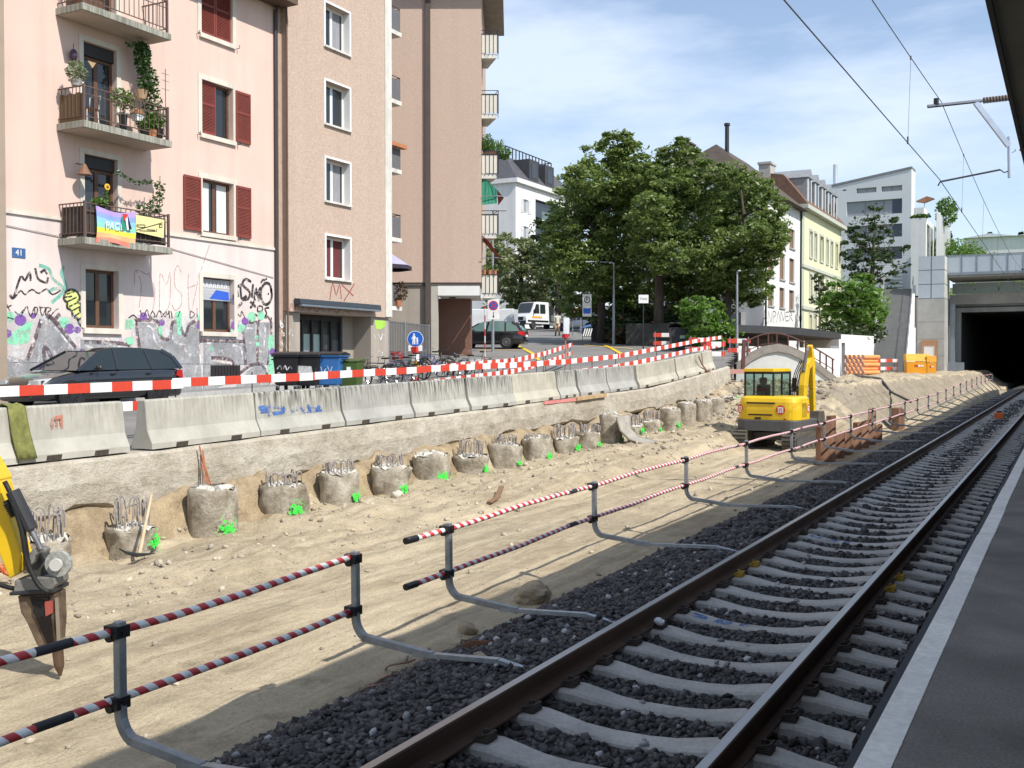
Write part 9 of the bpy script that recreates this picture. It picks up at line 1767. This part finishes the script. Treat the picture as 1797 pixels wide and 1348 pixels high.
# ------------------------------------------------------------------ trees
def tree(label, base, D, clumps, trunk, leafm, size, per=900, name='broadleaf_tree', depth=.9, aspect=.5, density=1.0, bark=None, group=None):
 """clumps: (u, v, r px, depth offset) of foliage masses round the limbs; trunk: list of (u, v, radius m)"""
 bark = bark or M('dark bark', (.065, .052, .04), .95, var=.35, scale=5, bump=.6, bscale=10, stretch=(1, 1, .3))
 t = thing(name, label, 'tree', base, group=group); q = MB(); T = [onD(u, v, D) for u, v, r in trunk]; q.tube([base - UP * .3] + T, [trunk[0][2] * 1.3] + [x[2] for x in trunk], 9); q.build('trunk', bark, t, W=True, smooth=True)
 q = MB(); P = []
 for i, (u, v, r) in enumerate(clumps):
  off = random.uniform(-1, 1) * depth * 3.2; c = onD(u, v, D + off); R_ = r / FPX * D
  j = min(range(len(T)), key=lambda k: (T[k] - c).length + (3 if T[k].z > c.z else 0)); a = T[j]; mid = a.lerp(c, .5) + Vector((0, 0, R_ * .25)); q.tube(smooth_path([a, mid, c], 3), [.11, .09, .075, .06, .05, .035, .02], 5)
  for k in range(3): e = c + Vector((random.gauss(0, .5), random.gauss(0, .5), random.gauss(.1, .4))) * R_; q.tube([mid.lerp(c, .4), e], [.03, .008], 4)
  n = int(per * density * (r / 36) ** 2 * random.uniform(.6, 1.1)); m = max(7, int(n / 62))
  sub = leaves_np(m, c[:], (R_ * 1.16, R_ * 1.16, R_ * 1.0), 1, .35)       # sprays: small flattened tufts, gaps between them
  P.append(leaves_np(n // 6, c[:], (R_ * 1.2, R_ * 1.2, R_ * 1.0), 1, .5))
  for sc in sub: P.append(leaves_np(int(n / m), sc, (R_ * .31, R_ * .31, R_ * .14), 1))
 q.build('limbs', bark, t, W=True, smooth=True); foliage('crown', np.concatenate(P), size, leafm, t, aspect); return t
LF1 = leafmat('robinia leaves', (.095, .15, .032), (.26, .34, .09), .5); LF2 = leafmat('dark tree leaves', (.03, .06, .018), (.075, .11, .035), .35); LF3 = leafmat('bright leaves', (.09, .19, .025), (.19, .33, .055), .45); LF4 = leafmat('flowering leaves', (.09, .14, .035), (.34, .36, .17), .4)
T1 = [(1085, 252, 26), (1060, 280, 34), (1105, 280, 34), (1030, 318, 40), (1085, 315, 42), (1120, 310, 30), (1008, 365, 40), (1060, 365, 46), (1112, 355, 40), (985, 405, 30), (1036, 415, 46), (1090, 410, 45), (975, 430, 24), (1000, 465, 40), (1050, 470, 46), (1100, 470, 42), (1015, 525, 38), (1060, 530, 42), (1105, 520, 40), (1130, 400, 36)]
T2 = [(1192, 268, 24), (1170, 290, 30), (1212, 290, 30), (1140, 322, 34), (1188, 335, 42), (1236, 318, 36), (1150, 375, 42), (1205, 385, 45), (1255, 350, 36), (1140, 430, 38), (1188, 445, 44), (1245, 415, 45), (1165, 500, 36), (1225, 490, 42), (1265, 460, 40), (1200, 520, 30)]
T3 = [(1282, 308, 26), (1320, 335, 34), (1350, 372, 34), (1372, 400, 18), (1300, 380, 45), (1335, 418, 38), (1285, 440, 45), (1345, 445, 26), (1262, 480, 36), (1310, 480, 38), (1330, 515, 24), (1282, 520, 32)]
tree('tall feathery green tree, left one of the big trees over the street', z_(1056, 66), 66, T1, [(1056, 560, .26), (1054, 500, .23), (1058, 430, .18), (1070, 360, .12), (1082, 290, .06)], LF1, .135, 2600)
tree('big feathery green tree with a dark forked trunk behind the taxi sign', z_(1156, 62), 62, T2, [(1156, 560, .30), (1157, 490, .27), (1160, 420, .2), (1178, 360, .13), (1190, 300, .06)], LF1, .13, 2500)
tree('dense green tree overlapping the white hip roofed house', z_(1292, 61), 61, T3, [(1275, 560, .24), (1280, 500, .2), (1290, 440, .15), (1305, 380, .1), (1300, 330, .05)], LF1, .13, 2500)
tree('pale flowering yellow green tree behind the lamp post', z_(915, 106), 106, [(885, 440, 30), (870, 475, 34), (912, 450, 34), (945, 445, 26), (905, 490, 40), (945, 490, 36), (975, 470, 24), (880, 520, 34), (925, 525, 30), (965, 515, 28), (985, 500, 18), (860, 440, 26)], [(915, 560, .3), (915, 510, .25), (915, 470, .15)], LF4, .20, 1900)
tree('dark tree between the flowering tree and the big trees', z_(975, 98), 98, [(955, 400, 26), (985, 380, 24), (960, 440, 28), (990, 440, 30), (985, 490, 30), (1010, 480, 26), (1000, 520, 30)], [(980, 560, .3), (980, 480, .22), (980, 420, .1)], LF2, .20, 1500)
tree('sparse dark tree before the modern white block', Vector((*onD(1530, 635, 108).xy, 4)), 108, [(1535, 378, 20), (1512, 400, 24), (1555, 402, 24), (1500, 430, 26), (1535, 432, 30), (1570, 440, 20), (1510, 462, 30), (1548, 468, 28), (1580, 470, 14), (1525, 498, 30), (1500, 500, 22), (1555, 500, 20)], [(1528, 560, .3), (1530, 500, .26), (1532, 450, .18), (1535, 400, .08)], LF2, .18, 1100)
tree('round bright green tree left of the stair', Vector((*onD(1495, 635, 82).xy, 2)), 82, [(1478, 512, 26), (1512, 508, 28), (1538, 528, 24), (1456, 534, 22), (1490, 540, 32), (1525, 550, 28), (1462, 556, 20), (1500, 566, 24), (1548, 548, 14), (1535, 565, 16)], [(1495, 590, .22), (1495, 560, .18), (1496, 535, .1)], LF3, .20, 1500)
tree('bright green leafy bush behind the grey street bin', z_(1240, 56), 56, [(1215, 545, 24), (1245, 540, 24), (1232, 568, 26), (1262, 572, 24), (1210, 575, 18), (1282, 590, 16), (1255, 592, 18), (1225, 592, 16)], [(1238, 600, .1), (1238, 575, .07), (1240, 555, .04)], LF3, .15, 1500, name='leafy_bush', depth=.35, aspect=.6)
tree('small climbing shrub against the yellow row house', Vector((*onD(1438, 635, 88).xy, 2)), 88, [(1436, 488, 10), (1440, 505, 12), (1436, 525, 12), (1442, 545, 12)], [(1438, 580, .08), (1438, 530, .05)], LF2, .22, 700, name='climbing_shrub', depth=.2)
def hedge(label, pts, leafm, n, name='shrub'):
 t = thing(name, label, 'shrub', pts[0][0]); foliage('foliage', np.concatenate([leaves_np(n, c[:], r, 1, .2) for c, r in pts]), .17, leafm, t); q = MB(); [q.tube([c - UP * r[2], c], .04, 5) for c, r in pts]; q.build('stems', M('dark bark', (.065, .052, .04), .95), t, W=True)
hedge('dark overgrown shrubs behind the low wall left of the taxi sign', [(onD(u, v, D), (1.3, 1.2, 1.1)) for u, v, D in ((1090, 580, 66), (1120, 560, 68), (1150, 570, 67), (1180, 555, 68), (1205, 565, 66))], LF2, 600)
hedge('reddish dark shrub at the foot of the lamp in the shade', [(onD(1088, 592, 64), (.8, .6, .6))], leafmat('reddish leaves', (.06, .045, .02), (.11, .07, .03)), 400)
hedge('dark shrubs below the bright green tree', [(onD(u, v, D), (1.5, 1.2, .8)) for u, v, D in ((1465, 582, 80), (1495, 588, 80), (1525, 585, 82))], LF2, 450)
hedge('low weeds and shrubs on the bridge parapet', [(Vector((x, 117, 9.7)), (1.3, .6, .45)) for x in np.arange(-9, 12, 2.2)], LF_ if False else LF1, 260, name='parapet_shrub')
hedge('green bushes on the bank above the tunnel', [(onD(u, v, 132), (3.0, 2.2, .8)) for u, v in ((1668, 446), (1690, 449), (1712, 452), (1740, 455), (1672, 430), (1684, 440))], LF3, 500, name='bank_bush')
for i, (u, v, h) in enumerate(((1664, 405, 34), (1737, 408, 26), (1792, 408, 22), (1700, 420, 14))):
 b_ = onD(u, v + h, 320); R_ = h / FPX * 320; t = thing('fir_tree', ('dark fir tree beside the white side block on the skyline', 'dark fir tree over the white hall roof', 'dark fir tree at the right edge of the skyline', 'small dark fir between two larger ones on the skyline')[i], 'tree', b_, group='fir trees on the skyline'); q = MB(); q.tube([b_, b_ + UP * R_], [.35, .1], 6); q.build('trunk', M('dark bark', (.065, .052, .04), .95), t, W=True); P = []
 for k in range(9): f = k / 9; P.append(leaves_np(120, (b_.x, b_.y, b_.z + R_ * (.12 + .88 * f)), (R_ * .42 * (1 - f) + .2, R_ * .42 * (1 - f) + .2, R_ * .07), 1))
 foliage('crown', np.concatenate(P), .6, leafmat('fir needles', (.012, .028, .016), (.03, .05, .03), .15), t)
# ------------------------------------------------------------------ overhead line
CU = M('contact wire', (.10, .085, .075), .5, .5); HW_ = 3.54
def cw(Y): return Vector((-2.72 + .020 * Y if Y < 22 else -2.28 - .004 * (Y - 22), Y, CZ + HW_))
def mw_(Y): base = abs(((Y - 22) % 42) / 42 - .5) * 2; return Vector((cw(Y).x * .9 - .2, Y, 7.08 - .35 * (1 - base ** 2)))
ow = thing('overhead_line', 'railway overhead wires running above the track', 'overhead wire', (-2.4, 22, 5.6))
q = MB(); q.tube([cw(y) for y in np.arange(-2, 190, 4)], .0085, 5); q.build('contact_wire', CU, ow, W=True)
q = MB(); q.tube([mw_(y) for y in np.arange(-2, 190, 2)], .0075, 5); q.build('messenger_wire', CU, ow, W=True)
for (u, v) in ((1580, 252), (1686, 372)):
 y = onZ(u, v, CZ + HW_).y; q = MB(); q.tube([cw(y), mw_(y)], .0035, 4); q.tube([cw(y) - UP * .02, cw(y) + UP * .10], .014, 5); q.tube([mw_(y) - UP * .03, mw_(y) + UP * .03], .014, 5); q.build('dropper', CU, ow, W=True)
for y in np.arange(34, 110, 7.5): q = MB(); q.tube([cw(y), mw_(y)], .0045, 4); q.build('dropper', CU, ow, W=True)
for y in (9.0, 1.5): q = MB(); q.tube([cw(y), mw_(y)], .0035, 4); q.build('dropper', CU, ow, W=True)
def cantilever(label, dY):
 D = 20.5; sh = Vector((0, dY, 0)); A = lambda u, v, o=0: onD(u, v, D + o) + sh
 tip, mid, ins0, ins1, root = A(1628, 187), A(1712, 178), A(1722, 177), A(1776, 171), A(1850, 163); d0, d1 = A(1712, 180), A(1770, 256)
 t = thing('wire_support', label, 'wire support', tip)
 q = MB(); q.tube([tip, ins0], .035, 8); q.tube([ins0, ins1], .02, 6); q.tube([ins1, root], .035, 8); q.build('bracket_tube', M('dark galvanised', (.22, .23, .25), .45, .7), t, W=True)
 q = MB(); n = 9
 for k in range(n): p = ins0.lerp(ins1, (k + 1) / (n + 1)); q.tube([p - (ins1 - ins0).normalized() * .012, p + (ins1 - ins0).normalized() * .012], .062, 10)
 q.build('insulator', M('brown insulator', (.17, .13, .11), .35), t, W=True)
 q = MB(); q.bar(d0, d1, .055, .10); q.build('strut', M('light galvanised', (.42, .47, .55), .4, .6), t, W=True)
 q = MB(); q.tube([A(1770, 240), A(1771, 312)], .028, 8); q.build('drop_tube', M('light galvanised', (.42, .47, .55), .4, .6), t, W=True)
 q = MB(); q.tube([A(1771, 300), A(1762, 303), A(1755, 298)], .012, 5); q.tube([A(1755, 298), A(1650, 319)], .018, 6); q.tube([A(1650, 319), A(1646, 326)], .014, 5); q.tube([A(1776, 268), A(1782, 265), A(1781, 262)], .008, 4); q.build('steady_arm', DARKSTEEL, t, W=True)
 q = MB(); c = A(1643, 182); q.tube([c - UP * .02, c + UP * .10], .05, 8); q.build('wire_clamp', DARKSTEEL, t, W=True)
 r2 = root + (root - ins1).normalized() * .9; q = MB(); q.tube([root, r2], .035, 8); q.box(r2.x - .1, r2.x + .1, r2.y - .1, r2.y + .1, 5.37, r2.z + .9); q.bar(Vector((r2.x, r2.y, 5.6)), A(1790, 262), .05, .05); q.build('mast', GALV, t, W=True)
cantilever('overhead wire bracket with a ribbed brown insulator against the sky', 0.0)
cantilever('farther overhead wire bracket low over the tunnel parapet', 42.0)
# ------------------------------------------------------------------ lettering becomes plain mesh
bpy.context.view_layer.update()
dg = bpy.context.evaluated_depsgraph_get()
for o in TEXTS:
 me = bpy.data.meshes.new_from_object(o.evaluated_get(dg)); par, mw, nm = o.parent, o.matrix_basis.copy(), o.name
 bpy.data.objects.remove(o, do_unlink=True)
 n = bpy.data.objects.new('lettering', me); COL.objects.link(n); n.parent = par; n.matrix_basis = mw; n['kind'] = 'stuff'
